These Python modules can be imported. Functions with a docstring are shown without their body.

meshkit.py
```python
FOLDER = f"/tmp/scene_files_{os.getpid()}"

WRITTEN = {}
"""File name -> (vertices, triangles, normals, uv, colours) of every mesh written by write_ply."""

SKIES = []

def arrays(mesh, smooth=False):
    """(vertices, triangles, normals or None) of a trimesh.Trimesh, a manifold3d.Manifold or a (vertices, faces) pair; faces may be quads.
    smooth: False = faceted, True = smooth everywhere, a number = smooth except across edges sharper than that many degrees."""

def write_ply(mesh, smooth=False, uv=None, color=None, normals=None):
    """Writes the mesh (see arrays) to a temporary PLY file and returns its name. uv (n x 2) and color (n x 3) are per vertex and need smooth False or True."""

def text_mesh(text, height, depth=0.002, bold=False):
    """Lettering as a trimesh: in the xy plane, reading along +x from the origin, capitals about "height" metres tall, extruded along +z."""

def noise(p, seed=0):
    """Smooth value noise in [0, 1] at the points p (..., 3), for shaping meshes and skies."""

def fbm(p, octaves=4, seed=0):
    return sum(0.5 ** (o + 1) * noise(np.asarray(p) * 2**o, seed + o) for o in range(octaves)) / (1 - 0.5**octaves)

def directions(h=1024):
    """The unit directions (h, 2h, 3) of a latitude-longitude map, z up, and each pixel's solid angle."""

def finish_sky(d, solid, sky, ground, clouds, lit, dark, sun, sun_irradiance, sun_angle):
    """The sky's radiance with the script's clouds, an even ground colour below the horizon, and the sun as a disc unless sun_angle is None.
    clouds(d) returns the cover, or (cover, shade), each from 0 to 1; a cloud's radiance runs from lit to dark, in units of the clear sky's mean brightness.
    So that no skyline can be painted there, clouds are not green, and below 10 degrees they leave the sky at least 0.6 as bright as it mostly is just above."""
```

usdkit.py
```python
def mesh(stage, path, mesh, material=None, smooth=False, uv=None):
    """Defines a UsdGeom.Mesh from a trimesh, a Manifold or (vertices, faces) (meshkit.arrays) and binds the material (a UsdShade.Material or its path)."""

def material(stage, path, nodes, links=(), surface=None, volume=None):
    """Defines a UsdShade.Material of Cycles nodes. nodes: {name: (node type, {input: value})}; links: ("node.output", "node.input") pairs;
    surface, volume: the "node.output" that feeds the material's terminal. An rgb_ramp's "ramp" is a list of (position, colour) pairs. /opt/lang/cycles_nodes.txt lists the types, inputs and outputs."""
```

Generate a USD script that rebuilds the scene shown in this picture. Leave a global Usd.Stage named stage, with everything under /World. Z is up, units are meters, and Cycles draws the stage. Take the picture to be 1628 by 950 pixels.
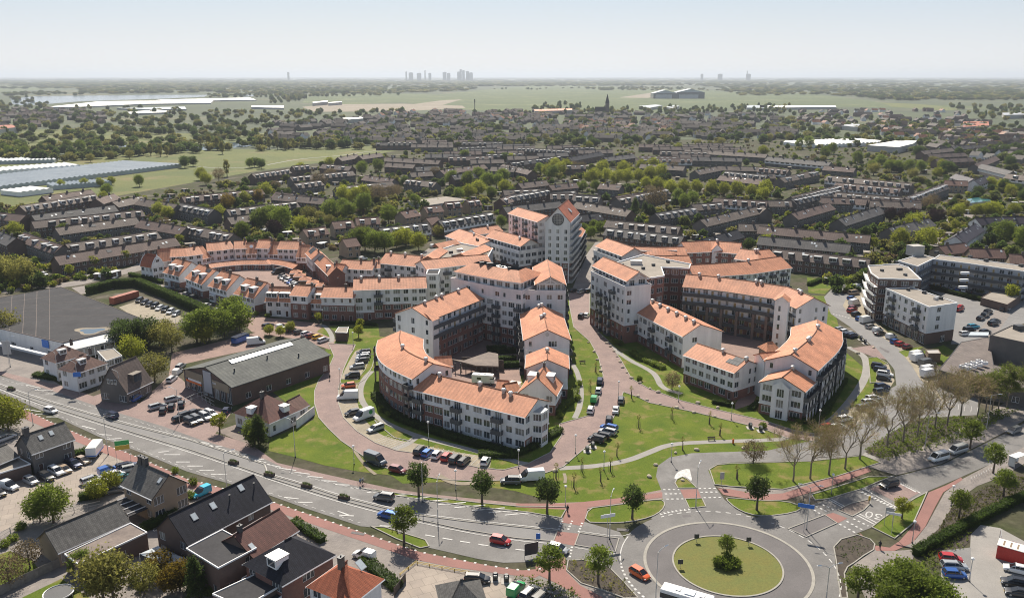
import math, random
import numpy as np, trimesh, usdkit, meshkit, manifold3d
from shapely.geometry import Polygon, LineString, Point
from pxr import Usd, UsdGeom, UsdLux, UsdShade, Gf, Sdf, Vt

stage = Usd.Stage.CreateInMemory()
UsdGeom.SetStageUpAxis(stage, 'Z')
UsdGeom.SetStageMetersPerUnit(stage, 1.0)
UsdGeom.Xform.Define(stage, '/World')
UsdGeom.Scope.Define(stage, '/World/Looks')
rnd = random.Random(7)
nrs = np.random.RandomState(11)

# ---------------------------------------------------------------- camera, sky, sun, exposure
FPX, CAMH, HORIZON = 1332.0, 85.0, 120.5          # focal length in photo pixels, flying height, horizon row
PITCH = math.atan((475 - HORIZON) / FPX)
cam = UsdGeom.Camera.Define(stage, '/World/camera')
cam.CreateHorizontalApertureAttr(36.0)
cam.CreateFocalLengthAttr(36.0 * FPX / 1628)
cam.CreateFStopAttr(0.0)
cam.CreateClippingRangeAttr(Gf.Vec2f(1.0, 200000.0))
cam.AddTranslateOp().Set(Gf.Vec3d(0, 0, CAMH))
cam.AddRotateXOp().Set(90 - math.degrees(PITCH))
cam.CreateExposureAttr(0.55)

SUN = np.array([-0.115, 0.993, 0.0]); SUN_EL = math.radians(47)
SUN = SUN / np.linalg.norm(SUN) * math.cos(SUN_EL); SUN[2] = math.sin(SUN_EL)
sun = UsdLux.DistantLight.Define(stage, '/World/sun')
sun.CreateIntensityAttr(1.25); sun.CreateAngleAttr(0.5); sun.CreateNormalizeAttr(True)
sun.CreateColorAttr(Gf.Vec3f(1.0, 0.915, 0.79))
sun.AddRotateZOp().Set(math.degrees(math.atan2(SUN[0], -SUN[1])))
sun.AddRotateXOp().Set(math.degrees(math.pi / 2 - SUN_EL))
sky = UsdLux.DomeLight.Define(stage, '/World/sky')
sky.GetPrim().SetCustomDataByKey('kind', 'structure')
usdkit.material(stage, '/World/Looks/sky', {
 's': ('sky_texture', {'sky_type': 'single_scattering', 'sun_disc': False, 'sun_elevation': SUN_EL,
                          'sun_rotation': math.atan2(SUN[0], SUN[1]), 'air_density': 1.0, 'aerosol_density': 1.6, 'altitude': 85.0}),
 'c': ('noise_texture', {'scale': 1.3, 'detail': 4.0, 'roughness': 0.6}), 'tc': ('texture_coordinate', {}),
 'cm': ('map_range', {'from_min': 0.3, 'from_max': 0.7, 'to_min': 0.85, 'to_max': 1.0}), 'xz': ('separate_xyz', {}), 'zm': ('map_range', {'from_min': 0.0, 'from_max': 0.45, 'to_min': 0.92, 'to_max': 0.12, 'clamp': True}), 'mu': ('math', {'math_type': 'multiply'}),      # a thin even veil of cirrus
 'v': ('mix', {'mix_type': 'mix'}), 'cr': ('rgb_ramp', {'ramp': [(0.0, (1.0, 0.985, 0.955)), (0.02, (0.95, 0.965, 0.99)), (0.09, (0.67, 0.785, 0.92)), (0.6, (0.55, 0.68, 0.86))]}), 'cs': ('mix', {'mix_type': 'multiply', 'fac': 1.0, 'color2': (10.6, 10.8, 11.0)}),
 'b': ('background_shader', {'strength': 0.06})}, [('tc.generated', 'c.vector'), ('c.fac', 'cm.value'), ('tc.generated', 'xz.vector'), ('xz.z', 'zm.value'), ('xz.z', 'cr.fac'), ('cr.color', 'cs.color1'), ('cs.color', 'v.color2'), ('zm.result', 'mu.value1'), ('cm.result', 'mu.value2'), ('mu.value', 'v.fac'), ('s.color', 'v.color1'), ('v.color', 'b.color')], surface='b.background')
UsdShade.MaterialBindingAPI.Apply(sky.GetPrim()).Bind(UsdShade.Material.Get(stage, '/World/Looks/sky'))

HAZE_DENSITY = 6.2e-5

# ---------------------------------------------------------------- from photo pixels to the ground
CP, SP = math.cos(PITCH), math.sin(PITCH)
def W(u, v, z=0.0):
 dx, dy = (u - 814) / FPX, (v - 475) / FPX
 d = np.array([dx, CP - dy * SP, -SP - dy * CP])
 t = (z - CAMH) / d[2]
 return np.array([d[0] * t, d[1] * t])
def proj(p):
 X, Y, Z = p[0], p[1], (p[2] if len(p) > 2 else 0) - CAMH
 zc = Y * CP - Z * SP
 return 814 + FPX * X / zc, 475 - FPX * (Y * SP + Z * CP) / zc
SHEETS = {'A': (580, 510, 4.319), 'B': (590, 400, 4.319), 'C': (930, 360, 4.319), 'E': (1050, 440, 3.959), 'F': (210, 370, 5.9375),
          'G': (400, 380, 5.0875), 'T': (660, 310, 5.279), 'R': (1350, 380, 4.317), 'P': (0, 0, 1.0)}
for k, y0 in (('U', 80), ('L', 300), ('M', 520), ('N', 705)):
 for i, x0 in enumerate((0, 400, 800, 1208)):
  SHEETS[k + str(i)] = (x0, y0, 3.876)
def px(text):
 out, o = [], (0, 0, 1.0)
 for w in text.split():
  if w in SHEETS:
   o = SHEETS[w]
  else:
   x, y = w.split(',')
   out.append((o[0] + float(x) / o[2], o[1] + float(y) / o[2]))
 return out
def wp(text, z=0.0):
 return [W(u, v, z) for u, v in px(text)]
def unit(a):
 return a / max(np.linalg.norm(a), 1e-9)
def left(d):
 return np.array([-d[1], d[0]])

# ---------------------------------------------------------------- prims
used = {}
def numbered(parent, name):
 k = (parent, name); n = used.get(k, -1) + 1; used[k] = n
 return name if n == 0 else '%s_%03d' % (name, n)
THINGS = []      # (prim, world xyz)
def describe(prim, label=None, cat=None, group=None, kind=None):
 for k, t in (('label', label), ('category', cat), ('group', group), ('kind', kind)):
  if t:
   prim.SetCustomDataByKey(k, t)
def thing(name, label, cat, loc=(0, 0, 0), rotz=0.0, scale=None, group=None):
 x = UsdGeom.Xform.Define(stage, '/World/' + numbered('', name))
 x.AddTranslateOp().Set(Gf.Vec3d(*[float(t) for t in loc]))
 x.AddRotateZOp().Set(math.degrees(rotz))
 if scale is not None:
  s = scale if hasattr(scale, '__len__') else (scale,) * 3
  x.AddScaleOp().Set(Gf.Vec3f(*[float(t) for t in s]))
 p = x.GetPrim(); describe(p, label, cat, group)
 THINGS.append((p, tuple(loc)))
 return p
def dup(root, loc, rotz=0.0, scale=1.0, label=None, group=None):
 was = root.GetCustomData()
 name = root.GetName().rstrip('0123456789').rstrip('_')
 p = stage.DefinePrim('/World/' + numbered('', name), 'Xform')
 p.GetReferences().AddInternalReference(root.GetPath())
 p.SetInstanceable(True)
 x = UsdGeom.Xformable(p)
 p.GetAttribute('xformOp:translate').Set(Gf.Vec3d(*[float(t) for t in loc]))
 p.GetAttribute('xformOp:rotateZ').Set(math.degrees(rotz))
 if p.HasAttribute('xformOp:scale'):
  s = scale if hasattr(scale, '__len__') else (scale,) * 3
  p.GetAttribute('xformOp:scale').Set(Gf.Vec3f(*[float(t) for t in s]))
 describe(p, label or was['label'], was['category'], group or was.get('group'))
 THINGS.append((p, tuple(loc)))
 return p

class MB:
 """collects faces; build() makes them one Mesh prim"""
 def __init__(self):
  self.v, self.f, self.t = [], [], []
  self.n = 0
 def add(self, v, f, t=None):
  v = np.asarray(v, float).reshape(-1, 3); f = np.asarray(f, int).reshape(-1, 3)
  self.v.append(v); self.f.append(f + self.n); self.n += len(v)
  self.t.append(np.zeros((len(v), 2)) if t is None else np.asarray(t, float))
  return self
 def quad(self, a, b, c, d, t=None):
  return self.add([a, b, c, d], [[0, 1, 2], [0, 2, 3]], t)
 def tri(self, a, b, c, t=None):
  return self.add([a, b, c], [[0, 1, 2]], t)
 def frame(self, o, ux, uy, uz):
  """a box from a corner o and three edge vectors"""
  o, ux, uy, uz = (np.asarray(x, float) for x in (o, ux, uy, uz))
  P = [o, o + ux, o + ux + uy, o + uy]; P = P + [p + uz for p in P]
  return self.add(P, [[0, 2, 1], [0, 3, 2], [4, 5, 6], [4, 6, 7], [0, 1, 5], [0, 5, 4], [1, 2, 6], [1, 6, 5], [2, 3, 7], [2, 7, 6], [3, 0, 4], [3, 4, 7]])
 def box(self, x, y, z, sx, sy, sz, rz=0.0):
  """centred in x and y, standing on z"""
  c, s = math.cos(rz), math.sin(rz)
  ux, uy = np.array([c, s, 0]) * sx, np.array([-s, c, 0]) * sy
  return self.frame(np.array([x, y, z]) - ux / 2 - uy / 2, ux, uy, (0, 0, sz))
 def prism(self, poly, z0, z1, top=True):
  poly = np.asarray(poly, float); n = len(poly)
  for i in range(n):
   a, b = poly[i], poly[(i + 1) % n]; L = np.linalg.norm(b - a)
   self.quad((*a, z0), (*b, z0), (*b, z1), (*a, z1), [(0, z0), (L, z0), (L, z1), (0, z1)])
  if top:
   self.flat(poly, z1)
  return self
 def flat(self, poly, z, holes=None):
  g = Polygon(poly, holes).buffer(0)
  for q in getattr(g, 'geoms', [g]):
   if q.area > 1e-4:
    v, f = trimesh.creation.triangulate_polygon(q, engine='earcut')
    self.add(np.column_stack([v, np.full(len(v), z)]), f, v)
  return self
 def tube(self, path, r, n=6, cap=True):
  path = np.asarray(path, float); r = np.broadcast_to(r, len(path)); rings = []
  for i, p in enumerate(path):
   d = unit(path[min(i + 1, len(path) - 1)] - path[max(i - 1, 0)])
   a = unit(np.cross(d, [0.13, 0.29, 0.95] if abs(d[2]) < 0.9 else [1, 0.1, 0])); b = np.cross(d, a)
   th = np.arange(n) / n * 2 * math.pi
   rings.append(p + r[i] * (np.cos(th)[:, None] * a + np.sin(th)[:, None] * b))
  f = []
  for i in range(len(path) - 1):
   for k in range(n):
    a, b = i * n + k, i * n + (k + 1) % n
    f += [[a, b, b + n], [a, b + n, a + n]]
  if cap:
   for k in range(1, n - 1):
    f += [[0, k + 1, k], [(len(path) - 1) * n, (len(path) - 1) * n + k, (len(path) - 1) * n + k + 1]]
  return self.add(np.vstack(rings), f)
 def lathe(self, x, y, prof, n=12):
  return self.tube([(x, y, z) for r, z in prof], [r for r, z in prof], n)
 def mesh(self, m):
  v, f, _ = meshkit.arrays(m)
  return self.add(v, f)
 def build(self, name, mat, parent=None, smooth=False, kind=None, label=None):
  if not self.v:
   return None
  base = '/World' if parent is None else str(parent.GetPath())
  path = base + '/' + numbered('' if parent is None else base, name)
  v, f, t = np.vstack(self.v), np.vstack(self.f), np.vstack(self.t)
  m = usdkit.mesh(stage, path, trimesh.Trimesh(v, f, process=False), M[mat], smooth=smooth, uv=None if smooth else t).GetPrim()
  describe(m, label, None, None, kind)
  return m

# ---------------------------------------------------------------- materials
M = {}
def mat(name, col, rough=0.8, var=0.12, scale=0.6, col2=None, metal=0.0, coat=0.0, bump=0.0, fine=6.0, spec=None, rand=0.0, patch=None, streak=False):
 """noise-mottled principled: col to col2 by broad noise, var = fine speckle"""
 c2 = col2 if col2 is not None else tuple(c * (1 - var * 1.6) for c in col)
 n = {'g': ('geometry', {}), 'mp': ('mapping', {'scale': (1.0, 1.0, 0.12 if streak else 1.0)}),
         'n1': ('noise_texture', {'scale': scale, 'detail': 5.0, 'roughness': 0.6}),
         'r': ('rgb_ramp', {'ramp': [(0.3, c2), (0.68, col)]}),
         'n2': ('noise_texture', {'scale': fine, 'detail': 3.0, 'roughness': 0.7}),
         'm': ('map_range', {'from_min': 0.25, 'from_max': 0.75, 'to_min': 1 - var, 'to_max': 1 + var}),
         'x': ('mix', {'mix_type': 'multiply', 'fac': 1.0}),
         'p': ('principled_bsdf', {'roughness': rough, 'metallic': metal, 'coat_weight': coat, 'coat_roughness': 0.06})}
 if spec is not None:
  n['p'][1]['specular_ior_level'] = spec
 l = [('g.position', 'mp.vector'), ('mp.vector', 'n1.vector'), ('g.position', 'n2.vector'), ('n1.fac', 'r.fac'), ('n2.fac', 'm.value'), ('r.color', 'x.color1'), ('m.result', 'x.color2')]
 out = 'x.color'
 if patch:                                  # a second colour in wide worn patches
  n['n3'] = ('noise_texture', {'scale': patch[1], 'detail': 4.0, 'roughness': 0.65})
  n['pr'] = ('map_range', {'from_min': patch[2], 'from_max': patch[2] + 0.14, 'to_min': 0.0, 'to_max': 1.0, 'clamp': True})
  n['px'] = ('mix', {'mix_type': 'mix', 'color2': patch[0]})
  l += [('g.position', 'n3.vector'), ('n3.fac', 'pr.value'), ('pr.result', 'px.fac'), (out, 'px.color1')]
  out = 'px.color'
 if rand:
  n['oi'] = ('object_info', {})
  n['rm'] = ('map_range', {'to_min': 1 - rand, 'to_max': 1 + rand})
  n['rx'] = ('mix', {'mix_type': 'multiply', 'fac': 1.0})
  l += [('oi.random', 'rm.value'), ('rm.result', 'rx.color2'), (out, 'rx.color1')]
  out = 'rx.color'
 l.append((out, 'p.base_color'))
 if bump:
  n['b'] = ('bump', {'strength': bump, 'distance': 0.05})
  l += [('n2.fac', 'b.height'), ('b.normal', 'p.normal')]
 M[name] = usdkit.material(stage, '/World/Looks/' + name, n, l, surface='p.BSDF')

def tiles(name, col, col2, course=0.34, rough=0.75, depth=0.12, weather=None, spec=0.35):
 """roof tiles: courses and columns from the mesh's own uv in metres, single tiles vary"""
 n = {'u': ('texture_coordinate', {}), 'g': ('geometry', {}),
         'br': ('brick_texture', {'scale': 1.0, 'brick_width': 0.3, 'row_height': course, 'mortar_size': 0.02, 'mortar_smooth': 0.4, 'offset': 0.0, 'bias': 0.0,
                                  'color1': col, 'color2': col2, 'mortar': tuple(c * 0.45 for c in col2)}),
         'wv': ('wave_texture', {'wave_type': 'bands', 'bands_direction': 'x', 'scale': 0.28, 'distortion': 0.0}),
         'n1': ('noise_texture', {'scale': 0.25, 'detail': 6.0, 'roughness': 0.65}),
         'r': ('rgb_ramp', {'ramp': [(0.35, (0.72, 0.72, 0.74)), (0.6, (1.0, 1.0, 1.0)), (0.72, weather or (1.12, 1.08, 1.04))]}),
         'x': ('mix', {'mix_type': 'multiply', 'fac': 1.0}),
         'wm': ('map_range', {'to_min': 0.88, 'to_max': 1.05}), 'y': ('mix', {'mix_type': 'multiply', 'fac': 1.0}),
         'b': ('bump', {'strength': 0.5, 'distance': depth}),
         'p': ('principled_bsdf', {'roughness': rough, 'specular_ior_level': spec})}
 l = [('u.UV', 'br.vector'), ('u.UV', 'wv.vector'), ('g.position', 'n1.vector'), ('n1.fac', 'r.fac'), ('br.color', 'x.color1'), ('r.color', 'x.color2'), ('wv.fac', 'wm.value'), ('x.color', 'y.color1'), ('wm.result', 'y.color2'), ('y.color', 'p.base_color'),
         ('br.fac', 'b.height'), ('b.normal', 'p.normal')]
 n['b'][1]['invert'] = True
 M[name] = usdkit.material(stage, '/World/Looks/' + name, n, l, surface='p.BSDF')

def bricks(name, col, col2, mortar, w=0.21, h=0.065, rough=0.85, size=0.012, space='UV', rot=0.0):
 n = {'u': ('texture_coordinate', {}), 'g': ('geometry', {}),
         'br': ('brick_texture', {'scale': 1.0, 'brick_width': w, 'row_height': h, 'mortar_size': size, 'mortar_smooth': 0.3, 'color1': col, 'color2': col2, 'mortar': mortar}),
         'n1': ('noise_texture', {'scale': 0.18, 'detail': 6.0, 'roughness': 0.65}),
         'r': ('rgb_ramp', {'ramp': [(0.3, (0.78, 0.78, 0.8)), (0.7, (1.12, 1.1, 1.08))]}),
         'x': ('mix', {'mix_type': 'multiply', 'fac': 1.0}),
         'mp': ('mapping', {'rotation': (0, 0, rot)}),
         'p': ('principled_bsdf', {'roughness': rough, 'specular_ior_level': 0.25})}
 l = [('g.position', 'mp.vector') if space != 'UV' else ('u.UV', 'mp.vector'), ('mp.vector', 'br.vector'), ('g.position', 'n1.vector'), ('n1.fac', 'r.fac'), ('br.color', 'x.color1'), ('r.color', 'x.color2'), ('x.color', 'p.base_color')]
 M[name] = usdkit.material(stage, '/World/Looks/' + name, n, l, surface='p.BSDF')

def leaf(name, col, col2, trans=0.62, rand=0.22):
 n = {'g': ('geometry', {}), 'oi': ('object_info', {}),
         'n1': ('noise_texture', {'scale': 0.45, 'detail': 3.0}),
         'r': ('rgb_ramp', {'ramp': [(0.3, col2), (0.7, col)]}),
         'rm': ('map_range', {'to_min': 1 - rand, 'to_max': 1 + rand}),
         'is': ('map_range', {'to_min': 0.7, 'to_max': 1.3}),
         'x': ('mix', {'mix_type': 'multiply', 'fac': 1.0}), 'y': ('mix', {'mix_type': 'multiply', 'fac': 1.0}),
         'd': ('principled_bsdf', {'roughness': 0.6, 'specular_ior_level': 0.25}), 't': ('translucent_bsdf', {}),
         'mx': ('mix_closure', {'fac': trans})}
 l = [('g.position', 'n1.vector'), ('n1.fac', 'r.fac'), ('oi.random', 'rm.value'), ('g.random_per_island', 'is.value'), ('r.color', 'x.color1'), ('rm.result', 'x.color2'),
         ('x.color', 'y.color1'), ('is.result', 'y.color2'), ('y.color', 'd.base_color'), ('y.color', 't.color'), ('d.BSDF', 'mx.closure1'), ('t.BSDF', 'mx.closure2')]
 M[name] = usdkit.material(stage, '/World/Looks/' + name, n, l, surface='mx.closure')

mat('countryside', (0.062, 0.08, 0.026), 0.95, 0.3, 0.004, (0.035, 0.05, 0.022), fine=0.08, patch=((0.15, 0.13, 0.07), 0.0021, 0.56))
mat('townground', (0.09, 0.076, 0.06), 0.95, 0.35, 0.08, (0.045, 0.06, 0.018), fine=0.5, spec=0.1, patch=((0.2, 0.17, 0.15), 0.045, 0.58))
mat('grass', (0.118, 0.148, 0.018), 0.95, 0.28, 0.14, (0.066, 0.108, 0.012), fine=3.0, bump=0.6, spec=0.15, patch=((0.185, 0.158, 0.055), 0.19, 0.52))
mat('mown_grass', (0.145, 0.135, 0.03), 0.95, 0.2, 0.3, (0.12, 0.135, 0.032), fine=3.0, bump=0.5)
mat('meadow', (0.115, 0.125, 0.022), 0.95, 0.18, 0.012, (0.07, 0.092, 0.016), fine=0.4, patch=((0.155, 0.13, 0.045), 0.02, 0.55))
mat('airfield', (0.075, 0.1, 0.022), 0.95, 0.15, 0.003, (0.055, 0.08, 0.02), fine=0.05, patch=((0.14, 0.15, 0.06), 0.006, 0.55))
mat('bare_soil', (0.26, 0.22, 0.17), 0.95, 0.2, 0.01, (0.19, 0.16, 0.11), fine=0.2)
mat('planting_soil', (0.075, 0.06, 0.045), 0.95, 0.3, 0.8)
mat('asphalt', (0.172, 0.164, 0.157), 0.85, 0.16, 0.16, (0.122, 0.117, 0.113), fine=3.0, patch=((0.215, 0.208, 0.2), 0.07, 0.55))
mat('asphalt_old', (0.20, 0.195, 0.19), 0.85, 0.12, 0.12, (0.155, 0.15, 0.15), fine=5.0)
mat('apron', (0.13, 0.12, 0.12), 0.85, 0.14, 0.2, fine=4.0)
bricks('red_pavers', (0.285, 0.21, 0.192), (0.24, 0.178, 0.163), (0.165, 0.12, 0.105), 0.42, 0.21, space='p', rot=0.6)
bricks('court_pavers', (0.30, 0.205, 0.175), (0.25, 0.175, 0.15), (0.17, 0.13, 0.11), 0.42, 0.21, space='p', rot=0.2)
bricks('grey_pavers', (0.26, 0.235, 0.215), (0.215, 0.195, 0.18), (0.15, 0.135, 0.125), 0.6, 0.3, space='p', rot=-0.45)
bricks('beige_pavers', (0.34, 0.295, 0.225), (0.285, 0.25, 0.19), (0.17, 0.16, 0.1), 0.5, 0.25, space='p', rot=0.3)
bricks('concrete_slabs', (0.34, 0.295, 0.25), (0.29, 0.25, 0.215), (0.15, 0.13, 0.11), 2.2, 2.2, size=0.03, space='p', rot=-0.45)
mat('bike_red', (0.275, 0.135, 0.115), 0.9, 0.12, 0.15, (0.215, 0.11, 0.095), fine=5.0)
mat('footpath', (0.285, 0.27, 0.25), 0.9, 0.12, 0.2, fine=5.0)
mat('kerb', (0.35, 0.33, 0.29), 0.9, 0.15, 0.8)
mat('kerb_dark', (0.24, 0.21, 0.19), 0.9, 0.15, 0.8)
mat('paint_white', (0.62, 0.61, 0.585), 0.8, 0.2, 1.2, (0.36, 0.355, 0.345), fine=4.0)
mat('paint_yellow', (0.6, 0.42, 0.06), 0.7, 0.1)
mat('water', (0.09, 0.13, 0.17), 0.12, 0.1, 0.02)
tiles('orange_tiles', (0.71, 0.325, 0.19), (0.625, 0.27, 0.15), 0.36, 0.65, weather=(1.06, 1.12, 1.14), spec=0.3)
tiles('red_tiles', (0.46, 0.14, 0.07), (0.38, 0.11, 0.055), 0.34, 0.7)
tiles('maroon_tiles', (0.165, 0.07, 0.055), (0.13, 0.055, 0.045), 0.34, 0.7)
tiles('brown_tiles', (0.178, 0.134, 0.116), (0.14, 0.106, 0.092), 0.34, 0.75, weather=(1.25, 1.2, 1.15))
tiles('umber_tiles', (0.19, 0.13, 0.11), (0.15, 0.104, 0.09), 0.34, 0.75, weather=(1.3, 1.2, 1.15))
tiles('slate_tiles', (0.135, 0.128, 0.125), (0.105, 0.1, 0.1), 0.34, 0.75, weather=(1.25, 1.2, 1.15))
tiles('taupe_tiles', (0.225, 0.18, 0.15), (0.14, 0.11, 0.095), 0.34, 0.75, weather=(1.25, 1.2, 1.15))
tiles('russet_tiles', (0.22, 0.125, 0.1), (0.175, 0.1, 0.08), 0.34, 0.75)
tiles('grey_tiles', (0.155, 0.15, 0.14), (0.105, 0.1, 0.095), 0.4, 0.7)
tiles('black_tiles', (0.028, 0.03, 0.042), (0.02, 0.021, 0.03), 0.34, 0.65, weather=(1.2, 1.1, 1.3), spec=0.2)
tiles('plum_tiles', (0.05, 0.038, 0.055), (0.038, 0.03, 0.042), 0.34, 0.55)
tiles('ribbed_roof', (0.15, 0.156, 0.145), (0.125, 0.13, 0.12), 1.2, 0.8, depth=0.06, spec=0.2)
tiles('seamed_roof', (0.20, 0.165, 0.15), (0.16, 0.135, 0.12), 1.6, 0.8, depth=0.2)
mat('bitumen', (0.06, 0.059, 0.062), 0.9, 0.15, 0.15, (0.044, 0.043, 0.046), fine=1.5, spec=0.2, patch=((0.085, 0.08, 0.075), 0.06, 0.62))
mat('bitumen_warm', (0.2, 0.16, 0.135), 0.85, 0.2, 0.3, (0.12, 0.095, 0.085), fine=2.0)
mat('gravel_roof', (0.30, 0.265, 0.225), 0.95, 0.2, 0.25, (0.225, 0.20, 0.17), fine=4.0)
mat('white_render', (0.76, 0.745, 0.735), 0.8, 0.05, 0.5, (0.60, 0.59, 0.585), fine=2.5, streak=True)
mat('pink_render', (0.72, 0.665, 0.665), 0.8, 0.05, 0.5, (0.59, 0.54, 0.54), fine=2.5, streak=True)
mat('grey_render', (0.42, 0.42, 0.44), 0.8, 0.06, 0.25)
bricks('red_brick', (0.25, 0.105, 0.08), (0.19, 0.085, 0.068), (0.2, 0.15, 0.13), 0.22, 0.075)
bricks('brown_brick', (0.155, 0.098, 0.08), (0.12, 0.078, 0.066), (0.13, 0.105, 0.09), 0.22, 0.075)
bricks('tan_brick', (0.34, 0.26, 0.185), (0.29, 0.22, 0.155), (0.28, 0.235, 0.18), 0.22, 0.075)
bricks('grey_brick', (0.15, 0.135, 0.125), (0.12, 0.11, 0.105), (0.15, 0.14, 0.13), 0.22, 0.075)
bricks('yellow_brick', (0.42, 0.32, 0.185), (0.36, 0.28, 0.16), (0.3, 0.25, 0.18), 0.22, 0.075)
mat('white_frame', (0.78, 0.78, 0.78), 0.5, 0.04, 1.0)
mat('zinc', (0.42, 0.43, 0.44), 0.45, 0.08, 0.6, metal=0.3)
mat('galvanised', (0.52, 0.53, 0.54), 0.4, 0.1, 2.0, metal=0.7)
mat('dark_metal', (0.045, 0.047, 0.052), 0.5, 0.1, 1.0)
mat('blue_paint', (0.03, 0.16, 0.55), 0.5, 0.06, 1.0)
mat('green_paint', (0.04, 0.30, 0.07), 0.5, 0.06, 1.0)
mat('sign_green', (0.05, 0.35, 0.09), 0.5, 0.04, 1.0)
mat('orange_paint', (0.75, 0.16, 0.03), 0.5, 0.06, 1.0)
mat('red_paint', (0.45, 0.025, 0.02), 0.5, 0.1, 0.8)
mat('rust_red', (0.34, 0.10, 0.06), 0.7, 0.2, 0.8)
mat('yellow_paint', (0.78, 0.5, 0.03), 0.5, 0.05, 1.0)
mat('wood', (0.26, 0.19, 0.13), 0.85, 0.2, 1.2)
mat('dark_wood', (0.10, 0.075, 0.06), 0.85, 0.2, 1.2)
mat('grey_wood', (0.22, 0.2, 0.175), 0.85, 0.2, 1.2)
mat('concrete', (0.42, 0.40, 0.37), 0.9, 0.12, 0.6)
mat('boulder', (0.50, 0.43, 0.33), 0.95, 0.2, 0.8)
mat('canvas', (0.78, 0.75, 0.68), 0.9, 0.05, 0.6)
mat('solar_panel', (0.05, 0.055, 0.065), 0.6, 0.08, 2.0, spec=0.2)
mat('rooflight', (0.55, 0.60, 0.62), 0.25, 0.08, 1.0, spec=0.8)
mat('greenhouse_glass', (0.36, 0.40, 0.42), 0.4, 0.12, 0.08, (0.26, 0.30, 0.33), fine=0.4, spec=0.9)
mat('white_roof', (0.80, 0.79, 0.76), 0.6, 0.04, 0.05)
mat('glass', (0.028, 0.034, 0.042), 0.08, 0.5, 0.15, (0.075, 0.08, 0.085), fine=0.35, spec=0.8)
mat('curtain_glass', (0.30, 0.29, 0.27), 0.2, 0.3, 0.4, (0.16, 0.155, 0.15), fine=0.8, spec=0.6)
mat('balcony_grey', (0.075, 0.078, 0.085), 0.5, 0.1, 1.0)
mat('tinted_glass', (0.012, 0.014, 0.017), 0.06, 0.2, 0.3, spec=0.8)
mat('door_dark', (0.07, 0.035, 0.03), 0.5, 0.1, 1.0)
mat('door_ochre', (0.42, 0.29, 0.13), 0.6, 0.1, 1.0)
mat('bark', (0.13, 0.1, 0.075), 0.95, 0.2, 2.0)
mat('plane_bark', (0.25, 0.205, 0.155), 0.95, 0.25, 2.0)
mat('twig', (0.40, 0.30, 0.18), 0.95, 0.2, 1.0)
mat('tyre', (0.015, 0.015, 0.016), 0.85, 0.1, 2.0)
mat('rim', (0.42, 0.43, 0.44), 0.35, 0.05, 2.0, metal=0.8)
mat('headlight', (0.72, 0.74, 0.76), 0.15, 0.05, 2.0, spec=0.8)
mat('taillight', (0.42, 0.015, 0.012), 0.25, 0.05, 2.0)
mat('skin', (0.52, 0.33, 0.25), 0.6, 0.05, 2.0)
mat('cloth_dark', (0.02, 0.022, 0.03), 0.9, 0.1, 2.0)
mat('cloth_blue', (0.12, 0.19, 0.33), 0.9, 0.1, 2.0)
mat('cloth_light', (0.5, 0.48, 0.45), 0.9, 0.1, 2.0)
mat('hair', (0.05, 0.035, 0.025), 0.8, 0.1, 2.0)
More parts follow.
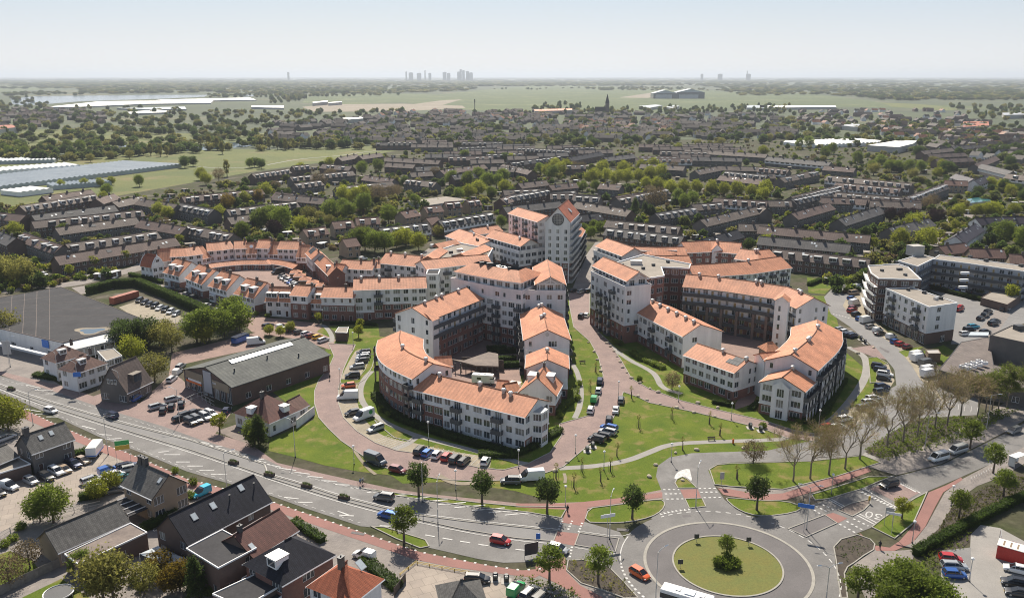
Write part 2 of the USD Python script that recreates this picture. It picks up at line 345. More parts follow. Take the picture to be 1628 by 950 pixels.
CARCOL = {'black': (0.012, 0.012, 0.014), 'white': (0.78, 0.78, 0.77), 'silver': (0.40, 0.41, 0.42), 'grey': (0.13, 0.135, 0.14), 'blue': (0.02, 0.10, 0.36), 'red': (0.42, 0.015, 0.015),
          'orange': (0.62, 0.10, 0.015), 'yellow': (0.75, 0.42, 0.015), 'green': (0.02, 0.33, 0.10), 'turquoise': (0.01, 0.33, 0.48), 'tan': (0.36, 0.27, 0.19), 'navy': (0.012, 0.022, 0.065),
          'maroon': (0.17, 0.015, 0.025), 'teal': (0.01, 0.14, 0.15), 'slate': (0.055, 0.07, 0.09)}
for k, c in CARCOL.items():
 mat('car_' + k, c, 0.32, 0.02, 1.0, metal=0.35 if k in ('silver', 'grey', 'blue', 'turquoise', 'slate', 'navy') else 0.0, coat=0.7)
leaf('leaf_spring', (0.44, 0.46, 0.05), (0.30, 0.34, 0.04))
leaf('leaf_green', (0.27, 0.34, 0.05), (0.17, 0.235, 0.036))
leaf('leaf_dark', (0.13, 0.19, 0.042), (0.085, 0.13, 0.032))
leaf('leaf_olive', (0.36, 0.34, 0.085), (0.25, 0.245, 0.06))
leaf('leaf_gold', (0.30, 0.21, 0.025), (0.22, 0.16, 0.02))
leaf('leaf_brown', (0.25, 0.19, 0.10), (0.18, 0.14, 0.075))
leaf('leaf_purple', (0.042, 0.016, 0.02), (0.028, 0.012, 0.015), trans=0.4)
leaf('hedge_leaf', (0.11, 0.175, 0.03), (0.07, 0.12, 0.024))
leaf('cover_leaf', (0.2, 0.2, 0.045), (0.09, 0.115, 0.028))
leaf('far_leaf', (0.21, 0.24, 0.06), (0.12, 0.155, 0.04), trans=0.6, rand=0.35)

# ---------------------------------------------------------------- buildings
WALLNAME = {'white_render': 'white_wall', 'pink_render': 'white_wall', 'grey_render': 'grey_wall', 'red_brick': 'brick_wall', 'brown_brick': 'brick_wall', 'tan_brick': 'brick_wall', 'grey_brick': 'brick_wall', 'yellow_brick': 'brick_wall'}
OPEN = {'w': (1.75, 1.65, 0.75), 'n': (1.0, 1.6, 0.8), 'W': (2.5, 1.75, 0.7), 'd': (1.05, 2.2, 0.05), 'f': (1.9, 2.25, 0.1), 'F': (1.9, 2.25, 0.1), 'g': (1.0, 2.1, 0.05), 't': (1.3, 1.9, 0.5), 'h': (1.2, 0.6, 1.5), 'o': (2.2, 2.2, 0.05)}
wrs = np.random.RandomState(5)
class Bld:
 def __init__(self, name, label, cat, group=None, win='each', at=None):
  self.prim = thing(name, label, cat, (0, 0, 0), group=group)
  self.pos = at; self.walls = {}; self.win = win; self.parts = {}; self.nwin = 0
  self.glassmb, self.framemb = MB(), MB()
  self.frame = 'white_frame'
 def part(self, name, mat):
  return self.parts.setdefault((name, mat), MB())
 def one(self, name, mat, mb, label=None, kind=None):
  return mb.build(name, mat, self.prim, label=label, kind=kind)
 def wall(self, m):
  return self.walls.setdefault(m, MB())
 def window(self, o, ux, nrm, w, h, bars=1, leaf=None):
  """o = lower left of the opening on the wall face; the frame sits back in the reveal"""
  uz = np.array([0, 0, 1.0]); e = 0.09; q = o - nrm * 0.10
  fr, gl = (MB(), MB()) if self.win == 'each' and self.nwin < 290 else (self.framemb, self.glassmb)
  def bar(x0, x1, z0, z1):
   fr.quad(q + ux * x0 + uz * z0, q + ux * x1 + uz * z0, q + ux * x1 + uz * z1, q + ux * x0 + uz * z1)
  bar(0, w, 0, e); bar(0, w, h - e, h); bar(0, e, e, h - e); bar(w - e, w, e, h - e)
  for k in range(bars):
   x = w * (k + 1) / (bars + 1); bar(x - e * .5, x + e * .5, e, h - e)
  s = q - nrm * 0.04
  gl.quad(s, s + ux * w, s + ux * w + uz * h, s + uz * h)
  if fr is not self.framemb:
   self.nwin += 1
   p = fr.build('window' if leaf is None else 'door', self.frame, self.prim)
   gl.build('pane' if leaf is None else 'leaf', ('curtain_glass' if wrs.rand() < .3 else 'glass') if leaf is None else leaf, p)
 def facade(self, p0, p1, storeys, pitch=3.2, z0=0.0, plain=False, balcony='balcony_grey', deep=1.3, posts=False):
  p0, p1 = np.append(p0, 0.0), np.append(p1, 0.0)
  L = np.linalg.norm(p1 - p0)
  if L < 0.3:
   return
  ux = (p1 - p0) / L; nrm = np.array([ux[1], -ux[0], 0.0]); uz = np.array([0, 0, 1.0])
  n = max(1, int(round(L / pitch))); bw = L / n; z = z0
  for si, (h, m, pat) in enumerate(storeys):
   wl = self.wall(m)
   def wq(x0, x1, a, b):
    if x1 - x0 > 1e-3 and b - a > 1e-3:
     wl.quad(p0 + ux * x0 + uz * a, p0 + ux * x1 + uz * a, p0 + ux * x1 + uz * b, p0 + ux * x0 + uz * b, [(x0, a), (x1, a), (x1, b), (x0, b)])
   if plain or not pat.strip('.'):
    wq(0, L, z, z + h); z += h; continue
   for i in range(n):
    c = pat[i % len(pat)]; x0, x1 = i * bw, (i + 1) * bw
    if c == 's':
     w, hh, sill = bw - 0.5, h - 0.7, 0.15
    elif c in OPEN:
     w, hh, sill = OPEN[c]
    else:
     wq(x0, x1, z, z + h); continue
    w = min(w, bw - 0.3); hh = min(hh, h - sill - 0.25)
    a0, a1, b0, b1 = (x0 + x1 - w) / 2, (x0 + x1 + w) / 2, z + sill, z + sill + hh
    wq(x0, a0, z, z + h); wq(a1, x1, z, z + h); wq(a0, a1, z, b0); wq(a0, a1, b1, z + h)
    cs = [p0 + ux * a0 + uz * b0, p0 + ux * a1 + uz * b0, p0 + ux * a1 + uz * b1, p0 + ux * a0 + uz * b1]
    for k in range(4):
     u, v = cs[k], cs[(k + 1) % 4]; wl.quad(u, v, v - nrm * .16, u - nrm * .16, [(0, 0), (.2, 0), (.2, .2), (0, .2)])
    self.window(cs[0], ux, nrm, w, hh, 2 if c in 'fFWso' else (0 if c in 'ndgh' else 1), 'door_dark' if c == 'd' else ('door_ochre' if c == 'g' else None))
    if c == 'f':
     bwid, t = min(bw - .2, 3.1), 0.06
     o = p0 + ux * ((x0 + x1 - bwid) / 2) + uz * (z + 0.02)
     mb = MB().frame(o - uz * .16, ux * bwid, nrm * deep, uz * .16)
     mb.frame(o + nrm * (deep - t), ux * bwid, nrm * t, uz * 1.0).frame(o, ux * t, nrm * deep, uz * 1.0).frame(o + ux * (bwid - t), ux * t, nrm * deep, uz * 1.0)
     self.one('balcony', balcony, mb)
     if posts:
      self.one('balcony_post', 'white_frame', MB().frame(o + nrm * (deep - .2) - uz * h, ux * .18, nrm * .18, uz * h))
      self.one('balcony_post', 'white_frame', MB().frame(o + ux * (bwid - .18) + nrm * (deep - .2) - uz * h, ux * .18, nrm * .18, uz * h))
   if 'g' in pat:                                    # an access gallery runs along the whole storey
    o = p0 + uz * (z - .02)
    self.one('gallery', 'balcony_grey', MB().frame(o - uz * .2, ux * L, nrm * 1.4, uz * .2).frame(o + nrm * 1.34, ux * L, nrm * .06, uz * 1.05))
   z += h
   if si + 1 < len(storeys) and storeys[si + 1][1] != m:     # a band where the material changes
    self.part('string_course', 'white_frame').frame(p0 + uz * (z - .1), ux * L, nrm * .12, uz * .2)
 def done(self):
  for m, mb in self.walls.items():
   mb.build(WALLNAME.get(m, 'wall'), m, self.prim)
  for (n, m), mb in self.parts.items():
   mb.build(n, m, self.prim)
  self.framemb.build('window_frames', self.frame, self.prim, kind='stuff')
  self.glassmb.build('window_panes', 'glass', self.prim, kind='stuff')
  if self.pos is not None:
   THINGS[[t[0] for t in THINGS].index(self.prim)] = (self.prim, tuple(self.pos))
  return self

def offset(E, d):
 """the polyline moved to its left by d, mitred"""
 out = []
 for i, p in enumerate(E):
  a = unit(E[i] - E[i - 1]) if i else unit(E[1] - E[0])
  b = unit(E[i + 1] - E[i]) if i + 1 < len(E) else unit(E[-1] - E[-2])
  n = unit(left(a) + left(b)); out.append(p + n * d / max(0.35, n @ left(a)))
 return out

def widthto(E, q):
 d = unit(E[-1] - E[-2]); return abs((q - E[-1]) @ left(d))

def scale_storeys(st, h):
 k = h / sum(s[0] for s in st); return [(s[0] * k, s[1], s[2]) for s in st]

def strip(b, E, width, ze, zr, roof='orange_tiles', rf=0.5, hip0=0.0, hip1=0.0, ov=0.45, gab=0.3, front=None, back=None, lend=None, rend=None, pitch=3.2, epitch=3.0,
          zb=None, gutter='white_frame', balcony='balcony_grey', posts=False, roofname='roof', deep=1.3, z0=0.0, gmat=None):
 """a ridged building along the eave line E (left to right as seen from outside its front)"""
 E = [np.asarray(p, float) for p in E]; zb = ze if zb is None else zb; wr = width * rf
 F, K = E, offset(E, width)
 t0, t1 = unit(E[1] - E[0]), unit(E[-1] - E[-2])
 def ext(P, a, c):
  P = list(P); P[0] = P[0] - t0 * a; P[-1] = P[-1] + t1 * c; return P
 g0, g1 = (ov if hip0 else gab), (ov if hip1 else gab)
 sf, sb = (zr - ze) / max(wr, .01), (zr - zb) / max(width - wr, .01)
 FE, R, KE = ext(offset(E, -ov), g0, g1), ext(offset(E, wr), -hip0 if hip0 else g0, -hip1 if hip1 else g1), ext(offset(E, width + ov), g0, g1)
 zf, zk = ze - ov * sf, zb - ov * sb
 rm = MB(); s = 0.0
 lf, lb = math.hypot(wr + ov, zr - zf), math.hypot(width - wr + ov, zr - zk)
 for i in range(len(E) - 1):
  d = np.linalg.norm(R[i + 1] - R[i]); dh0 = hip0 if i == 0 else 0; dh1 = hip1 if i == len(E) - 2 else 0
  u0, u1 = s - dh0, s + d + dh1
  rm.quad((*FE[i], zf), (*FE[i + 1], zf), (*R[i + 1], zr), (*R[i], zr), [(u0, 0), (u1, 0), (s + d, lf), (s, lf)])
  rm.quad((*KE[i + 1], zk), (*KE[i], zk), (*R[i], zr), (*R[i + 1], zr), [(u1, 0), (u0, 0), (s, lb), (s + d, lb)])
  s += d
 for P, z in ((FE, zf), (KE, zk)):
  for i in range(len(P) - 1):
   rm.quad((*P[i], z), (*P[i + 1], z), (*P[i + 1], z - .22), (*P[i], z - .22))
 for j, hip in ((0, hip0), (-1, hip1)):
  if hip:
   L = np.linalg.norm(FE[j] - KE[j]); rm.tri((*FE[j], zf), (*KE[j], zk), (*R[j], zr), [(0, 0), (L, 0), (L / 2, math.hypot(hip + ov, zr - zf))])
  else:
   for P, z in ((FE, zf), (KE, zk)):
    rm.quad((*P[j], z), (*R[j], zr), (*R[j], zr - .24), (*P[j], z - .24))
 rp = b.one(roofname, roof, rm)
 rc = MB().tube([(*R[i], zr + .02) for i in range(len(R))], .16, 5)
 rc.build('ridge_capping', roof, rp)
 if gutter:
  for P, z, nm in ((FE, zf, 'gutter'), (KE, zk, 'gutter')):
   b.one(nm, gutter, MB().tube([(*p, z - .12) for p in P], .13, 5))
 def wallside(P, spec, h, **kw):
  if spec:
   st = scale_storeys(spec, h - z0)
   for i in range(len(P) - 1):
    b.facade(P[i], P[i + 1], st, pitch, z0=z0, balcony=balcony, posts=posts, deep=deep)
 wallside(F, front, ze); wallside(K[::-1], back, zb)
 Rw = offset(E, wr)
 for a, c, r, spec, hip in ((K[0], F[0], Rw[0], lend, hip0), (F[-1], K[-1], Rw[-1], rend, hip1)):
  if spec:
   st = scale_storeys(spec, min(ze, zb) - z0); b.facade(a, c, st, epitch, z0=z0, balcony=balcony)
   if not hip:
    za, zc = (zb, ze) if a is K[0] else (ze, zb); zm = min(ze, zb); w = b.wall(gmat or st[-1][1])
    L = np.linalg.norm(a - c); l1 = np.linalg.norm(r - a)
    w.add([(*a, zm), (*c, zm), (*c, max(zc, zm + .001) - .05), (*r, zr - .06), (*a, max(za, zm + .001) - .05)], [[0, 1, 2], [0, 2, 3], [0, 3, 4]], [(0, zm), (L, zm), (L, zc), (l1, zr), (0, za)])
 b.geo = dict(E=E, width=width, ze=ze, zr=zr, wr=wr, ov=ov, R=R, roof=rp)
 if b.pos is None:
  b.pos = (*np.mean(E + K, axis=0), 0)
 return b

def on_roof(b, t, q, back=False):
 """a point on the front slope: t along the eave line (0-1), q up the slope (0-1); returns xyz, along, outward"""
 g = b.geo; E = g['E']; seg = [np.linalg.norm(E[i + 1] - E[i]) for i in range(len(E) - 1)]; x = t * sum(seg)
 for i, d in enumerate(seg):
  if x <= d or i == len(seg) - 1:
   break
  x -= d
 al = unit(E[i + 1] - E[i]); w = g['wr'] if not back else g['width'] - g['wr']
 p = E[i] + al * x + left(al) * (q * w if not back else g['width'] - q * w)
 return np.array([*p, g['ze'] + (g['zr'] - g['ze']) * q]), al, -left(al) * (-1 if back else 1)

def vents(b, spots, back=False):
 for t, q in spots:
  p, al, o = on_roof(b, t, q)
  b.one('roof_vent', 'galvanised', MB().lathe(p[0], p[1], [(.42, p[2] - .4), (.42, p[2] + .35), (.62, p[2] + .45), (.62, p[2] + .95), (.3, p[2] + 1.15)], 10))
def chimneys(b, ts, mat_='brown_brick', s=0.9, h=1.1, q=1.0):
 for t in ts:
  p, al, o = on_roof(b, t, q)
  rz = math.atan2(al[1], al[0])
  c = b.one('chimney', mat_, MB().box(p[0], p[1], p[2] - .7, s, s * .7, h + .7, rz))
  MB().box(p[0], p[1], p[2] + h, s * 1.15, s * .85, .12, rz).lathe(p[0], p[1], [(.14, p[2] + h), (.12, p[2] + h + .4)], 6).build('chimney_cap', 'dark_metal', c)
def skylights(b, spots, w=0.9, h=1.2, back=False):
 for t, q in spots:
  p, al, o = on_roof(b, t, q, back); g = b.geo
  run = g['wr']; sl = np.array([*(-o * run), g['zr'] - g['ze']]); sl = sl / np.linalg.norm(sl); a3 = np.array([*al, 0]); n = np.cross(a3, sl); n *= np.sign(n[2])
  c = p + n * .02 - a3 * w / 2
  r = b.one('skylight', 'zinc', MB().frame(c, a3 * w, sl * h, n * .08))
  MB().quad(*[c + n * .09 + a3 * x + sl * y for x, y in ((.1, .1), (w - .1, .1), (w - .1, h - .1), (.1, h - .1))]).build('pane', 'rooflight', r)
def panels(b, t, q, nx, ny, w=1.0, h=1.65, name='solar_panel', back=False):
 p, al, o = on_roof(b, t, q, back); g = b.geo
 sl = np.array([*(-o * g['wr']), g['zr'] - g['ze']]); sl = sl / np.linalg.norm(sl); a3 = np.array([*al, 0]); n = np.cross(a3, sl); n *= np.sign(n[2])
 for i in range(nx):
  for j in range(ny):
   b.one(name, 'solar_panel', MB().frame(p + n * .06 + a3 * (i * (w + .05)) + sl * (j * (h + .05)), a3 * w, sl * h, n * .05))
def dormers(b, ts, w=2.0, h=1.5, q=0.25, body='white_frame', top='zinc', back=False, pitched=None, cheek=None):
 """box dormers: a front with its window, cheeks and a flat lid running back into the slope"""
 for t in ts:
  p, al, o = on_roof(b, t, q, back); g = b.geo; a3, o3 = np.array([*al, 0]), np.array([*o, 0]); uz = np.array([0, 0, 1.0])
  run = g['wr'] if not back else g['width'] - g['wr']
  depth = h * run / (g['zr'] - g['ze']); c = p - a3 * w / 2
  mb = MB(); A0, B0, A1, B1 = c, c + a3 * w, c + uz * h, c + a3 * w + uz * h
  mb.quad(A0, B0, B1, A1); mb.tri(A0, A1, A1 - o3 * depth); mb.tri(B0, B1 - o3 * depth, B1)
  d = b.one('dormer', body, mb)
  MB().frame(A1 + o3 * .15 - a3 * .12, a3 * (w + .24), -o3 * (depth + .15), uz * .14).build('dormer_roof', top, d)
  e = .14
  MB().quad(*[c + o3 * .03 + a3 * x + uz * z for x, z in ((e, e + .1), (w / 2 - .05, e + .1), (w / 2 - .05, h - e), (e, h - e))]).quad(*[c + o3 * .03 + a3 * x + uz * z for x, z in ((w / 2 + .05, e + .1), (w - e, e + .1), (w - e, h - e), (w / 2 + .05, h - e))]).build('pane', 'glass', d)

def flatblock(b, poly, z1, roof='gravel_roof', z0=0.0, faces=(), parapet=0.3, rim='white_frame', pitch=3.2, name='roof', posts=False, balcony='balcony_grey'):
 """a flat-roofed block over poly (counter-clockwise); faces: {edge: storeys}"""
 poly = [np.asarray(p, float) for p in poly]
 faces = dict(faces); dflt = faces.get('all')
 for i in range(len(poly)):
  st = faces.get(i, dflt)
  if st:
   b.facade(poly[i], poly[(i + 1) % len(poly)], scale_storeys(st, z1 - z0), pitch, z0=z0, posts=posts, balcony=balcony)
 b.one(name, roof, MB().flat(poly, z1 - .02))
 if parapet:
  g = Polygon(poly); lo = z1 < 8; outer, inner = g.buffer(.05 if lo else .1, join_style=2), g.buffer(-.1 if lo else -.22, join_style=2); parapet *= .5 if lo else 1
  if inner.geom_type == 'Polygon' and not inner.is_empty:
   mb = MB(); mb.flat(list(outer.exterior.coords)[:-1], z1 + parapet, [list(inner.exterior.coords)[:-1]])
   for ring in (outer, inner):
    mb.prism(np.array(ring.exterior.coords)[:-1], z1 - .15, z1 + parapet, top=False)
   b.one('parapet', rim, mb)
 if b.pos is None:
  b.pos = (*np.mean(poly, axis=0), 0)
 return b
def ccw(P):
 P = [np.asarray(p) for p in P]
 a = sum(P[i][0] * P[(i + 1) % len(P)][1] - P[(i + 1) % len(P)][0] * P[i][1] for i in range(len(P)))
 return P if a > 0 else P[::-1]

# ---------------------------------------------------------------- ground sheets and lines
def chaikin(P, closed, n=2):
 for _ in range(n):
  Q = [] if closed else [P[0]]
  for i in range(len(P) if closed else len(P) - 1):
   a, b = P[i], P[(i + 1) % len(P)]
   Q += [a * .75 + b * .25, a * .25 + b * .75]
  P = Q if closed else Q + [P[-1]]
 return P
LEVELS = {}
def level_z(level):
 k = LEVELS[level] = LEVELS.get(level, -1) + 1
 return 0.012 * level + 0.0006 * (k % 19)
def sheet(name, where, mat_, level, soft=0, kind='structure', kerb=None, label=None, cat=None):
 """a sheet of ground; level counts the layers above the terrain"""
 P = wp(where) if isinstance(where, str) else [np.asarray(p, float) for p in where]
 if soft:
  P = chaikin(P, True, soft)
 z = level_z(level)
 m = MB().flat(P, z).build(name, mat_, kind=kind)
 if kerb:
  kerbline(P + [P[0]], z, kerb)
 return P
KERBS = MB()
def kerbline(P, z, mat_='kerb', w=0.2, h=0.12):
 L = LineString(P).buffer(w / 2, cap_style=2, join_style=2)
 for g in getattr(L, 'geoms', [L]):
  holes = [list(r.coords)[:-1] for r in g.interiors]
  KERBS.flat(list(g.exterior.coords)[:-1], z + h, holes)
  for r in [g.exterior, *g.interiors]:
   KERBS.prism(np.array(r.coords)[:-1], z - .05, z + h, top=False)
PAINT = MB()
def line(P, w=0.14, z=0.084, dash=None, mb=None):
 """a painted line along ground points P; dash = (mark, gap) in metres"""
 mb = mb or PAINT; L = LineString(P); segs = [L]
 if dash:
  segs, s = [], 0.0
  while s < L.length:
   e = min(s + dash[0], L.length); segs.append(LineString([L.interpolate(s), L.interpolate((s + e) / 2), L.interpolate(e)])); s += sum(dash)
 for g in segs:
  g = g.buffer(w / 2, cap_style=2, join_style=2)
  for q in getattr(g, 'geoms', [g]):
   if q.area > 1e-3:
    mb.flat(list(q.exterior.coords)[:-1], z, [list(r.coords)[:-1] for r in q.interiors])
def along(P, step, start=0.0):
 L = LineString(P); s = start; out = []
 while s <= L.length:
  a = L.interpolate(s); e = L.interpolate(min(s + .5, L.length)); d = np.array([e.x - a.x, e.y - a.y])
  if np.linalg.norm(d) < 1e-6:
   e = L.interpolate(s - .5); d = np.array([a.x - e.x, a.y - e.y])
  out.append((np.array([a.x, a.y]), unit(d))); s += step
 return out

# ---------------------------------------------------------------- vehicles
def loft(mb, secs):
 """sections (x, half width bottom, half width top, z bottom, z top, chamfer) along the vehicle"""
 rings = []
 for x, wb, wt, z0, z1, c in secs:
  h = z1 - z0; c = min(c, h * .4, wt * .5)
  half = [(wb * .92, z0), (wb, z0 + c), (wb, z0 + h * .55), (wt, z1 - c), (wt - c, z1)]
  rings.append([(x, -y, z) for y, z in half] + [(x, y, z) for y, z in reversed(half)])
 n = len(rings[0]); v = [p for r in rings for p in r]; f = []
 for i in range(len(rings) - 1):
  for k in range(n):
   a, b = i * n + k, i * n + (k + 1) % n; f += [[a, b, b + n], [a, b + n, a + n]]
 for k in range(1, n - 1):
  e = (len(rings) - 1) * n; f += [[0, k + 1, k], [e, e + k, e + k + 1]]
 return mb.add(v, f)
SHAPES = {  # body sections, cabin sections (glass), roof (x0, x1, half width, z), wheel x, wheel radius, length
 'hatchback': dict(b=[(-1.98, .70, .66, .38, .80, .1), (-1.85, .84, .80, .24, .98, .12), (-1.2, .87, .83, .2, 1.0, .1), (.6, .87, .83, .2, .98, .1), (1.35, .85, .78, .22, .88, .12), (1.92, .78, .66, .26, .72, .1), (2.02, .62, .55, .36, .6, .08)],
                   g=[(-1.9, .74, .70, .9, 1.0, .03), (-1.55, .76, .62, .9, 1.44, .08), (-.2, .78, .63, .9, 1.5, .08), (.35, .78, .62, .9, 1.44, .08), (1.2, .74, .7, .86, .93, .03)], r=(-1.6, .35, .6, 1.47), w=(-1.22, 1.28), wr=.31),
 'estate car': dict(b=[(-2.25, .72, .68, .38, .85, .1), (-2.12, .86, .82, .24, 1.0, .12), (-1.3, .89, .85, .2, 1.0, .1), (.7, .89, .85, .2, .98, .1), (1.5, .87, .8, .22, .88, .12), (2.2, .8, .68, .26, .74, .1), (2.32, .64, .56, .36, .6, .08)],
     g=[(-2.2, .76, .72, .92, 1.05, .03), (-1.9, .78, .64, .92, 1.42, .08), (-.2, .8, .64, .92, 1.48, .08), (.45, .8, .63, .9, 1.42, .08), (1.35, .76, .72, .86, .93, .03)], r=(-1.95, .45, .62, 1.455), w=(-1.35, 1.42), wr=.33),
 'sedan': dict(b=[(-2.3, .72, .68, .4, .86, .1), (-2.15, .86, .8, .24, .98, .12), (-1.4, .89, .83, .2, 1.0, .1), (.7, .89, .84, .2, .97, .1), (1.5, .87, .79, .22, .87, .12), (2.2, .8, .68, .26, .73, .1), (2.32, .64, .56, .36, .6, .08)],
               g=[(-1.75, .74, .70, .93, 1.0, .03), (-1.15, .78, .62, .92, 1.38, .08), (-.2, .8, .63, .92, 1.43, .08), (.4, .8, .62, .9, 1.38, .08), (1.3, .76, .72, .86, .92, .03)], r=(-1.1, .4, .6, 1.41), w=(-1.35, 1.42), wr=.33),
 'off-roader': dict(b=[(-2.2, .78, .74, .45, .95, .1), (-2.08, .92, .88, .32, 1.12, .12), (-1.3, .94, .9, .3, 1.12, .1), (.7, .94, .9, .3, 1.1, .1), (1.5, .92, .84, .3, 1.02, .12), (2.1, .86, .74, .34, .9, .1), (2.24, .7, .64, .42, .75, .08)],
     g=[(-2.12, .82, .78, 1.04, 1.2, .03), (-1.9, .84, .7, 1.04, 1.66, .08), (-.2, .86, .7, 1.04, 1.72, .08), (.5, .86, .69, 1.02, 1.66, .08), (1.25, .82, .78, 1.0, 1.06, .03)], r=(-1.95, .5, .68, 1.695), w=(-1.3, 1.38), wr=.38),
 'small van': dict(b=[(-2.2, .78, .74, .4, 1.6, .1), (-2.12, .88, .82, .26, 1.82, .12), (-.3, .9, .84, .24, 1.86, .12), (.35, .9, .86, .24, 1.1, .1), (1.4, .87, .8, .24, 1.02, .12), (2.1, .8, .7, .28, .82, .1), (2.2, .66, .6, .38, .64, .08)],
                   g=[(-.32, .86, .79, 1.0, 1.83, .06), (.3, .86, .76, 1.0, 1.78, .08), (1.2, .8, .76, .98, 1.06, .03)], r=(-.4, .35, .72, 1.81), w=(-1.4, 1.45), wr=.33),
 'van': dict(b=[(-2.95, .9, .84, .45, 2.3, .1), (-2.85, 1.0, .92, .32, 2.5, .14), (.7, 1.0, .93, .3, 2.52, .14), (1.25, 1.0, .95, .3, 1.35, .1), (2.35, .98, .88, .3, 1.2, .12), (2.85, .9, .78, .34, .95, .1), (2.95, .76, .7, .42, .75, .08)],
             g=[(.68, .96, .9, 1.25, 2.4, .06), (1.2, .95, .86, 1.25, 2.3, .08), (2.15, .88, .84, 1.15, 1.26, .03)], r=(.4, 1.25, .82, 2.4), w=(-1.9, 1.95), wr=.36),
 'minibus': dict(b=[(-2.6, .86, .8, .42, 1.1, .1), (-2.5, .95, .9, .3, 1.2, .14), (.9, .95, .9, .28, 1.2, .14), (1.4, .95, .9, .28, 1.12, .1), (2.2, .92, .82, .28, 1.02, .12), (2.55, .84, .74, .32, .85, .1), (2.62, .7, .65, .42, .7, .08)],
                 g=[(-2.52, .88, .84, 1.1, 1.3, .03), (-2.4, .9, .78, 1.1, 1.9, .08), (.6, .9, .78, 1.1, 1.95, .08), (1.1, .89, .77, 1.1, 1.88, .08), (1.95, .84, .8, 1.02, 1.12, .03)], r=(-2.45, 1.1, .77, 1.93), w=(-1.65, 1.75), wr=.34)}
def wheel(parent, x, y, r, w=.22):
 s = 1 if y > 0 else -1
 t = MB().tube([(x, y - s * w, r), (x, y, r)], r, 12).build('wheel', 'tyre', parent)
 MB().tube([(x, y - s * .02, r), (x, y + s * .012, r)], r * .62, 8).build('rim', 'rim', t)
def make_car(kind, colour, label, cat, loc, rz, group):
 S = SHAPES[kind]; body = 'car_' + colour
 t = thing(kind.replace(' ', '_').replace('-', '_'), label, cat, loc, rz, group=group)
 bd = loft(MB(), S['b']).build('body', body, t, smooth=40)
 loft(MB(), S['g']).build('windows', 'tinted_glass', t, smooth=30)
 x0, x1, hw, z = S['r']
 if kind not in ('small van', 'van'):
  m = manifold3d.Manifold.hull_points(np.array([(x, y * hw * k, z + dz) for x, k in ((x0, .92), (x0 + .15, 1), (x1 - .15, 1), (x1, .94)) for y in (-1, 1) for dz, kk in ((-.05, 1), (.03, 1))]))
  MB().mesh(m).build('roof_panel', body, t)
  pl = MB(); g = S['g']
  for y in (-1, 1):
   for i in range(1, len(g) - 1):                      # pillars over the side glass
    x, wb, wt, za, zb_, c = g[i]
    pl.tube([(x, y * (wb + .012), za + .05), (x, y * (wt + .02), zb_ - .04)], .05, 4)
   pl.tube([(g[-2][0], y * (g[-2][2] - .02), g[-2][4] - .03), (g[-1][0], y * (g[-1][2] - .02), g[-1][4] + .02)], .05, 4)
   pl.tube([(g[1][0], y * (g[1][2] - .02), g[1][4] - .03), (g[0][0], y * (g[0][2]), g[0][4] + .02)], .06, 4)
  pl.build('pillars', body, t, kind='stuff')
 for x in S['w']:
  for y in (-1, 1):
   wheel(t, x, y * (S['b'][2][1] - .02), S['wr'])
 xe, xs = S['b'][-1][0], S['b'][0][0]; hb = S['b'][-2][1]; zl = (S['b'][-2][3] + S['b'][-2][4]) / 2
 for y in (-1, 1):
  MB().frame((xe - .2, y * hb * .88 - .17, zl), (.14, 0, 0), (0, .34, 0), (0, 0, .15)).build('headlight', 'headlight', t)
  MB().frame((xs + .06, y * S['b'][1][1] * .86 - .11, .75), (.08, 0, 0), (0, .22, 0), (0, 0, .26)).build('taillight', 'taillight', t)
 MB().frame((xe - .04, -.26, .42), (.06, 0, 0), (0, .52, 0), (0, 0, .12)).build('number_plate', 'paint_yellow', t)
 MB().frame((xs + .03, -.26, .62), (.03, 0, 0), (0, .52, 0), (0, 0, .12)).build('number_plate', 'paint_yellow', t)
 if kind in ('estate car', 'off-roader', 'minibus'):
  for y in (-1, 1):
   MB().tube([(x0 + .3, y * hw * .85, z + .07), (x1 - .2, y * hw * .85, z + .07)], .03, 4).build('roof_rail', 'dark_metal', t)
 return t
CARS = {}
WORD = {'tan': 'beige'}
CARN = [0]
def car(kind, colour, p, rz, where, group=None, z=0.05):
 k = (kind, colour)
 cat = 'van' if 'van' in kind else ('minibus' if kind == 'minibus' else 'car')
 label = '%s %s %s' % (WORD.get(colour, colour), kind, where)
 loc = (p[0], p[1], z)
 CARN[0] += 1
 if k in CARS:
  return dup(CARS[k], loc, rz, 1.0, label, group)
 CARS[k] = make_car(kind, colour, label, cat, loc, rz, group)
 return CARS[k]
KINDS = ['hatchback'] * 5 + ['estate car'] * 3 + ['sedan'] * 2 + ['off-roader'] * 2
COLS = ['black'] * 5 + ['grey'] * 5 + ['silver'] * 5 + ['white'] * 4 + ['navy'] * 2 + ['blue'] * 2 + ['red'] * 2 + ['slate']
LET = {'k': 'black', 'w': 'white', 's': 'silver', 'g': 'grey', 'b': 'blue', 'r': 'red', 'o': 'orange', 'y': 'yellow', 'G': 'green', 't': 'turquoise', 'T': 'tan', 'n': 'navy', 'm': 'maroon', 'e': 'teal', 'l': 'slate'}
SH = {'h': 'hatchback', 'e': 'estate car', 's': 'sedan', 'o': 'off-roader', 'v': 'small van', 'V': 'van', 'M': 'minibus'}
def heading(text):
 a, b = wp(text, .5); return math.atan2(*(b - a)[::-1])
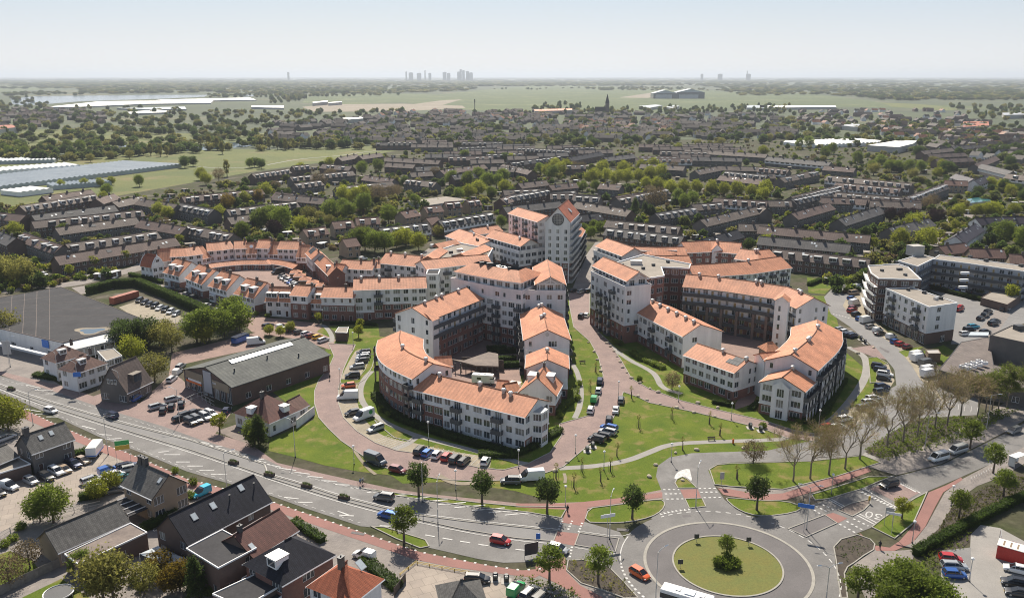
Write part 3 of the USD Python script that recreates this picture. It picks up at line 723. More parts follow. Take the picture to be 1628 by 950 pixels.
def cars(where, head, what, text, group=None, jit=.06):
 """cars at photo points (or n evenly between two points); head = two photo points rear to front, or radians; what = letters colour+kind per car, or a count"""
 pts = px(where)
 n = what if isinstance(what, int) else len(what) // 2
 pos = [W(u, v, .6) for u, v in pts]
 if len(pts) == 2 and n > 2:
  pos = [pos[0] + (pos[1] - pos[0]) * i / (n - 1) for i in range(n)]
 rz = heading(head) if isinstance(head, str) else head
 for i, p in enumerate(pos[:n]):
  if isinstance(what, int):
   c, k = rnd.choice(COLS), rnd.choice(KINDS)
  else:
   c, k = LET[what[2 * i]], SH[what[2 * i + 1]]
  flip = math.pi if isinstance(what, int) and rnd.random() < .3 else 0
  car(k, c, p + np.array([rnd.uniform(-.15, .15), rnd.uniform(-.15, .15)]), rz + flip + rnd.uniform(-jit, jit), text, group)

# ---------------------------------------------------------------- vegetation
def leaf_cloud(R, clumps, per, size, clump_r, rs, flat=1.0):
 """leaf triangles in clumps; clumps: (n,3) centres"""
 n = len(clumps) * per
 c = np.repeat(clumps, per, 0) + rs.normal(0, 1, (n, 3)) * clump_r * np.array([1, 1, .75])
 a = rs.normal(0, 1, (n, 3)); a /= np.linalg.norm(a, axis=1, keepdims=True)
 b = np.cross(a, rs.normal(0, 1, (n, 3))); b /= np.linalg.norm(b, axis=1, keepdims=True)
 s = size * rs.uniform(.6, 1.35, (n, 1))
 v = np.stack([c - a * s * .5, c + a * s * .5 + b * s * .12, c + b * s * .75], 1).reshape(-1, 3)
 return v, np.arange(3 * n).reshape(-1, 3)
def crown_points(n, rs, rx, rz, zc, shape='round', bump=.3):
 d = rs.normal(0, 1, (n, 3)); d /= np.linalg.norm(d, axis=1, keepdims=True)
 lump = .5 + bump * meshkit.fbm(d * 1.9 + rs.uniform(0, 50, 3), 3) * 2.4
 r = lump * rs.uniform(.55, 1.0, n) ** .5
 p = d * r[:, None] * np.array([rx, rx, rz])
 if shape == 'cone':
  u = rs.uniform(0, 1, n); rr = (1 - u) ** .8 * rx * (.75 + .4 * rs.uniform(0, 1, n)); th = rs.uniform(0, 2 * math.pi, n)
  p = np.column_stack([np.cos(th) * rr, np.sin(th) * rr, (u * 2 - 1) * rz])
 if shape == 'pear':
  k = np.clip(1.05 - .42 * (p[:, 2] / rz), .3, 1.5); p[:, :2] *= k[:, None]
 if shape == 'dome':
  p[:, 2] = np.where(p[:, 2] < 0, p[:, 2] * .85, p[:, 2])
 return p + np.array([0, 0, zc])
TREEPROTO = {}
# kind: leaf material, height, crown radius, clumps, leaves per clump, leaf size, shape, trunk share, label word, name
TREES = {
 'street': ('leaf_green', 7.6, 2.3, 120, 18, .38, 'pear', .34, 'young street tree with full green crown', 'street_tree'),
 'streetdark': ('leaf_dark', 7.6, 2.1, 120, 18, .38, 'round', .32, 'dark green street tree', 'street_tree'),
 'spring': ('leaf_spring', 9.0, 3.9, 170, 18, .52, 'dome', .1, 'bright yellow-green broadleaf tree', 'broadleaf_tree'),
 'green': ('leaf_green', 9.5, 4.0, 180, 18, .52, 'dome', .1, 'green broadleaf tree', 'broadleaf_tree'),
 'dark': ('leaf_dark', 9.0, 3.6, 170, 18, .52, 'dome', .08, 'dark green dense tree', 'dense_tree'),
 'olive': ('leaf_olive', 9.0, 3.8, 130, 16, .48, 'dome', .12, 'olive green thinly leaved tree', 'thin_tree'),
 'gold': ('leaf_gold', 7.0, 3.0, 120, 18, .44, 'dome', .12, 'golden yellow tree', 'golden_tree'),
 'brown': ('leaf_brown', 9.0, 4.2, 140, 15, .42, 'dome', .12, 'brownish tree just coming into leaf', 'budding_tree'),
 'purple': ('leaf_purple', 8.0, 3.4, 130, 26, .42, 'round', .16, 'dark purple-leaved tree', 'purple_tree'),
 'poplar': ('leaf_olive', 15.0, 2.6, 120, 24, .55, 'round', .12, 'tall narrow poplar', 'poplar_tree'),
 'conifer': ('leaf_dark', 9.0, 2.3, 130, 24, .4, 'cone', .06, 'dark conifer', 'conifer_tree'),
 'sapling': ('leaf_olive', 3.6, .55, 16, 12, .16, 'round', .5, 'thin sapling staked in the lawn', 'sapling'),
 'small': ('leaf_spring', 4.4, 1.5, 60, 22, .3, 'round', .34, 'small light green tree', 'small_tree'),
}
def limb(mb, a, b, r0, r1, n=5):
 m = (a + b) / 2 + nrs.normal(0, .04, 3) * np.linalg.norm(b - a); mb.tube([a, m, b], [r0, (r0 + r1) / 2, r1], n, cap=False)
def make_tree(kind, label, loc, rz, sc, group):
 lm, h, cr, ncl, per, size, shape, tr, word, name = TREES[kind]
 rs = np.random.RandomState(sum(map(ord, kind)))
 t = thing(name, label, 'tree' if kind != 'sapling' else 'sapling', loc, rz, sc, group=group)
 zb = h * tr; rz_ = (h - zb) / 2
 mb = MB(); top = np.array([0, 0, h * .72])
 r0 = .028 * h ** .9 + .04
 mb.tube([(0, 0, -.1), (.03, 0, h * tr), (0, .06, h * .5), tuple(top)], [r0 * 1.25, r0 * .9, r0 * .6, r0 * .2], 7)
 P = crown_points(ncl, rs, cr, rz_, zb + rz_, shape)
 for k in range(0, min(ncl, 60), 6):
  q = P[k]; z = np.clip(q[2] - .5 * np.hypot(q[0], q[1]), zb * .8, h * .6); limb(mb, np.array([0, 0, z]), q, r0 * .35, .03)
 mb.build('trunk', 'bark', t)
 v, f = leaf_cloud(None, P, per, size, cr * .18, rs)
 v[:, 2] = np.maximum(v[:, 2], zb * .55)
 MB().add(v, f).build('crown', lm, t)
 if kind == 'sapling':
  for x in (-.45, .45):
   MB().tube([(x, 0, 0), (x, 0, 1.5)], .045, 5).build('stake', 'wood', t)
 return t
TREEPOS = []
def tree(kind, p, h=None, where='', group=None, squash=None, z=0.0, label=None):
 s = (h or TREES[kind][1]) / TREES[kind][1] * rnd.uniform(.95, 1.05)
 w = s * (squash or 1.0) * rnd.uniform(.94, 1.08)
 lab = label or (TREES[kind][8] + ' ' + where)
 a = (p[0], p[1], z); TREEPOS.append((p[0], p[1], TREES[kind][2] * w))
 if kind in TREEPROTO:
  return dup(TREEPROTO[kind], a, rnd.uniform(0, 6.28), (w, w, s), lab, group)
 TREEPROTO[kind] = make_tree(kind, lab, a, rnd.uniform(0, 6.28), (w, w, s), group)
 return TREEPROTO[kind]
def trees(text, kind, where, h=None, group=None, squash=None):
 for u, v in px(text):
  tree(kind, W(u, v), h * rnd.uniform(.9, 1.1) if h else None, where, group, squash)
def hedge(name, text, w, h, label, mat_='hedge_leaf', per_m=42, size=.3, closed=False, cat='hedge', group=None, trim=1.0):
 """a clipped hedge along ground points: stems inside, leaves through its box"""
 P = wp(text) if isinstance(text, str) else text
 L = LineString(list(P) + ([P[0]] if closed else [])); rs = np.random.RandomState(int(L.length * 10) % 9999)
 n = int(L.length * per_m * (w + h) / 2.2); ctr = []
 for s in rs.uniform(0, L.length, n):
  a, b = L.interpolate(s), L.interpolate(min(s + .3, L.length)); d = unit(np.array([b.x - a.x, b.y - a.y]) + 1e-9); q = left(d)
  side = rs.choice(3)
  o, z = ((rs.uniform(-.5, .5) * w, h * rs.uniform(.9, 1.04)) if side == 0 else ((side * 2 - 3) * w * .5 * rs.uniform(.85, 1.08), h * rs.uniform(.05, 1.0)))
  ctr.append((a.x + q[0] * o, a.y + q[1] * o, z))
 mid = L.interpolate(.5, normalized=True)
 t = thing(name, label, cat, group=group); THINGS[-1] = (t, (mid.x, mid.y, 0))
 v, f = leaf_cloud(None, np.array(ctr), 3, size, .1 * trim, rs)
 MB().add(v, f).build('leaves', mat_, t)
 g = L.buffer(w * .36, cap_style=2, join_style=2); core = MB()
 for q in getattr(g, 'geoms', [g]):
  hs = [list(r.coords)[:-1] for r in q.interiors]
  core.flat(list(q.exterior.coords)[:-1], h * .88, hs)
  for r in [q.exterior, *q.interiors]:
   core.prism(np.array(r.coords)[:-1], 0, h * .88, top=False)
 core.build('branches', mat_, t)
 return t
SHRUBP = {}
def shrub(p, r, h, mat_, label, group=None, cat='shrub', name='shrub'):
 loc = (p[0], p[1], 0); sc = (r, r, h)
 if (name, mat_) in SHRUBP:
  return dup(SHRUBP[(name, mat_)], loc, rnd.uniform(0, 6), sc, label, group)
 t = thing(name, label, cat, loc, 0.0, sc, group=group); rs = np.random.RandomState(len(mat_) + 3)
 P = crown_points(46, rs, .85, .5, .5, 'dome'); P[:, 2] = np.abs(P[:, 2])
 v, f = leaf_cloud(None, P, 14, .2, .13, rs); v[:, 2] = np.maximum(v[:, 2], 0)
 MB().add(v, f).build('leaves', mat_, t)
 st = MB()
 for k in range(6):
  st.tube([(0, 0, 0), tuple(P[k * 5] * .8)], .02, 4)
 st.build('stems', 'bark', t)
 SHRUBP[(name, mat_)] = t
 return t
def shrubs(text, r, h, mat_, label, group=None):
 for u, v in px(text):
  shrub(W(u, v), r * rnd.uniform(.8, 1.2), h * rnd.uniform(.85, 1.15), mat_, label, group)
def groundcover(name, where, mat_, label, h=.7, dens=2.2, size=.32, holes=None, cat='planting'):
 """low planting over a bed: leaves nobody could count"""
 P = wp(where) if isinstance(where, str) else where
 g = Polygon(P).buffer(0); rs = np.random.RandomState(int(g.area) % 9999); x0, y0, x1, y1 = g.bounds
 pts = np.column_stack([rs.uniform(x0, x1, int((x1 - x0) * (y1 - y0) * dens)), rs.uniform(y0, y1, int((x1 - x0) * (y1 - y0) * dens))])
 import shapely
 pts = pts[shapely.contains_xy(g, pts[:, 0], pts[:, 1])]
 k = meshkit.fbm(np.column_stack([pts * .35, np.zeros(len(pts))]), 3)
 c = np.column_stack([pts, h * (.15 + k * 1.1) * rs.uniform(.4, 1, len(pts))])
 v, f = leaf_cloud(None, c, 5, size, .16, rs); v[:, 2] = np.maximum(v[:, 2], .05)
 m = MB().add(v, f).build(name, mat_, kind='stuff')
 describe(m, label, cat)
 return m
# bare plane trees: forked limbs down to twigs
def bare_tree(h, rs):
 big, fine = MB(), MB()
 def grow(p, d, L, r, lev):
  q = p + d * L; mid = (p + q) / 2 + rs.normal(0, .05, 3) * L
  if lev < 4:
   big.tube([p, mid, q], [r, r * .85, r * .68], 6 if lev < 2 else 4, cap=False)
  else:
   fine.tube([p, mid, q], [r, r * .85, r * .6], 3, cap=False)
  if lev >= 6:
   return
  n = 4 if lev == 0 else (3 if lev < 4 else rs.choice([3, 4]))
  for k in range(n):
   ax = rs.normal(0, 1, 3); ax -= d * (ax @ d); ax = unit(ax); sp = (.62 if lev == 0 else .66) * rs.uniform(.55, 1.35)
   nd = unit(d * math.cos(sp) + ax * math.sin(sp) + np.array([0, 0, .16]))
   start = q if k == 0 or lev == 0 else p + (q - p) * rs.uniform(.45, 1)
   grow(start, nd, L * rs.uniform(.64, .86) if lev else h * .26, max(r * rs.uniform(.45, .6), .02), lev + 1)
 grow(np.array([0, 0, -.1]), np.array([.02, .01, 1.0]), h * .3, h * .019, 0)
 return big, fine
BARE = {}
def plane_tree(p, h, label, variant, leafy=False):
 loc = (p[0], p[1], 0); key = (variant, leafy); rz = rnd.uniform(0, 6)
 if key in BARE:
  return dup(BARE[key], loc, rz, h / 13, label, 'plane trees along the parking lot')
 t = thing('plane_tree', label, 'tree', loc, rz, h / 13, group='plane trees along the parking lot')
 rs = np.random.RandomState(40 + variant)
 big, fine = bare_tree(13.0, rs)
 big.build('trunk', 'plane_bark', t); fine.build('twigs', 'twig', t)
 tips = np.vstack(fine.v); tips = tips[tips[:, 2] > 5]
 pick = tips[rs.choice(len(tips), 2300 if leafy else 2600)]
 v, f = leaf_cloud(None, pick, 3 if leafy else 1, .32 if leafy else .17, .3, rs)
 MB().add(v, f).build('leaves' if leafy else 'buds', 'leaf_green' if leafy else 'leaf_olive', t)
 BARE[key] = t
 return t
def scatter(name, protos, pos, scale, rz, label, cat, kind='stuff'):
 """a PointInstancer for what nobody could count; protos: list of (name, MB, material)"""
 pi = UsdGeom.PointInstancer.Define(stage, '/World/' + numbered('', name))
 paths = []
 for n, mb, m in protos:
  g = UsdGeom.Xform.Define(stage, str(pi.GetPath()) + '/' + n)
  for k, (pn, b_, mm) in enumerate(mb if isinstance(mb, list) else [(n + '_surface', mb, m)]):
   b_.build(pn, mm, g.GetPrim())
  paths.append(g.GetPath())
 pi.CreatePrototypesRel().SetTargets(paths)
 N = len(pos); rs = np.random.RandomState(N)
 pi.CreateProtoIndicesAttr(Vt.IntArray.FromNumpy(rs.randint(0, len(paths), N).astype(np.int32)))
 pi.CreatePositionsAttr(Vt.Vec3fArray.FromNumpy(np.asarray(pos, np.float32)))
 sc = np.asarray(scale, np.float32); sc = np.repeat(sc[:, None], 3, 1) if sc.ndim == 1 else sc
 pi.CreateScalesAttr(Vt.Vec3fArray.FromNumpy(sc))
 q = np.zeros((N, 4), np.float32); q[:, 2] = np.sin(np.asarray(rz) / 2); q[:, 3] = np.cos(np.asarray(rz) / 2)
 pi.CreateOrientationsAttr(Vt.QuathArray([Gf.Quath(float(a[3]), 0, 0, float(a[2])) for a in q]))
 describe(pi.GetPrim(), label, cat, None, kind)
 return pi

# ================================================================ THE GROUND
def ribbon(name, text, w, mat_, level, soft=2, side=None):
 P = wp(text) if isinstance(text, str) else text
 if soft:
  P = chaikin(P, False, soft)
 g = LineString(P).buffer(w / 2, cap_style=2, join_style=1)
 MB().flat(list(g.exterior.coords)[:-1], level_z(level), [list(r.coords)[:-1] for r in g.interiors]).build(name, mat_, kind='structure')
 return P
gx = np.linspace(-45000, 45000, 2)
MB().quad((-48000, -2500, -.06), (48000, -2500, -.06), (48000, 60000, -.06), (-48000, 60000, -.06)).build('ground', 'countryside', kind='structure')
sheet('town_ground', 'P -900,420 -200,330 0,318 150,312 330,283 520,258 640,238 800,228 1000,222 1300,222 1628,236 2300,270 2600,1250 -1200,1250', 'townground', 0)
# fields and water towards the horizon
sheet('meadow', 'P -500,345 -300,300 0,262 120,250 290,236 420,238 640,230 650,236 560,252 420,270 330,286 150,318 0,330', 'meadow', 1)
sheet('meadow', 'P 30,206 110,205 260,212 420,212 420,226 250,236 60,240 -200,240 -200,220', 'meadow', 1)
sheet('airfield', 'P 700,150 860,134 1000,139 1300,150 1420,165 1640,172 1800,168 1800,176 1500,172 1340,170 1180,172 1000,180 900,178 760,176 640,163', 'airfield', 1)
sheet('field', 'P 490,150 600,148 740,152 700,160 560,166 480,164', 'airfield', 1)
sheet('bare_field', 'P 480,170 520,166 640,165 735,168 740,172 640,177 500,178', 'bare_soil', 2)
sheet('bare_field', 'P 655,166 700,160 735,158 700,168', 'bare_soil', 2)
sheet('sand_track', 'P 985,155 1040,147 1050,149 1030,156', 'bare_soil', 2)
sheet('field', 'P 1400,163 1470,166 1530,174 1500,176 1420,170', 'meadow', 2)
sheet('field', 'P 0,134 125,133 128,140 0,146', 'airfield', 1)
sheet('field', 'P 340,149 420,146 440,151 360,155', 'airfield', 1)
sheet('lake', 'P 16,156 60,153 240,151 330,151 325,154 260,157 130,161 40,168 20,166', 'water', 1)
sheet('lake', 'P 380,151 410,150 405,153 385,154', 'water', 1)
sheet('pond', 'P 135,240 200,230 270,232 400,225 402,232 340,238 276,240 210,236', 'water', 2)
sheet('pond', 'P 268,218 290,216 286,221 270,222', 'water', 2)
ribbon('sand_path', 'P 425,262 480,252 540,248 590,240 640,238', 2.5, 'footpath', 2)
ribbon('sand_path', 'P 310,265 345,267 395,266', 2.5, 'footpath', 2)
# streets of the housing estate (paved, seen between the rows)
for t, w in (('L0 0,640 190,590 400,600 640,540 860,490 880,470 1000,440', 9), ('P 40,425 60,415 150,440', 7), ('P 440,385 520,395 620,385 760,360', 7), ('P 690,395 660,420 560,420', 6),
             ('L3 830,420 1080,360 1200,240 1250,150', 13), ('L3 620,405 860,450', 7), ('P 955,365 1000,345 960,330', 9), ('P 1075,365 1130,385 1160,378', 12), ('L2 470,640 500,560 540,430 610,330', 7),
             ('P 1208,372 1330,390 1390,408', 6), ('P 1000,318 1100,300 1200,300 1400,300', 6), ('P 0,385 100,365 210,345', 6), ('P 230,395 330,375 420,350', 6), ('P 640,300 760,285 960,260', 6), ('P 900,292 960,288 1000,296', 8)):
 ribbon('estate_street', t, w, 'grey_pavers', 2)
# the park around the complex
sheet('lawn', 'P 520,545 560,535 620,535 905,465 945,465 1320,470 1345,560 1440,640 1400,700 1300,722 1060,792 1050,802 960,800 900,803 820,780 720,765 640,768 560,712 500,640 508,600', 'grass', 1)
sheet('lawn', 'M1 105,760 270,800 450,850 640,885 850,910 960,915 940,870 700,860 640,755 570,700 480,630 415,560 388,480 388,400 430,310 480,250 515,180 495,155 478,170 475,245 300,320 130,400 225,470 345,470 390,520 380,570 110,690', 'grass', 2)
sheet('lawn', 'L1 200,835 430,835 500,900 480,930 380,900 300,880', 'grass', 2)
sheet('lawn', 'L1 470,845 780,830 790,920 700,925 580,920 500,870', 'grass', 2)
sheet('lawn', 'L3 290,545 480,570 400,650 300,640', 'grass', 2)
sheet('parking_bays', 'M1 650,130 735,150 700,230 660,330 645,400 650,470 690,560 760,640 860,690 1000,710 1200,760 1480,800 1465,880 1330,865 1100,810 930,775 800,745 700,690 610,610 550,530 525,440 530,370 565,280 605,200', 'beige_pavers', 2, soft=1)
sheet('grass_island', 'M1 545,320 650,325 700,260 735,165 760,165 745,240 700,320 655,348 550,345', 'grass', 3, kerb='kerb')
sheet('grass_island', 'M1 760,575 830,600 1000,675 975,700 880,680 780,600', 'grass', 3, kerb='kerb')
sheet('grass_island', 'M1 1480,805 1628,830 1628,860 1470,865', 'grass', 3)
sheet('grass_island', 'M1 675,790 745,860 950,905 900,910 760,890 700,850', 'grass', 3)
STREET = sheet('brick_street', 'P 522,546 565,548 562,556 555,567 546,587 538,618 538,641 546,664 567,685 597,704 630,716 660,720 704,731 761,743 800,747 839,737 875,719 893,692 889,674 913,667 938,660 954,628 959,597 951,567 938,543 912,520 906,490 904,466 938,460 937,500 945,522 966,541 987,572 1004,602 1032,618 1084,637 1135,650 1220,670 1262,684 1300,690 1345,655 1350,662 1300,702 1250,696 1220,684 1182,674 1104,655 1032,640 1014,631 991,623 984,644 968,680 916,724 895,742 866,752 820,762 771,765 717,763 690,760 640,752 596,738 565,716 543,701 523,682 507,664 500,641 500,622 507,604 523,584 531,566', 'red_pavers', 4, kerb='kerb')
for t, w in (('M1 740,270 690,320 665,390 680,460 740,530 830,590 920,630 1020,668 1150,705 1300,740 1480,790 1628,822 M2 70,828 150,842', 1.7), ('M2 345,868 550,858 760,825 900,770 1000,728 1120,712 1300,705 1628,695 M3 130,690 200,668', 1.9),
             ('M3 540,120 640,170 662,230 650,310 610,380 560,450 500,520 450,570 380,605', 2.2), ('M2 600,60 750,190 900,262 945,300 975,375 1100,410', 1.8), ('M1 880,750 960,720 1020,672', 1.8),
             ('M2 425,225 460,280 485,400 470,500 440,560', 1.5), ('L1 420,835 460,850 500,910 490,945', 1.6), ('M3 550,490 590,510', 1.5), ('M3 625,770 760,830', 1.8)):
 ribbon('footpath', t, w, 'footpath', 3)
# court surfaces
sheet('courtyard', 'A 430,230 700,100 1050,140 1075,450 960,475 600,405', 'court_pavers', 3)
sheet('courtyard', 'E 290,340 480,325 720,400 800,450 700,500 680,650 560,650 400,470', 'court_pavers', 3)
sheet('courtyard', 'F 740,340 1090,300 1425,320 G 330,240 400,400 200,420 0,360 F 1425,560 1000,440', 'court_pavers', 3)
sheet('courtyard', 'G 420,260 680,330 820,390 560,400', 'court_pavers', 3)
sheet('entrance_lane', 'E 570,645 630,700 580,800 470,835 470,800', 'court_pavers', 3)
sheet('house_driveway', 'F 60,450 230,470 420,540 640,640 830,760 800,780 640,680 420,575 200,490', 'grey_pavers', 3)
sheet('row_street', 'L1 0,760 60,790 420,830 440,850 400,880 520,930 480,990 300,930 100,900 0,880 -120,770 -300,660 -420,560 -400,540 -200,640', 'court_pavers', 2)
# the big road, its median, lanes and pavements
sheet('pavement', 'P -80,558 0,584 77,606 165,635 258,661 320,682 400,706 440,735 511,752 575,766 632,778 684,785 761,793 839,801 960,796 1052,778 1055,792 985,803 905,812 829,810 761,806 684,796 575,777 457,749 420,732 258,680 77,622 -80,568', 'red_pavers', 3)
ROAD = sheet('main_road', 'P -100,560 0,597 77,619 165,649 258,677 320,699 420,729 457,746 511,760 575,774 632,786 684,793 761,803 839,814 893,822 929,829 985,845 1010,880 985,935 940,905 905,890 884,886 834,893 800,894 760,888 682,870 594,838 573,836 487,808 426,786 297,749 232,722 155,693 80,658 0,624 -100,580', 'asphalt', 4)
DOTS = wp('P -60,600 0,633 80,670 119,687 155,703 199,718 232,732 271,749 297,761 426,795 487,816 529,830 573,845 619,861 668,877 723,888 780,899 830,906 880,902')
sheet('bike_path', DOTS + wp('P 850,918 800,912 720,901 660,889 600,868 520,841 420,806 290,773 190,730 110,697 0,648 -60,615'), 'bike_red', 4)
sheet('pavement', 'P -60,612 0,645 110,694 190,727 290,770 420,803 520,838 600,865 660,886 720,898 800,909 850,915 900,905 1000,960 900,1100 200,1100 -200,1100 -200,640', 'grey_pavers', 2)
sheet('median', 'P -60,588 0,613 46,630 181,670 302,700 420,738 426,755 477,769 539,789 606,806 658,818 735,828 820,837 886,844 880,860 820,855 735,841 648,822 596,809 544,795 488,778 431,760 420,755 310,717 181,678 64,641 0,616', 'asphalt_old', 5, kerb='kerb_dark')
sheet('median', 'P 921,847 984,856 978,877 914,866', 'apron', 5, kerb='kerb')
sheet('bike_crossing', 'P 886,844 921,848 913,867 879,861', 'bike_red', 5)
sheet('bike_crossing', 'P 903,806 935,804 929,829 926,836 893,830 896,822', 'bike_red', 5)
sheet('verge', 'P 571,775 640,785 684,790 761,799 825,805 902,806 892,823 839,814 761,806 684,796 632,788', 'grass', 5, kerb='kerb_dark')
sheet('verge', 'P 929,830 936,808 960,805 1000,800 1050,793 1058,800 1052,812 1035,822 1000,830 965,831', 'grass', 5, soft=1, kerb='kerb')
sheet('verge', 'P 591,837 612,838 650,850 676,858 682,868 668,871 630,856', 'grass', 5, kerb='kerb')
sheet('bike_path', 'P 820,800 905,800 960,794 1000,790 1053,782 1053,790 1000,797 960,803 905,810 820,806', 'bike_red', 5)
sheet('bike_path', 'P 1141,776 1160,777 1208,786 1244,784 1300,766 1380,742 1385,749 1310,776 1250,794 1208,795 1160,788 1150,786', 'bike_red', 5)
sheet('pavement', 'P 1137,773 1160,774 1208,779 1240,775 1300,756 1380,730 1420,725 1500,697 1570,655 1640,618 1700,600 1700,625 1628,668 1600,685 1543,714 1497,737 1425,755 1380,742 1300,766 1244,786 1208,788 1160,779', 'grey_pavers', 4)
sheet('verge', 'P 1153,793 1160,791 1208,796 1248,796 1278,806 1262,815 1216,821 1190,817 1170,808', 'grass', 5, soft=1, kerb='kerb')
sheet('verge', 'P 1290,786 1330,774 1380,758 1420,757 1400,764 1373,776 1316,793 1296,795', 'grass', 5, kerb='kerb')
sheet('lawn', 'P 1128,746 1140,739 1161,737 1290,733 1372,724 1400,735 1330,757 1244,778 1160,773 1136,770', 'grass', 5, kerb='kerb')
sheet('north_arm_road', 'P 1055,800 1051,778 1043,757 1046,740 1064,727 1100,720 1220,716 1290,700 1330,690 1395,700 1372,722 1290,732 1161,735 1138,738 1126,747 1136,772 1152,794 1170,809 1195,822 1120,850 1035,824', 'asphalt', 4)
sheet('traffic_island', 'P 1073,768 1076,762 1085,758 1093,762 1104,772 1108,776 1078,776', 'grass', 6, kerb='kerb')
sheet('traffic_island', 'P 1089,793 1116,792 1122,805 1096,808', 'grass', 6, kerb='kerb')
sheet('bike_crossing', 'P 1081,778 1109,777 1115,791 1088,792', 'bike_red', 5)
CTR = np.array([.4558, 1.5699]) * CAMH
def circle(r, n=72, c=CTR):
 return [c + r * np.array([math.cos(a), math.sin(a)]) for a in np.arange(n) / n * 2 * math.pi]
def ringsheet(name, r1, r0, mat_, level):
 MB().flat(circle(r1), level_z(level), [circle(r0)]).build(name, mat_, kind='structure')
RI, RA, RO = .1133 * CAMH, .1726 * CAMH, .2285 * CAMH
MB().flat(circle(RO), level_z(5)).build('roundabout_road', 'asphalt', kind='structure')
sheet('right_road', 'P 1160,835 1208,821 1278,806 1316,793 1373,776 1425,757 1497,739 1543,716 1600,688 1660,655 1760,640 1760,690 1660,700 1628,714 1528,758 1474,781 1430,806 1386,838 1368,845 1341,857 1327,872 1329,925 1340,975 1290,975', 'asphalt', 4)
sheet('south_road', 'P 985,935 1000,970 1100,1060 1300,1060 1340,970 1290,930 1000,915', 'asphalt', 4)
ringsheet('roundabout_apron', RA, RI, 'apron', 6)
kerbline(circle(RA) + circle(RA)[:1], .07, 'kerb', w=.55, h=.06)
MB().flat(circle(RI), .10).build('roundabout_lawn', 'mown_grass', kind='structure')
kerbline(circle(RI) + circle(RI)[:1], .09, 'kerb', w=.3, h=.12)
# right-hand arm: medians, raised crossing, bike paths
sheet('median', 'N3 175,525 400,440 475,490 285,575', 'apron', 6, kerb='kerb')
sheet('median', 'N3 480,410 560,370 670,345 680,370 640,410 570,448', 'bitumen_warm', 6, kerb='kerb')
sheet('bike_crossing', 'N3 400,440 450,425 540,460 480,490', 'bike_red', 6)
sheet('raised_crossing', 'N3 670,275 850,225 990,300 860,370', 'red_pavers', 6)
sheet('verge', 'N3 690,515 760,460 860,395 960,335 1030,300 990,390 945,490 830,585', 'grass', 6, kerb='kerb')
sheet('bike_path', 'N3 610,545 700,625 800,640 860,600 940,510 1000,390 1040,300 1150,255 1240,207 1250,222 1130,300 1080,390 1020,510 940,610 830,660 720,660 640,590', 'bike_red', 5)
sheet('pavement', 'N3 1240,222 1450,110 1628,20 1700,0 1700,80 1500,200 1340,260 1200,360 1110,530 960,650 880,630 960,590 1030,500 1090,390 1140,300', 'grey_pavers', 4)
sheet('pavement', 'N3 640,585 720,660 830,660 960,650 940,720 760,800 800,950 650,950 560,760 590,735 700,660', 'grey_pavers', 4)
sheet('planting_bed', 'N3 455,640 500,590 600,562 680,590 708,620 700,655 640,690 580,735 540,760 520,800 540,950 500,950 480,820 470,720', 'planting_soil', 6, kerb='kerb')
sheet('planting_bed', 'N2 400,720 500,718 650,760 740,850 830,950 740,950 620,905 480,860 390,780', 'planting_soil', 6, kerb='kerb')
sheet('bike_path', 'N2 200,735 380,700 390,790 470,870 620,950 480,950 330,860 200,800', 'bike_red', 5)
sheet('planting_bed', 'N3 945,665 1100,525 1190,380 1350,285 1628,190 1700,170 1700,300 1628,330 1310,490 1295,600 1240,650 1110,665', 'planting_soil', 5)
sheet('planting_bed', 'M3 630,768 780,828 1270,690 1590,520 1480,500 1340,555 1000,560 820,640', 'planting_soil', 3)
sheet('parking_lot', 'N3 1110,660 1295,640 1300,560 1360,500 1480,520 1628,600 1700,700 1700,1100 1130,1100', 'footpath', 5)
sheet('parking_lot', 'N3 1110,660 1300,640 1300,850 1140,850', 'asphalt_old', 6)
# the street and parking right of the complex
sheet('east_street', 'P 1334,448 1375,452 1345,475 1340,486 1353,504 1388,525 1427,553 1450,582 1463,603 1500,640 1430,680 1395,700 1300,700 1290,692 1345,662 1425,612 1422,587 1409,572 1388,551 1352,520 1321,499 1310,472', 'asphalt_old', 4, soft=0)
sheet('parking_bays', 'P 1345,475 1372,462 1380,500 1430,545 1470,580 1500,640 1463,603 1450,582 1427,553 1388,525 1353,504 1340,486', 'beige_pavers', 5)
sheet('grass_island', 'M3 855,150 960,125 1010,120 900,185', 'grass', 6)
sheet('lawn', 'M3 960,165 1130,110 1200,150 1110,240', 'grass', 5)
sheet('brick_crossing', 'M3 560,130 700,110 780,200 690,180', 'red_pavers', 5)
sheet('parking_bays', 'M3 690,200 790,220 830,330 740,470 660,560 480,640 360,620 560,500 720,350', 'beige_pavers', 5)
sheet('grass_island', 'M3 665,190 720,185 790,225 720,250 720,340 680,345 675,260', 'grass', 6, kerb='kerb')
sheet('grass_island', 'M3 660,350 720,355 680,420 600,490 550,495 600,430', 'grass', 6)
sheet('parking_lot', 'M3 1100,300 1350,400 1340,540 1000,560 820,640 640,770 480,690 700,560 860,430 980,310', 'asphalt_old', 3)
sheet('back_parking', 'R 540,345 900,430 1200,420 1300,470 1250,560 1020,640 860,720 700,720 735,440', 'asphalt_old', 3)
sheet('parking_bays', 'R 1020,470 1110,510 1020,640 900,700 880,640', 'grey_pavers', 4)
sheet('parking_bays', 'R 560,330 900,400 890,420 560,345', 'beige_pavers', 4)
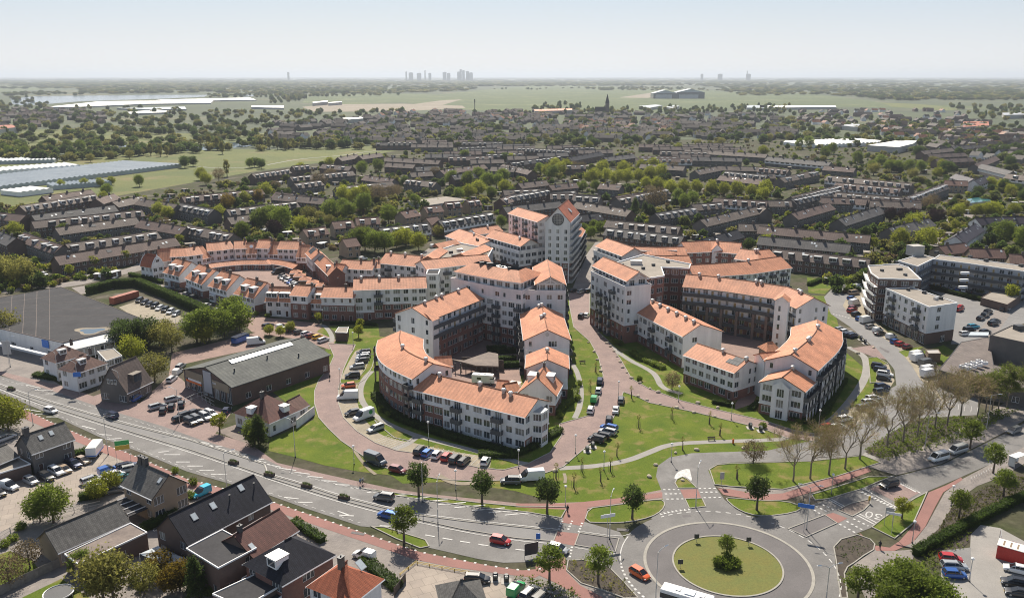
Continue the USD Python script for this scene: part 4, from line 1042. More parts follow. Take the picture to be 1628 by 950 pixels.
# left: forecourt, car lots
sheet('forecourt', 'M0 -100,60 90,80 290,190 260,290 380,360 200,320 0,270 -150,220', 'grey_pavers', 3)
sheet('car_lot', 'M0 560,430 700,380 860,470 1060,280 1120,320 1300,480 1430,520 1300,690 1000,600 700,510', 'red_pavers', 3)
sheet('yard', 'M0 1060,160 1628,20 1628,120 1250,200 1120,230 1040,300', 'court_pavers', 2)
sheet('parking_lot', 'L0 730,730 850,690 1130,790 1180,820 930,850', 'beige_pavers', 3)
sheet('fenced_yard', 'L0 440,610 690,570 700,620 500,650', 'grey_pavers', 3)
sheet('concrete_yard', 'N0 -200,620 -50,300 130,240 560,70 700,60 860,110 900,140 770,300 600,330 480,360 150,500 0,540', 'concrete_slabs', 3)
sheet('front_lot', 'N1 915,820 1010,742 1330,800 1628,850 N2 60,840 120,950 N1 1628,1000 900,1000', 'concrete_slabs', 3)
sheet('gravel_border', 'M0 1330,640 1450,600 1550,680 1540,720 1450,690', 'bitumen_warm', 3)
sheet('garden_lawn', 'N0 -50,700 60,660 200,720 250,790 0,930 -100,900', 'grass', 3)
sheet('garden_lawn', 'N0 130,950 380,830 470,900 560,950', 'grass', 3)
sheet('garden_lawn', 'L1 185,250 260,220 275,270 215,295', 'grass', 3)
sheet('garden_lawn', 'L2 1015,15 1060,5 1100,20 1080,35', 'grass', 3)

ribbon('worn_path', 'N1 625,25 655,75 690,120 730,165 765,190', .8, 'bare_soil', 7); ribbon('worn_path', 'N1 1150,195 1220,235 1300,250 1420,235', 1.5, 'bare_soil', 7); ribbon('worn_path', 'M2 375,900 385,930 380,960', .7, 'bare_soil', 7)
for t in ('M0 540,515 580,505 610,512 570,525', 'M0 250,370 330,395 320,402 240,378', 'N1 620,540 700,552 690,566 610,552', 'N1 900,545 960,556 955,562 895,551', 'N2 860,560 900,545 920,560 880,580', 'N2 1100,440 1150,436 1160,450 1110,455', 'N3 560,420 620,450 600,460 545,430', 'M3 740,120 800,150 790,160 735,128', 'M3 830,230 870,300 850,305 815,240', 'N1 200,205 300,232 290,240 190,213', 'N2 700,520 780,525 770,540 700,536', 'M3 1150,870 1290,810 1300,818 1165,880'):
 sheet('road_patch', t, 'asphalt_old' if t[3] in '58' else 'apron', 6)
# ---------------------------------------------------------------- painted markings
def pl(text, w=.14, dash=None):
 P = chaikin(wp(text), False, 1); line(P, w, dash=dash)
pl('P -60,585 0,610 46,627 181,667 302,697 420,735 426,752 477,766 539,786 606,803 658,815 735,825 820,834 886,841', .2)
pl('P -60,593 0,619 64,644 181,682 310,721 420,759 488,782 544,799 596,813 648,826 735,845 820,859 880,864', .2)
pl('P 921,844 985,853 P 1003,848', .15); pl('P 914,870 980,880', .15)
pl('P -60,578 0,602 77,624 165,653 258,682 320,704 420,734 457,751 511,764 575,778', .12, (1.2, 1.2))
pl('P -60,596 0,619 80,654 155,689 232,718 297,745 426,782 487,803 573,831', .12, (1.2, 1.2))
pl('P 676,850 720,858 780,868 830,874 880,880', .3, (2.0, 1.6))
pl('P 575,779 684,798 761,808 839,818 893,826', .1, (.9, .9))
for p, d in along(DOTS, 2.0):
 PAINT.frame(np.array([*(p - d * .22 - left(d) * .22), .068]), np.array([*d, 0]) * .44, np.array([*left(d), 0]) * .44, (0, 0, .012))
for t in ('N1 20,100 90,118', 'N1 95,128 180,145', 'N1 170,150 275,165', 'N1 265,175 360,188', 'N1 345,200 440,210', 'N1 430,228 525,232', 'N1 515,252 605,255', 'N1 610,272 700,276', 'N1 710,300 810,295', 'N1 860,320 990,312', 'N1 960,340 1100,330', 'N1 1060,356 1210,345',
          'N1 1150,376 1320,362', 'N1 1250,394 1440,378', 'N1 1360,412 1560,395', 'N1 1460,425 1640,410', 'N1 1560,440 1720,425', 'N1 200,330 290,340', 'N1 270,360 375,362', 'N1 540,440 630,445', 'N1 530,415 600,440', 'N1 790,505 870,510',
          'M0 160,355 250,375', 'M0 215,390 330,390', 'M0 280,410 390,410', 'M0 160,505 250,520', 'M0 220,535 300,533', 'M0 285,552 360,552', 'M0 505,608 590,630', 'M0 610,660 690,665', 'M0 650,690 750,685', 'M0 730,712 820,710', 'M0 975,770 1040,765', 'M0 1010,785 1110,785',
          'M0 1085,830 1170,830', 'M0 1155,855 1250,855', 'M0 1230,882 1320,880', 'M0 1300,905 1400,905', 'M0 1215,705 1290,715', 'M0 1290,735 1370,735', 'M0 1380,762 1450,762', 'M0 1450,785 1520,785', 'M0 1540,810 1628,815'):
 pl(t, .32)
for t in ('N2 340,530 365,475', 'N2 400,530 425,475', 'N2 465,545 490,480', 'N2 410,700 425,630', 'N2 985,283 1085,283', 'N2 995,310 1095,308', 'N2 1005,342 1110,340', 'N2 1205,277 1310,275', 'N2 1215,300 1325,298', 'N2 1235,333 1340,331', 'N3 310,395 385,440', 'N3 345,385 425,425', 'N3 385,375 465,410',
          'N3 490,495 590,550', 'N3 535,478 630,530', 'N3 575,462 670,508'):
 pl(t, .42, (.5, .55))
for t in ('N3 425,345 510,392', 'N3 440,342 522,386', 'N3 598,440 705,497', 'N3 612,432 720,488', 'N3 630,285 660,270', 'N3 640,278 855,400', 'N3 845,228 990,305'):
 pl(t, .28)
for i in range(11):                                             # piano-key edges of the raised crossing
 a, b = W(*px('N3 632,292')[0]), W(*px('N3 848,398')[0]); p = a + (b - a) * (i + .5) / 11; d = unit(left(b - a))
 line([p - d * .9, p - d * .1], .45)
 a, b = W(*px('N3 850,240')[0]), W(*px('N3 985,312')[0]); p = a + (b - a) * (i + .5) / 11; d = unit(left(b - a))
 if i < 9:
  line([p - d * .1, p + d * .9], .45)
def arc(r, a0, a1, w, dash=None):
 line([CTR + r * np.array([math.cos(a), math.sin(a)]) for a in np.linspace(math.radians(a0), math.radians(a1), 40)], w, .078, dash)
arc(RO - .3, 62, 118, .22, (1.0, 1.0)); arc(RO - .3, 150, 176, .18); arc(RO - .3, 178, 212, .4, (.55, .6)); arc(RO - .3, 2, 50, .2, (1.2, 1.0)); arc(RO - .3, -30, 0, .2, (1.2, 1.0))
for a in np.arange(98, 117, 2.6):
 q = CTR + (RO + .35) * np.array([math.cos(math.radians(a)), math.sin(math.radians(a))]); d = unit(q - CTR); e = left(d)
 PAINT.tri((*(q + e * .33), .08), (*(q - e * .33), .08), (*(q + d * .75), .08))
MB().flat(chaikin(wp('P 1072,763 1073,755 1080,748 1096,744 1098,752 1101,766 1092,759 1084,757'), True, 1), .085).build('white_marking', 'paint_white', kind='structure')
g3 = np.array(wp('N3 668,435 735,452'))                        # 30 painted on the lane
try:
 tm = meshkit.text_mesh('30', 1.9, .006)
 d = unit(wp('N3 735,452')[0] - wp('N3 668,435')[0]); R_ = np.eye(4); R_[:2, 0] = -d * 1.0; R_[:2, 1] = -left(d) * 1.3
 c = (g3[0] + g3[1]) / 2; tm.apply_translation([-tm.bounds[:, 0].mean(), -tm.bounds[:, 1].mean(), 0]); R_[:3, 3] = (*c, .07)
 tm.apply_transform(R_); PAINT.mesh(tm)
except Exception as e:
 print('30', e)
for t, n in (('M1 760,700 880,750', 7), ('M1 560,470 640,580', 5), ('M1 1000,770 1420,860', 13)):
 a, b = wp(t); d = unit(left(b - a))
 for i in range(n + 1):
  p = a + (b - a) * i / n; line([p, p + d * 4.6], .1)
for t, n in (('R 1100,510 1010,640', 7), ('R 600,345 880,405', 8), ('M3 480,690 640,620', 6), ('M3 990,470 1340,530', 9)):
 a, b = wp(t); d = unit(left(b - a))
 for i in range(n + 1):
  p = a + (b - a) * i / n; line([p, p + d * 4.6], .1)
for i in range(6):
 a, b = wp('L3 450,770 560,800'); c, e = wp('L3 455,800 560,815')
 line([a + (b - a) * i / 6, a + (b - a) * (i + .55) / 6], .5)
PAINT.build('road_markings', 'paint_white', kind='structure')
KERBS.build('kerbs', 'kerb', kind='structure')

# ================================================================ THE COMPLEX WITH ORANGE ROOFS
OG = 'orange-roofed buildings of the housing complex'
WH, BR, PK = 'white_render', 'red_brick', 'pink_render'
def S(*st):
 return [(2.9, m, p) for m, p in st]
def px_h(text, z):
 return wp(text, z)
def band_columns(b, p0, p1, z0, z1, n, mat_='white_frame', name='column', s=.3, out=.25):
 for i in range(n):
  p = p0 + (p1 - p0) * (i + .5) / n; d = unit(p1 - p0); o = np.array([d[1], -d[0]]) * out
  b.one(name, mat_, MB().frame((*(p + o - d * s / 2), z0), (*(d * s), 0), (*(-o * .9), 0), (0, 0, z1 - z0)))

# 1 near wing, three storeys
E = wp('A 340,465 1100,652', 8.9)
b = Bld('apartment_wing', 'long low three-storey wing nearest the parked cars, brick left half', 'apartment building', OG)
strip(b, [E[0], E[1]], 11.2, 8.9, 11.4, back=S((BR, 'wdw'), (WH, 'wn'), (WH, 'wn')), lend=S((WH, '.'), (WH, 'n.'), (WH, '.')), rend=S((BR, 'www'), (WH, 'www'), (WH, 'www')), pitch=3.1)
m_ = E[0] + (E[1] - E[0]) * .27
b.facade(E[0], m_, S((BR, 'fWW'), (BR, 'fWW'), (WH, 'fWW')), 2.9, posts=True)
b.facade(m_, E[1], scale_storeys(S((WH, 'WfwW'), (WH, 'WfwW'), (WH, 'wfnW')), 8.9), 3.0, posts=True)
vents(b, [(.12, .97), (.5, .97), (.72, .9), (.79, .82)])
d = unit(E[1] - E[0]); q = E[1] + left(d) * 5.5
bay = [q + d * .0 - left(d) * 2.2, q + d * 2.2 - left(d) * 1.4, q + d * 2.2 + left(d) * 1.4, q + left(d) * 2.2]
for i in range(3):
 b.facade(bay[i], bay[i + 1], scale_storeys(S((WH, 'W'), (WH, 'W'), (WH, 'W')), 8.7), 3)
b.one('bay_roof', 'zinc', MB().flat(bay, 8.72))
b.done()
# 2 curved wing, four storeys
b = Bld('apartment_wing', 'curved four-storey wing with bowed orange roof and stacked balconies', 'apartment building', OG)
E = chaikin(wp('A 100,128 84,190 105,262 180,322 330,390', 11.7), False, 1)
strip(b, E, 12.2, 11.7, 14.2, front=S((BR, 'Ww'), (BR, 'Ww'), (BR, 'Ww'), (WH, 'nw')), back=S((BR, 'w'), (BR, 'w'), (WH, 'n'), (WH, 'w')), rend=S((WH, '.'), (WH, '.'), (WH, '.'), (WH, 'n.n')), lend=S((WH, '.'), (WH, '.'), (WH, 'n'), (WH, 'n')), pitch=2.8)
for seg in (0, len(E) - 2):
 for z in (0.0, 2.9, 5.85, 8.75):
  a, c = E[seg], E[seg + 1]; d = unit(c - a); o = -left(d); w = min(3.4, np.linalg.norm(c - a)); p = (a + c) / 2 - d * w / 2
  if z:
   b.one('balcony', 'dark_metal', MB().frame((*p, z), (*(d * w), 0), (*(o * 1.7), 0), (0, 0, .16)).frame((*(p + o * 1.64), z), (*(d * w), 0), (*(o * .06), 0), (0, 0, 1.05)).frame((*p, z), (*(d * .06), 0), (*(o * 1.7), 0), (0, 0, 1.05)).frame((*(p + d * w), z), (*(d * .06), 0), (*(o * 1.7), 0), (0, 0, 1.05)))
 for t in (0, w - .3):
  b.one('balcony_post', BR, MB().frame((*(p + d * t + o * 1.3), 0), (*(d * .3), 0), (*(o * .3), 0), (0, 0, 8.9)))
vents(b, [(.5, .97), (.93, .96)])
b.done()
b = Bld('stair_turret', 'small white stair turret with its own orange lid behind the curved wing', 'turret', None)
E = wp('A 495,305 598,297', 10.6); strip(b, E, 4.5, 10.6, 12.2, lend=S((WH, '.'), (WH, '.'), (WH, '.'), (WH, '.')), rend=S((WH, 'n'), (WH, 'n'), (WH, 'n'), (WH, 'n')), front=S((WH, '.'), (WH, '.'), (WH, 'n'), (WH, 'n')), back=S((WH, '.'), (WH, '.'), (WH, '.'), (WH, '.')), epitch=2); b.done()
# 3 long gallery wing running back from the curved one
b = Bld('apartment_wing', 'tall gabled gallery wing rising behind the curved wing, white end wall', 'apartment building', OG)
E = wp('B 405,463 765,320', 14.8); wd = widthto(E, W(*px('B 92,447')[0], 14.8))
strip(b, E, min(max(wd, 10), 16), 14.8, 17.6, front=S((BR, 'dWWnW'), (BR, 'WwnWW'), (BR, 'nnWwW'), (WH, 'gnnw'), (WH, 'ngnw')), back=S((BR, 'f'), (BR, 'f'), (WH, 'wf'), (WH, 'wf'), (WH, 'wf')), lend=S((WH, '.n'), (WH, 'n.'), (WH, 'n..n'), (WH, 'n.t.n'), (WH, 't.t.n')), rend=S((WH, '.'),), pitch=2.9, epitch=2.6, gutter='dark_metal')
vents(b, [(.2, .93), (.42, .97), (.52, .97), (.82, .9)])
a = E[0]; d = unit(E[1] - E[0]); o = -left(d)
b.one('lift_shaft', PK, MB().prism(ccw([a - d * .4, a + d * 2.6, a + d * 2.6 + o * 1.2, a - d * .4 + o * 1.2]), 0, 14.6))
b.one('lift_shaft_roof', 'orange_tiles', MB().add([(*(a - d * .8 + o * 1.5), 14.6), (*(a + d * 3 + o * 1.5), 14.6), (*(a + d * 1.1 + left(d) * 3.2), 16.5)], [[0, 1, 2]], [(0, 0), (4, 0), (2, 4)]))
b.done()
# 4 high white block with a set-back penthouse and a sunken roof well
def penthouse(b, front, depth, ztop, hp, rise, well=True, over=.7, inset=1.3, storey_pat='fWf', gable=None):
 """a terrace on the block's top, a set-back glazed storey, and a tiled roof ring round a flat well"""
 F = offset(front, inset); d0, d1 = unit(front[1] - front[0]), unit(front[-1] - front[-2])
 F[0] = F[0] + d0 * inset; F[-1] = F[-1] - d1 * inset; K = offset(F, depth - 2 * inset)
 st = [(hp, WH, storey_pat)]
 for P in (F, K[::-1], [K[0], F[0]], [F[-1], K[-1]]):
  for i in range(len(P) - 1):
   b.facade(P[i], P[i + 1], st, 2.6, z0=ztop)
 ze, w = ztop + hp, depth - 2 * inset
 FO, KO = offset(F, -over), offset(F, w + over)
 FO[0], KO[0] = FO[0] - d0 * over, KO[0] - d0 * over; FO[-1], KO[-1] = FO[-1] + d1 * over, KO[-1] + d1 * over
 k = w * (.34 if well else .5); FI, KI = offset(F, k), offset(F, w - k)
 m = 3.2 if well else 0.0
 FI[0], KI[0] = FI[0] + d0 * m, KI[0] + d0 * m; FI[-1], KI[-1] = FI[-1] - d1 * m, KI[-1] - d1 * m
 zt = ze + rise; rm = MB(); s = 0
 for i in range(len(F) - 1):
  L = np.linalg.norm(FO[i + 1] - FO[i])
  rm.quad((*FO[i], ze), (*FO[i + 1], ze), (*FI[i + 1], zt), (*FI[i], zt), [(s, 0), (s + L, 0), (s + L, k), (s, k)])
  rm.quad((*KO[i + 1], ze), (*KO[i], ze), (*KI[i], zt), (*KI[i + 1], zt), [(s + L, 0), (s, 0), (s, k), (s + L, k)])
  s += L
 for O1, O2, I1, I2 in ((KO[0], FO[0], KI[0], FI[0]), (FO[-1], KO[-1], FI[-1], KI[-1])):
  L = np.linalg.norm(O1 - O2); rm.quad((*O1, ze), (*O2, ze), (*I2, zt), (*I1, zt), [(0, 0), (L, 0), (L - m, 3.5), (m, 3.5)])
 b.one('penthouse_roof', 'orange_tiles', rm)
 P = FO + KO[::-1]
 b.one('roof_edge', 'white_frame', MB().prism(P, ze - .25, ze - .02).flat(P, ze - .26))
 if well:
  P = FI + KI[::-1]; mb = MB().flat(P, zt - 1.3); mb.prism(P, zt - 1.3, zt, top=False)
  b.one('roof_well', 'bitumen', mb)
 b.pent = (F, K, ze, zt, FI, KI)
front = wp('B 548,196 740,236 890,264 1036,284', 18.2)
b = Bld('apartment_block', 'high white block with glazed penthouse and sunken dark roof well', 'apartment building', OG)
st = S((BR, 'wWfw'), (BR, 'wWfw'), (WH, 'wWfW'), (WH, 'wWfW'), (WH, 'wWfW'), (PK, 'n.w.'))
K = offset(front, 17.0)
for i in range(3):
 b.facade(front[i], front[i + 1], scale_storeys([s if i else (s[0], s[1], '..w.') for s in st], 18.2), 3.0, posts=(i == 2))
poly = front + K[::-1]
flatblock(b, poly, 18.2, 'gravel_roof', faces={3: S((BR, 'f'), (BR, 'f'), (WH, 'f'), (WH, 'f'), (WH, 'f'), (WH, 'w')), 4: S(*[(WH, 'wf')] * 6), 5: S(*[(WH, 'wf')] * 6), 6: S(*[(WH, 'wf')] * 6), 7: S(*[(WH, '.w')] * 6)}, parapet=.9, rim=PK, name='terrace')
penthouse(b, front, 17.0, 18.25, 3.0, 2.6, storey_pat='wfWf'.replace('f', 'F'))
F_, K_, ze, zt, FI, KI = b.pent
for t, s in ((.2, 1.1), (.38, 1.5), (.8, .8)):
 p = FI[0] * (1 - t) + FI[-1] * t; b.one('air_handler', 'dark_metal', MB().box(p[0], p[1], zt - 1.3, s * 1.4, s, 1.5 + s * .5, .3))
for t in (.5, .55, .6):
 p = (FI[0] + KI[0]) / 2 * (1 - t) + (FI[-1] + KI[-1]) / 2 * t; b.one('roof_equipment', 'galvanised', MB().box(p[0], p[1], zt - 1.3, 1.6, 3.2, 1.0, .3))
b.done()
# its right-hand head with the timbered gable
b = Bld('apartment_block', 'white corner block with timbered glass gable above the brick lane', 'apartment building', OG)
fr = wp('B 1036,285 1336,285', 17.6)
K = offset(fr, 26.0)
flatblock(b, fr + K[::-1], 17.6, 'gravel_roof', faces={0: S((BR, 'w.w'), (BR, 'w.w'), (WH, 'wWw'), (WH, '..w'), (PK, '..w'), (PK, 'wtw')), 1: S((BR, 'fw'), (BR, 'fw'), (BR, 'fw'), (WH, 'fw'), (WH, 'fw'), (WH, 'wf')), 2: S(*[(WH, 'w')] * 6), 3: S(*[(WH, 'w.')] * 6)}, parapet=1.0, rim=PK, name='terrace')
E2 = [fr[1] + unit(fr[0] - fr[1]) * .6 + left(unit(fr[1] - fr[0])) * 1.6, fr[1] + unit(fr[0] - fr[1]) * .6 + left(unit(fr[1] - fr[0])) * 25]
strip(b, E2, 8.6, 20.7, 23.0, front=[(3.1, WH, 'F')], back=[(3.1, WH, 'w')], lend=[(3.1, WH, 'WFW')], rend=[(3.1, WH, '.')], ov=.8, gab=1.4, pitch=2.7, epitch=2.6, z0=17.6, roofname='penthouse_roof')
dd = unit(E2[1] - E2[0]); a0, a1 = E2[0] - dd * 1.3, E2[0] - dd * 1.3 + left(dd) * 8.6; mid = (a0 + a1) / 2
for p, q, z0_, z1_ in ((a0, mid, 20.6, 22.8), (a1, mid, 20.6, 22.8), (a0, a1, 20.7, 20.7), (mid, mid, 20.7, 22.8), (a0 * .75 + a1 * .25, mid, 20.7, 22.0), (a0 * .25 + a1 * .75, mid, 20.7, 22.0), (a0 * .9 + a1 * .1, a0 * .9 + a1 * .1, 17.6, 20.7), (a0 * .1 + a1 * .9, a0 * .1 + a1 * .9, 17.6, 20.7)):
 b.one('gable_timber', 'white_frame', MB().tube([(*p, z0_), (*q, z1_)], .13, 4))
b.done()
# 5-7 the stepped wings coming down to the brick lane
E = wp('B 1030,428 1055,602', 12.0); b = Bld('apartment_wing', 'gabled wing below the timbered corner block, orange roof with four vents', 'apartment building', OG)
w5 = widthto(E, W(*px('B 1363,600')[0], 12.0))
strip(b, E, w5, 12.0, 15.0, front=S((BR, 'fW'), (BR, 'fW'), (WH, 'fW'), (WH, 'fW')), back=S((BR, 'wf'), (BR, 'wf'), (WH, 'wf'), (WH, 'wn')), rend=S((BR, 'w'), (WH, 'n...n'), (WH, 'n...n'), (PK, 'n.W.n')), lend=S(*[(WH, '.')] * 4), pitch=3.2, epitch=2.9)
vents(b, [(.06, .86), (.52, .86)]); vents(b, [(.06, .999), (.5, .999)])
g = b.geo; p = (E[1] + E[1] + left(unit(E[1] - E[0])) * w5) / 2 + unit(E[1] - E[0]) * .05; dd = unit(E[1] - E[0])
b.one('gable_roundel', 'zinc', MB().tube([(*p, 13.4), (*(p + dd * .12), 13.4)], .55, 14)); b.done()
E = wp('B 1075,705 1068,792', 9.0); b = Bld('apartment_wing', 'short middle step of the stepped wings, low gable with one vent', 'apartment building', OG)
w6 = widthto(E, W(*px('B 1352,810')[0], 9.0)); strip(b, E, w6, 9.0, 11.4, front=S((BR, 'w'), (WH, 'w'), (WH, 'w')), back=S((BR, 'w'), (WH, 'w'), (WH, 'w')), rend=S((BR, 'w'), (WH, '..'), (PK, '.w.')), lend=S(*[(WH, '.')] * 3), epitch=3); vents(b, [(.4, .99)]); b.done()
E = wp('A 1115,400 1062,480', 6.0); b = Bld('town_house', 'steep-roofed end house with zinc dormers at the foot of the stepped wings', 'house', OG)
w7 = widthto(E, W(*px('A 1305,508')[0], 6.0)); strip(b, E, w7, 6.0, 10.2, front=S((BR, 'w'), (WH, 'w')), back=S((BR, 'wn'), (WH, 'wn')), rend=S((BR, 'w.w'), (WH, 'w.w')), lend=S((WH, '.'), (WH, '.')), epitch=3.0)
dormers(b, [.45], 3.0, 1.9, .3); dormers(b, [.35], 2.8, 1.8, .3, back=True); chimneys(b, [.93, .05], 'brown_brick', .8); b.done()
# low things in the front court
b = Bld('carport', 'low dark carport with brown roof across the front court', 'carport', None)
poly = ccw(wp('A 590,262 680,272 850,214 915,226 918,312 760,306', 3.4)); b.one('roof', 'bitumen_warm', MB().flat(poly, 3.5).prism(poly, 3.15, 3.5, top=False)); b.pos = (*poly[0], 0)
a, c = wp('A 620,285 915,312', 3.3)
for i in range(9):
 p = a + (c - a) * i / 8; b.one('post', 'dark_metal', MB().box(p[0], p[1], 0, .25, .25, 3.2))
K = offset([a, c], 6.0); b.one('back_wall', 'brown_brick', MB().frame((*K[0], 0), (*(K[1] - K[0]), 0), (*(left(unit(K[1] - K[0])) * .2), 0), (0, 0, 3.1))); b.done()
for t, lab in (('A 905,458 970,462', 'small orange garden roof beside the parked camper'), ('A 985,482 1062,470', 'small orange garden roof under the white parasol')):
 b = Bld('garden_shed', lab, 'shed'); E = wp(t, 2.8); strip(b, E, 4.6, 2.8, 4.2, front=[(2.8, BR, 'd')], lend=[(2.8, BR, '.')], rend=[(2.8, BR, '.')], back=[(2.8, BR, '.')], pitch=2.5); b.done()
p = W(*px('A 1030,418')[0], 2.5); t = thing('parasol', 'white square parasol in the garden beside the camper', 'parasol', (*p, 0))
MB().tube([(0, 0, 0), (0, 0, 2.6)], .05, 6).build('pole', 'galvanised', t); mb = MB()
for k in range(4):
 a, c = [(2.2 * math.cos(x), 2.2 * math.sin(x), 2.25) for x in (k * 1.57 + .4, k * 1.57 + 1.97)]; mb.tri(a, c, (0, 0, 2.85))
mb.build('canopy', 'canvas', t)
for i, (x, y) in enumerate(((905, 190), (970, 205), (970, 262), (1000, 300))):
 p = W(*px('A %d,%d' % (x, y))[0], 1.0); hedge('hedge', [p - np.array([3.2, 0]), p + np.array([3.2, .6])], 1.3, 1.9, ['tall clipped hedge block nearest the high block in the court', 'clipped court hedge, second from the high block', 'clipped court hedge above the garden terraces', 'low clipped court hedge beside the garden terraces'][i])

# 8 mid-left wing, four storeys, white left and brick right
E = wp('G 825,408 1412,390', 11.4); b = Bld('apartment_wing', 'four-storey wing with long gallery windows left of the high block', 'apartment building', OG)
m1 = E[0] + (E[1] - E[0]) * .27; m2 = E[0] + (E[1] - E[0]) * .78
strip(b, E, 11.5, 11.4, 14.0, lend=S((BR, '.'), (WH, 'w'), (WH, 'w'), (WH, '.')), rend=S(*[(WH, 'w')] * 4), back=S((BR, 'w'), (WH, 'wf'), (WH, 'wf'), (WH, 'wf')), epitch=3)
b.facade(E[0], m1, scale_storeys(S((BR, 'Wd'), (WH, 'Ww'), (WH, 'Ww'), (WH, '..')), 11.4), 3.0)
b.facade(m1, m2, scale_storeys(S((BR, 'WWw'), (BR, 'WwW'), (WH, 'fwWw'), (WH, 'fwWw')), 11.4), 3.0)
b.facade(m2, E[1], scale_storeys(S((BR, 'Ww'), (WH, 'wW'), (WH, 'wW'), (WH, 'wW')), 11.4), 3.0)
vents(b, [(.1, .97), (.35, .97), (.62, .97)]); b.done()
# 9 long upper wing behind it
E = wp('B 380,118 600,92 822,74', 15.0); b = Bld('apartment_wing', 'narrow orange-roofed upper wing behind the four-storey gallery wing', 'apartment building', OG)
strip(b, E, 10.5, 15.0, 17.2, front=S((BR, 'w'), (WH, 'wf'), (WH, 'wf'), (WH, 'wf'), (WH, 'fw')), back=S(*[(WH, 'w')] * 5), lend=S(*[(WH, 'Wn')] * 5), rend=S(*[(WH, 'w')] * 5)); b.done()
E = wp('G 1412,285 1512,285', 15.0); b = Bld('stair_tower', 'flat white glazed stair tower between the two gallery wings', 'stair tower', OG)
flatblock(b, E + offset(E, 7)[::-1], 15.0, 'bitumen', faces={'all': S((WH, 'W'), (WH, 'W'), (WH, 'W'), (WH, 'W'), (WH, 'W'))}, pitch=3.4); b.done()
# 10 the row of town houses in front, stepping up and down
def unit_house(text, ze, zr, wd, label, front, dorm=(), roof='orange_tiles', ch=(.1, .9), cat='town house', lend=((BR, '.'), (WH, '.')), group='orange-roofed town houses in the curved rows', dw=2.0, vt=(), soft=0):
 E = wp(text, ze)
 if soft:
  E = chaikin(E, False, soft)
 b = Bld('town_house', label, cat, group)
 strip(b, E, wd, ze, zr, roof, front=S(*front), back=S(*[(m, 'wn') for m, p in front]), lend=S(*lend), rend=S(*lend), pitch=2.9)
 if dorm:
  dormers(b, dorm, dw, 1.7, .2)
 if ch:
  chimneys(b, ch, 'brown_brick', .8)
 if vt:
  vents(b, vt)
 b.done(); return b
unit_house('G 112,495 312,502', 6.0, 10.0, 10, 'leftmost front town house with four white dormers', ((WH, 'dw'), (WH, 'ww')), (.1, .32, .62, .86))
unit_house('G 312,450 450,458', 9.0, 11.4, 10, 'raised brick town house right of the four-dormer house', ((BR, 'wwd'), (BR, 'www'), (WH, 'www')), lend=((BR, '.'), (BR, '.'), (WH, '.')), ch=(.95,))
unit_house('G 448,508 562,512', 6.0, 10.0, 10, 'low front town house with two dormers and white upper bay', ((BR, 'wd'), (WH, 'Ww')), (.28, .76))
unit_house('G 562,464 828,470', 9.0, 11.4, 10, 'long raised brick town house row beside the lawn hut', ((BR, 'wwdd'), (BR, 'WW'), (WH, 'nnn')), lend=((BR, '.'), (BR, '.'), (WH, '.')), ch=(.65,))
# 11 the back crescent, from left to right
cres = [('F 240,262 385,255', 6.0, 'low crescent link beside the gambrel house', 1), ('F 362,222 520,215 662,196', 8.4, 'long white-fronted raised part of the left crescent', 0), ('F 660,240 738,222', 6.0, 'low link left of the stepped white crescent part', 1),
  ('F 712,168 850,158 965,142', 8.4, 'white and brick raised crescent part above the garage row', 0), ('F 968,148 1080,142', 8.4, 'raised crescent part left of the oculus house', 0), ('F 1080,192 1172,188', 6.4, 'crescent house with a small oculus in its roof', 2),
  ('F 1175,134 1290,134', 8.4, 'brick crescent part right of the oculus house', 0), ('F 1288,192 1380,194', 6.0, 'low crescent link right of the brick part', 1), ('G 32,68 138,72', 8.4, 'raised crescent part above the garage row end', 0), ('G 138,114 210,116', 6.0, 'low crescent link with two white windows', 1),
  ('G 208,76 385,80', 8.4, 'wide white raised part at the crescent top', 0), ('G 360,138 438,142', 6.0, 'low crescent link before the bend', 1), ('G 440,108 490,158', 8.4, 'raised crescent house at the bend with solar panels', 3), ('G 512,178 625,288', 7.4, 'brick crescent house with solar panels and zinc dormer', 4),
  ('G 628,290 702,300', 6.4, 'low crescent house right of the bend', 1), ('G 700,230 865,240', 8.6, 'white raised terrace part right of the bend', 0), ('G 862,240 975,244', 8.6, 'brick-fronted terrace part right of the bend', 5), ('G 970,232 1036,230', 8.6, 'narrow white terrace part beside the long white wing', 0)]
for t, ze, lab, k in cres:
 hi = ze > 8
 E = wp(t, ze); b = Bld('town_house', lab, 'town house', 'orange-roofed town houses in the curved rows')
 fr = ((BR, 'wd'), (BR if k == 5 else WH, 'ww'), (WH, 'ww')) if hi else ((BR, 'wd'), (WH if k != 4 else BR, 'ww'))
 strip(b, E, 6.5 if k in (3, 4) else 9.5, ze, 11.0 if hi else 10.4, front=S(*fr), back=S(*fr), lend=S(*[(m, '.') for m, p in fr]), rend=S(*[(m, '.') for m, p in fr]), pitch=2.7)
 chimneys(b, (.9,) if k != 1 else (.05,), 'brown_brick', .8)
 if k == 2:
  p, al, o = on_roof(b, .5, .55); b.one('oculus', 'white_frame', MB().tube([tuple(p), tuple(p + np.array([*(o * .5), .5]))], .8, 12))
 if k == 3:
  panels(b, .1, .25, 6, 2)
 if k == 4:
  panels(b, .02, .3, 5, 2); dormers(b, [.75], 2.4, 1.6, .2)
 b.done()
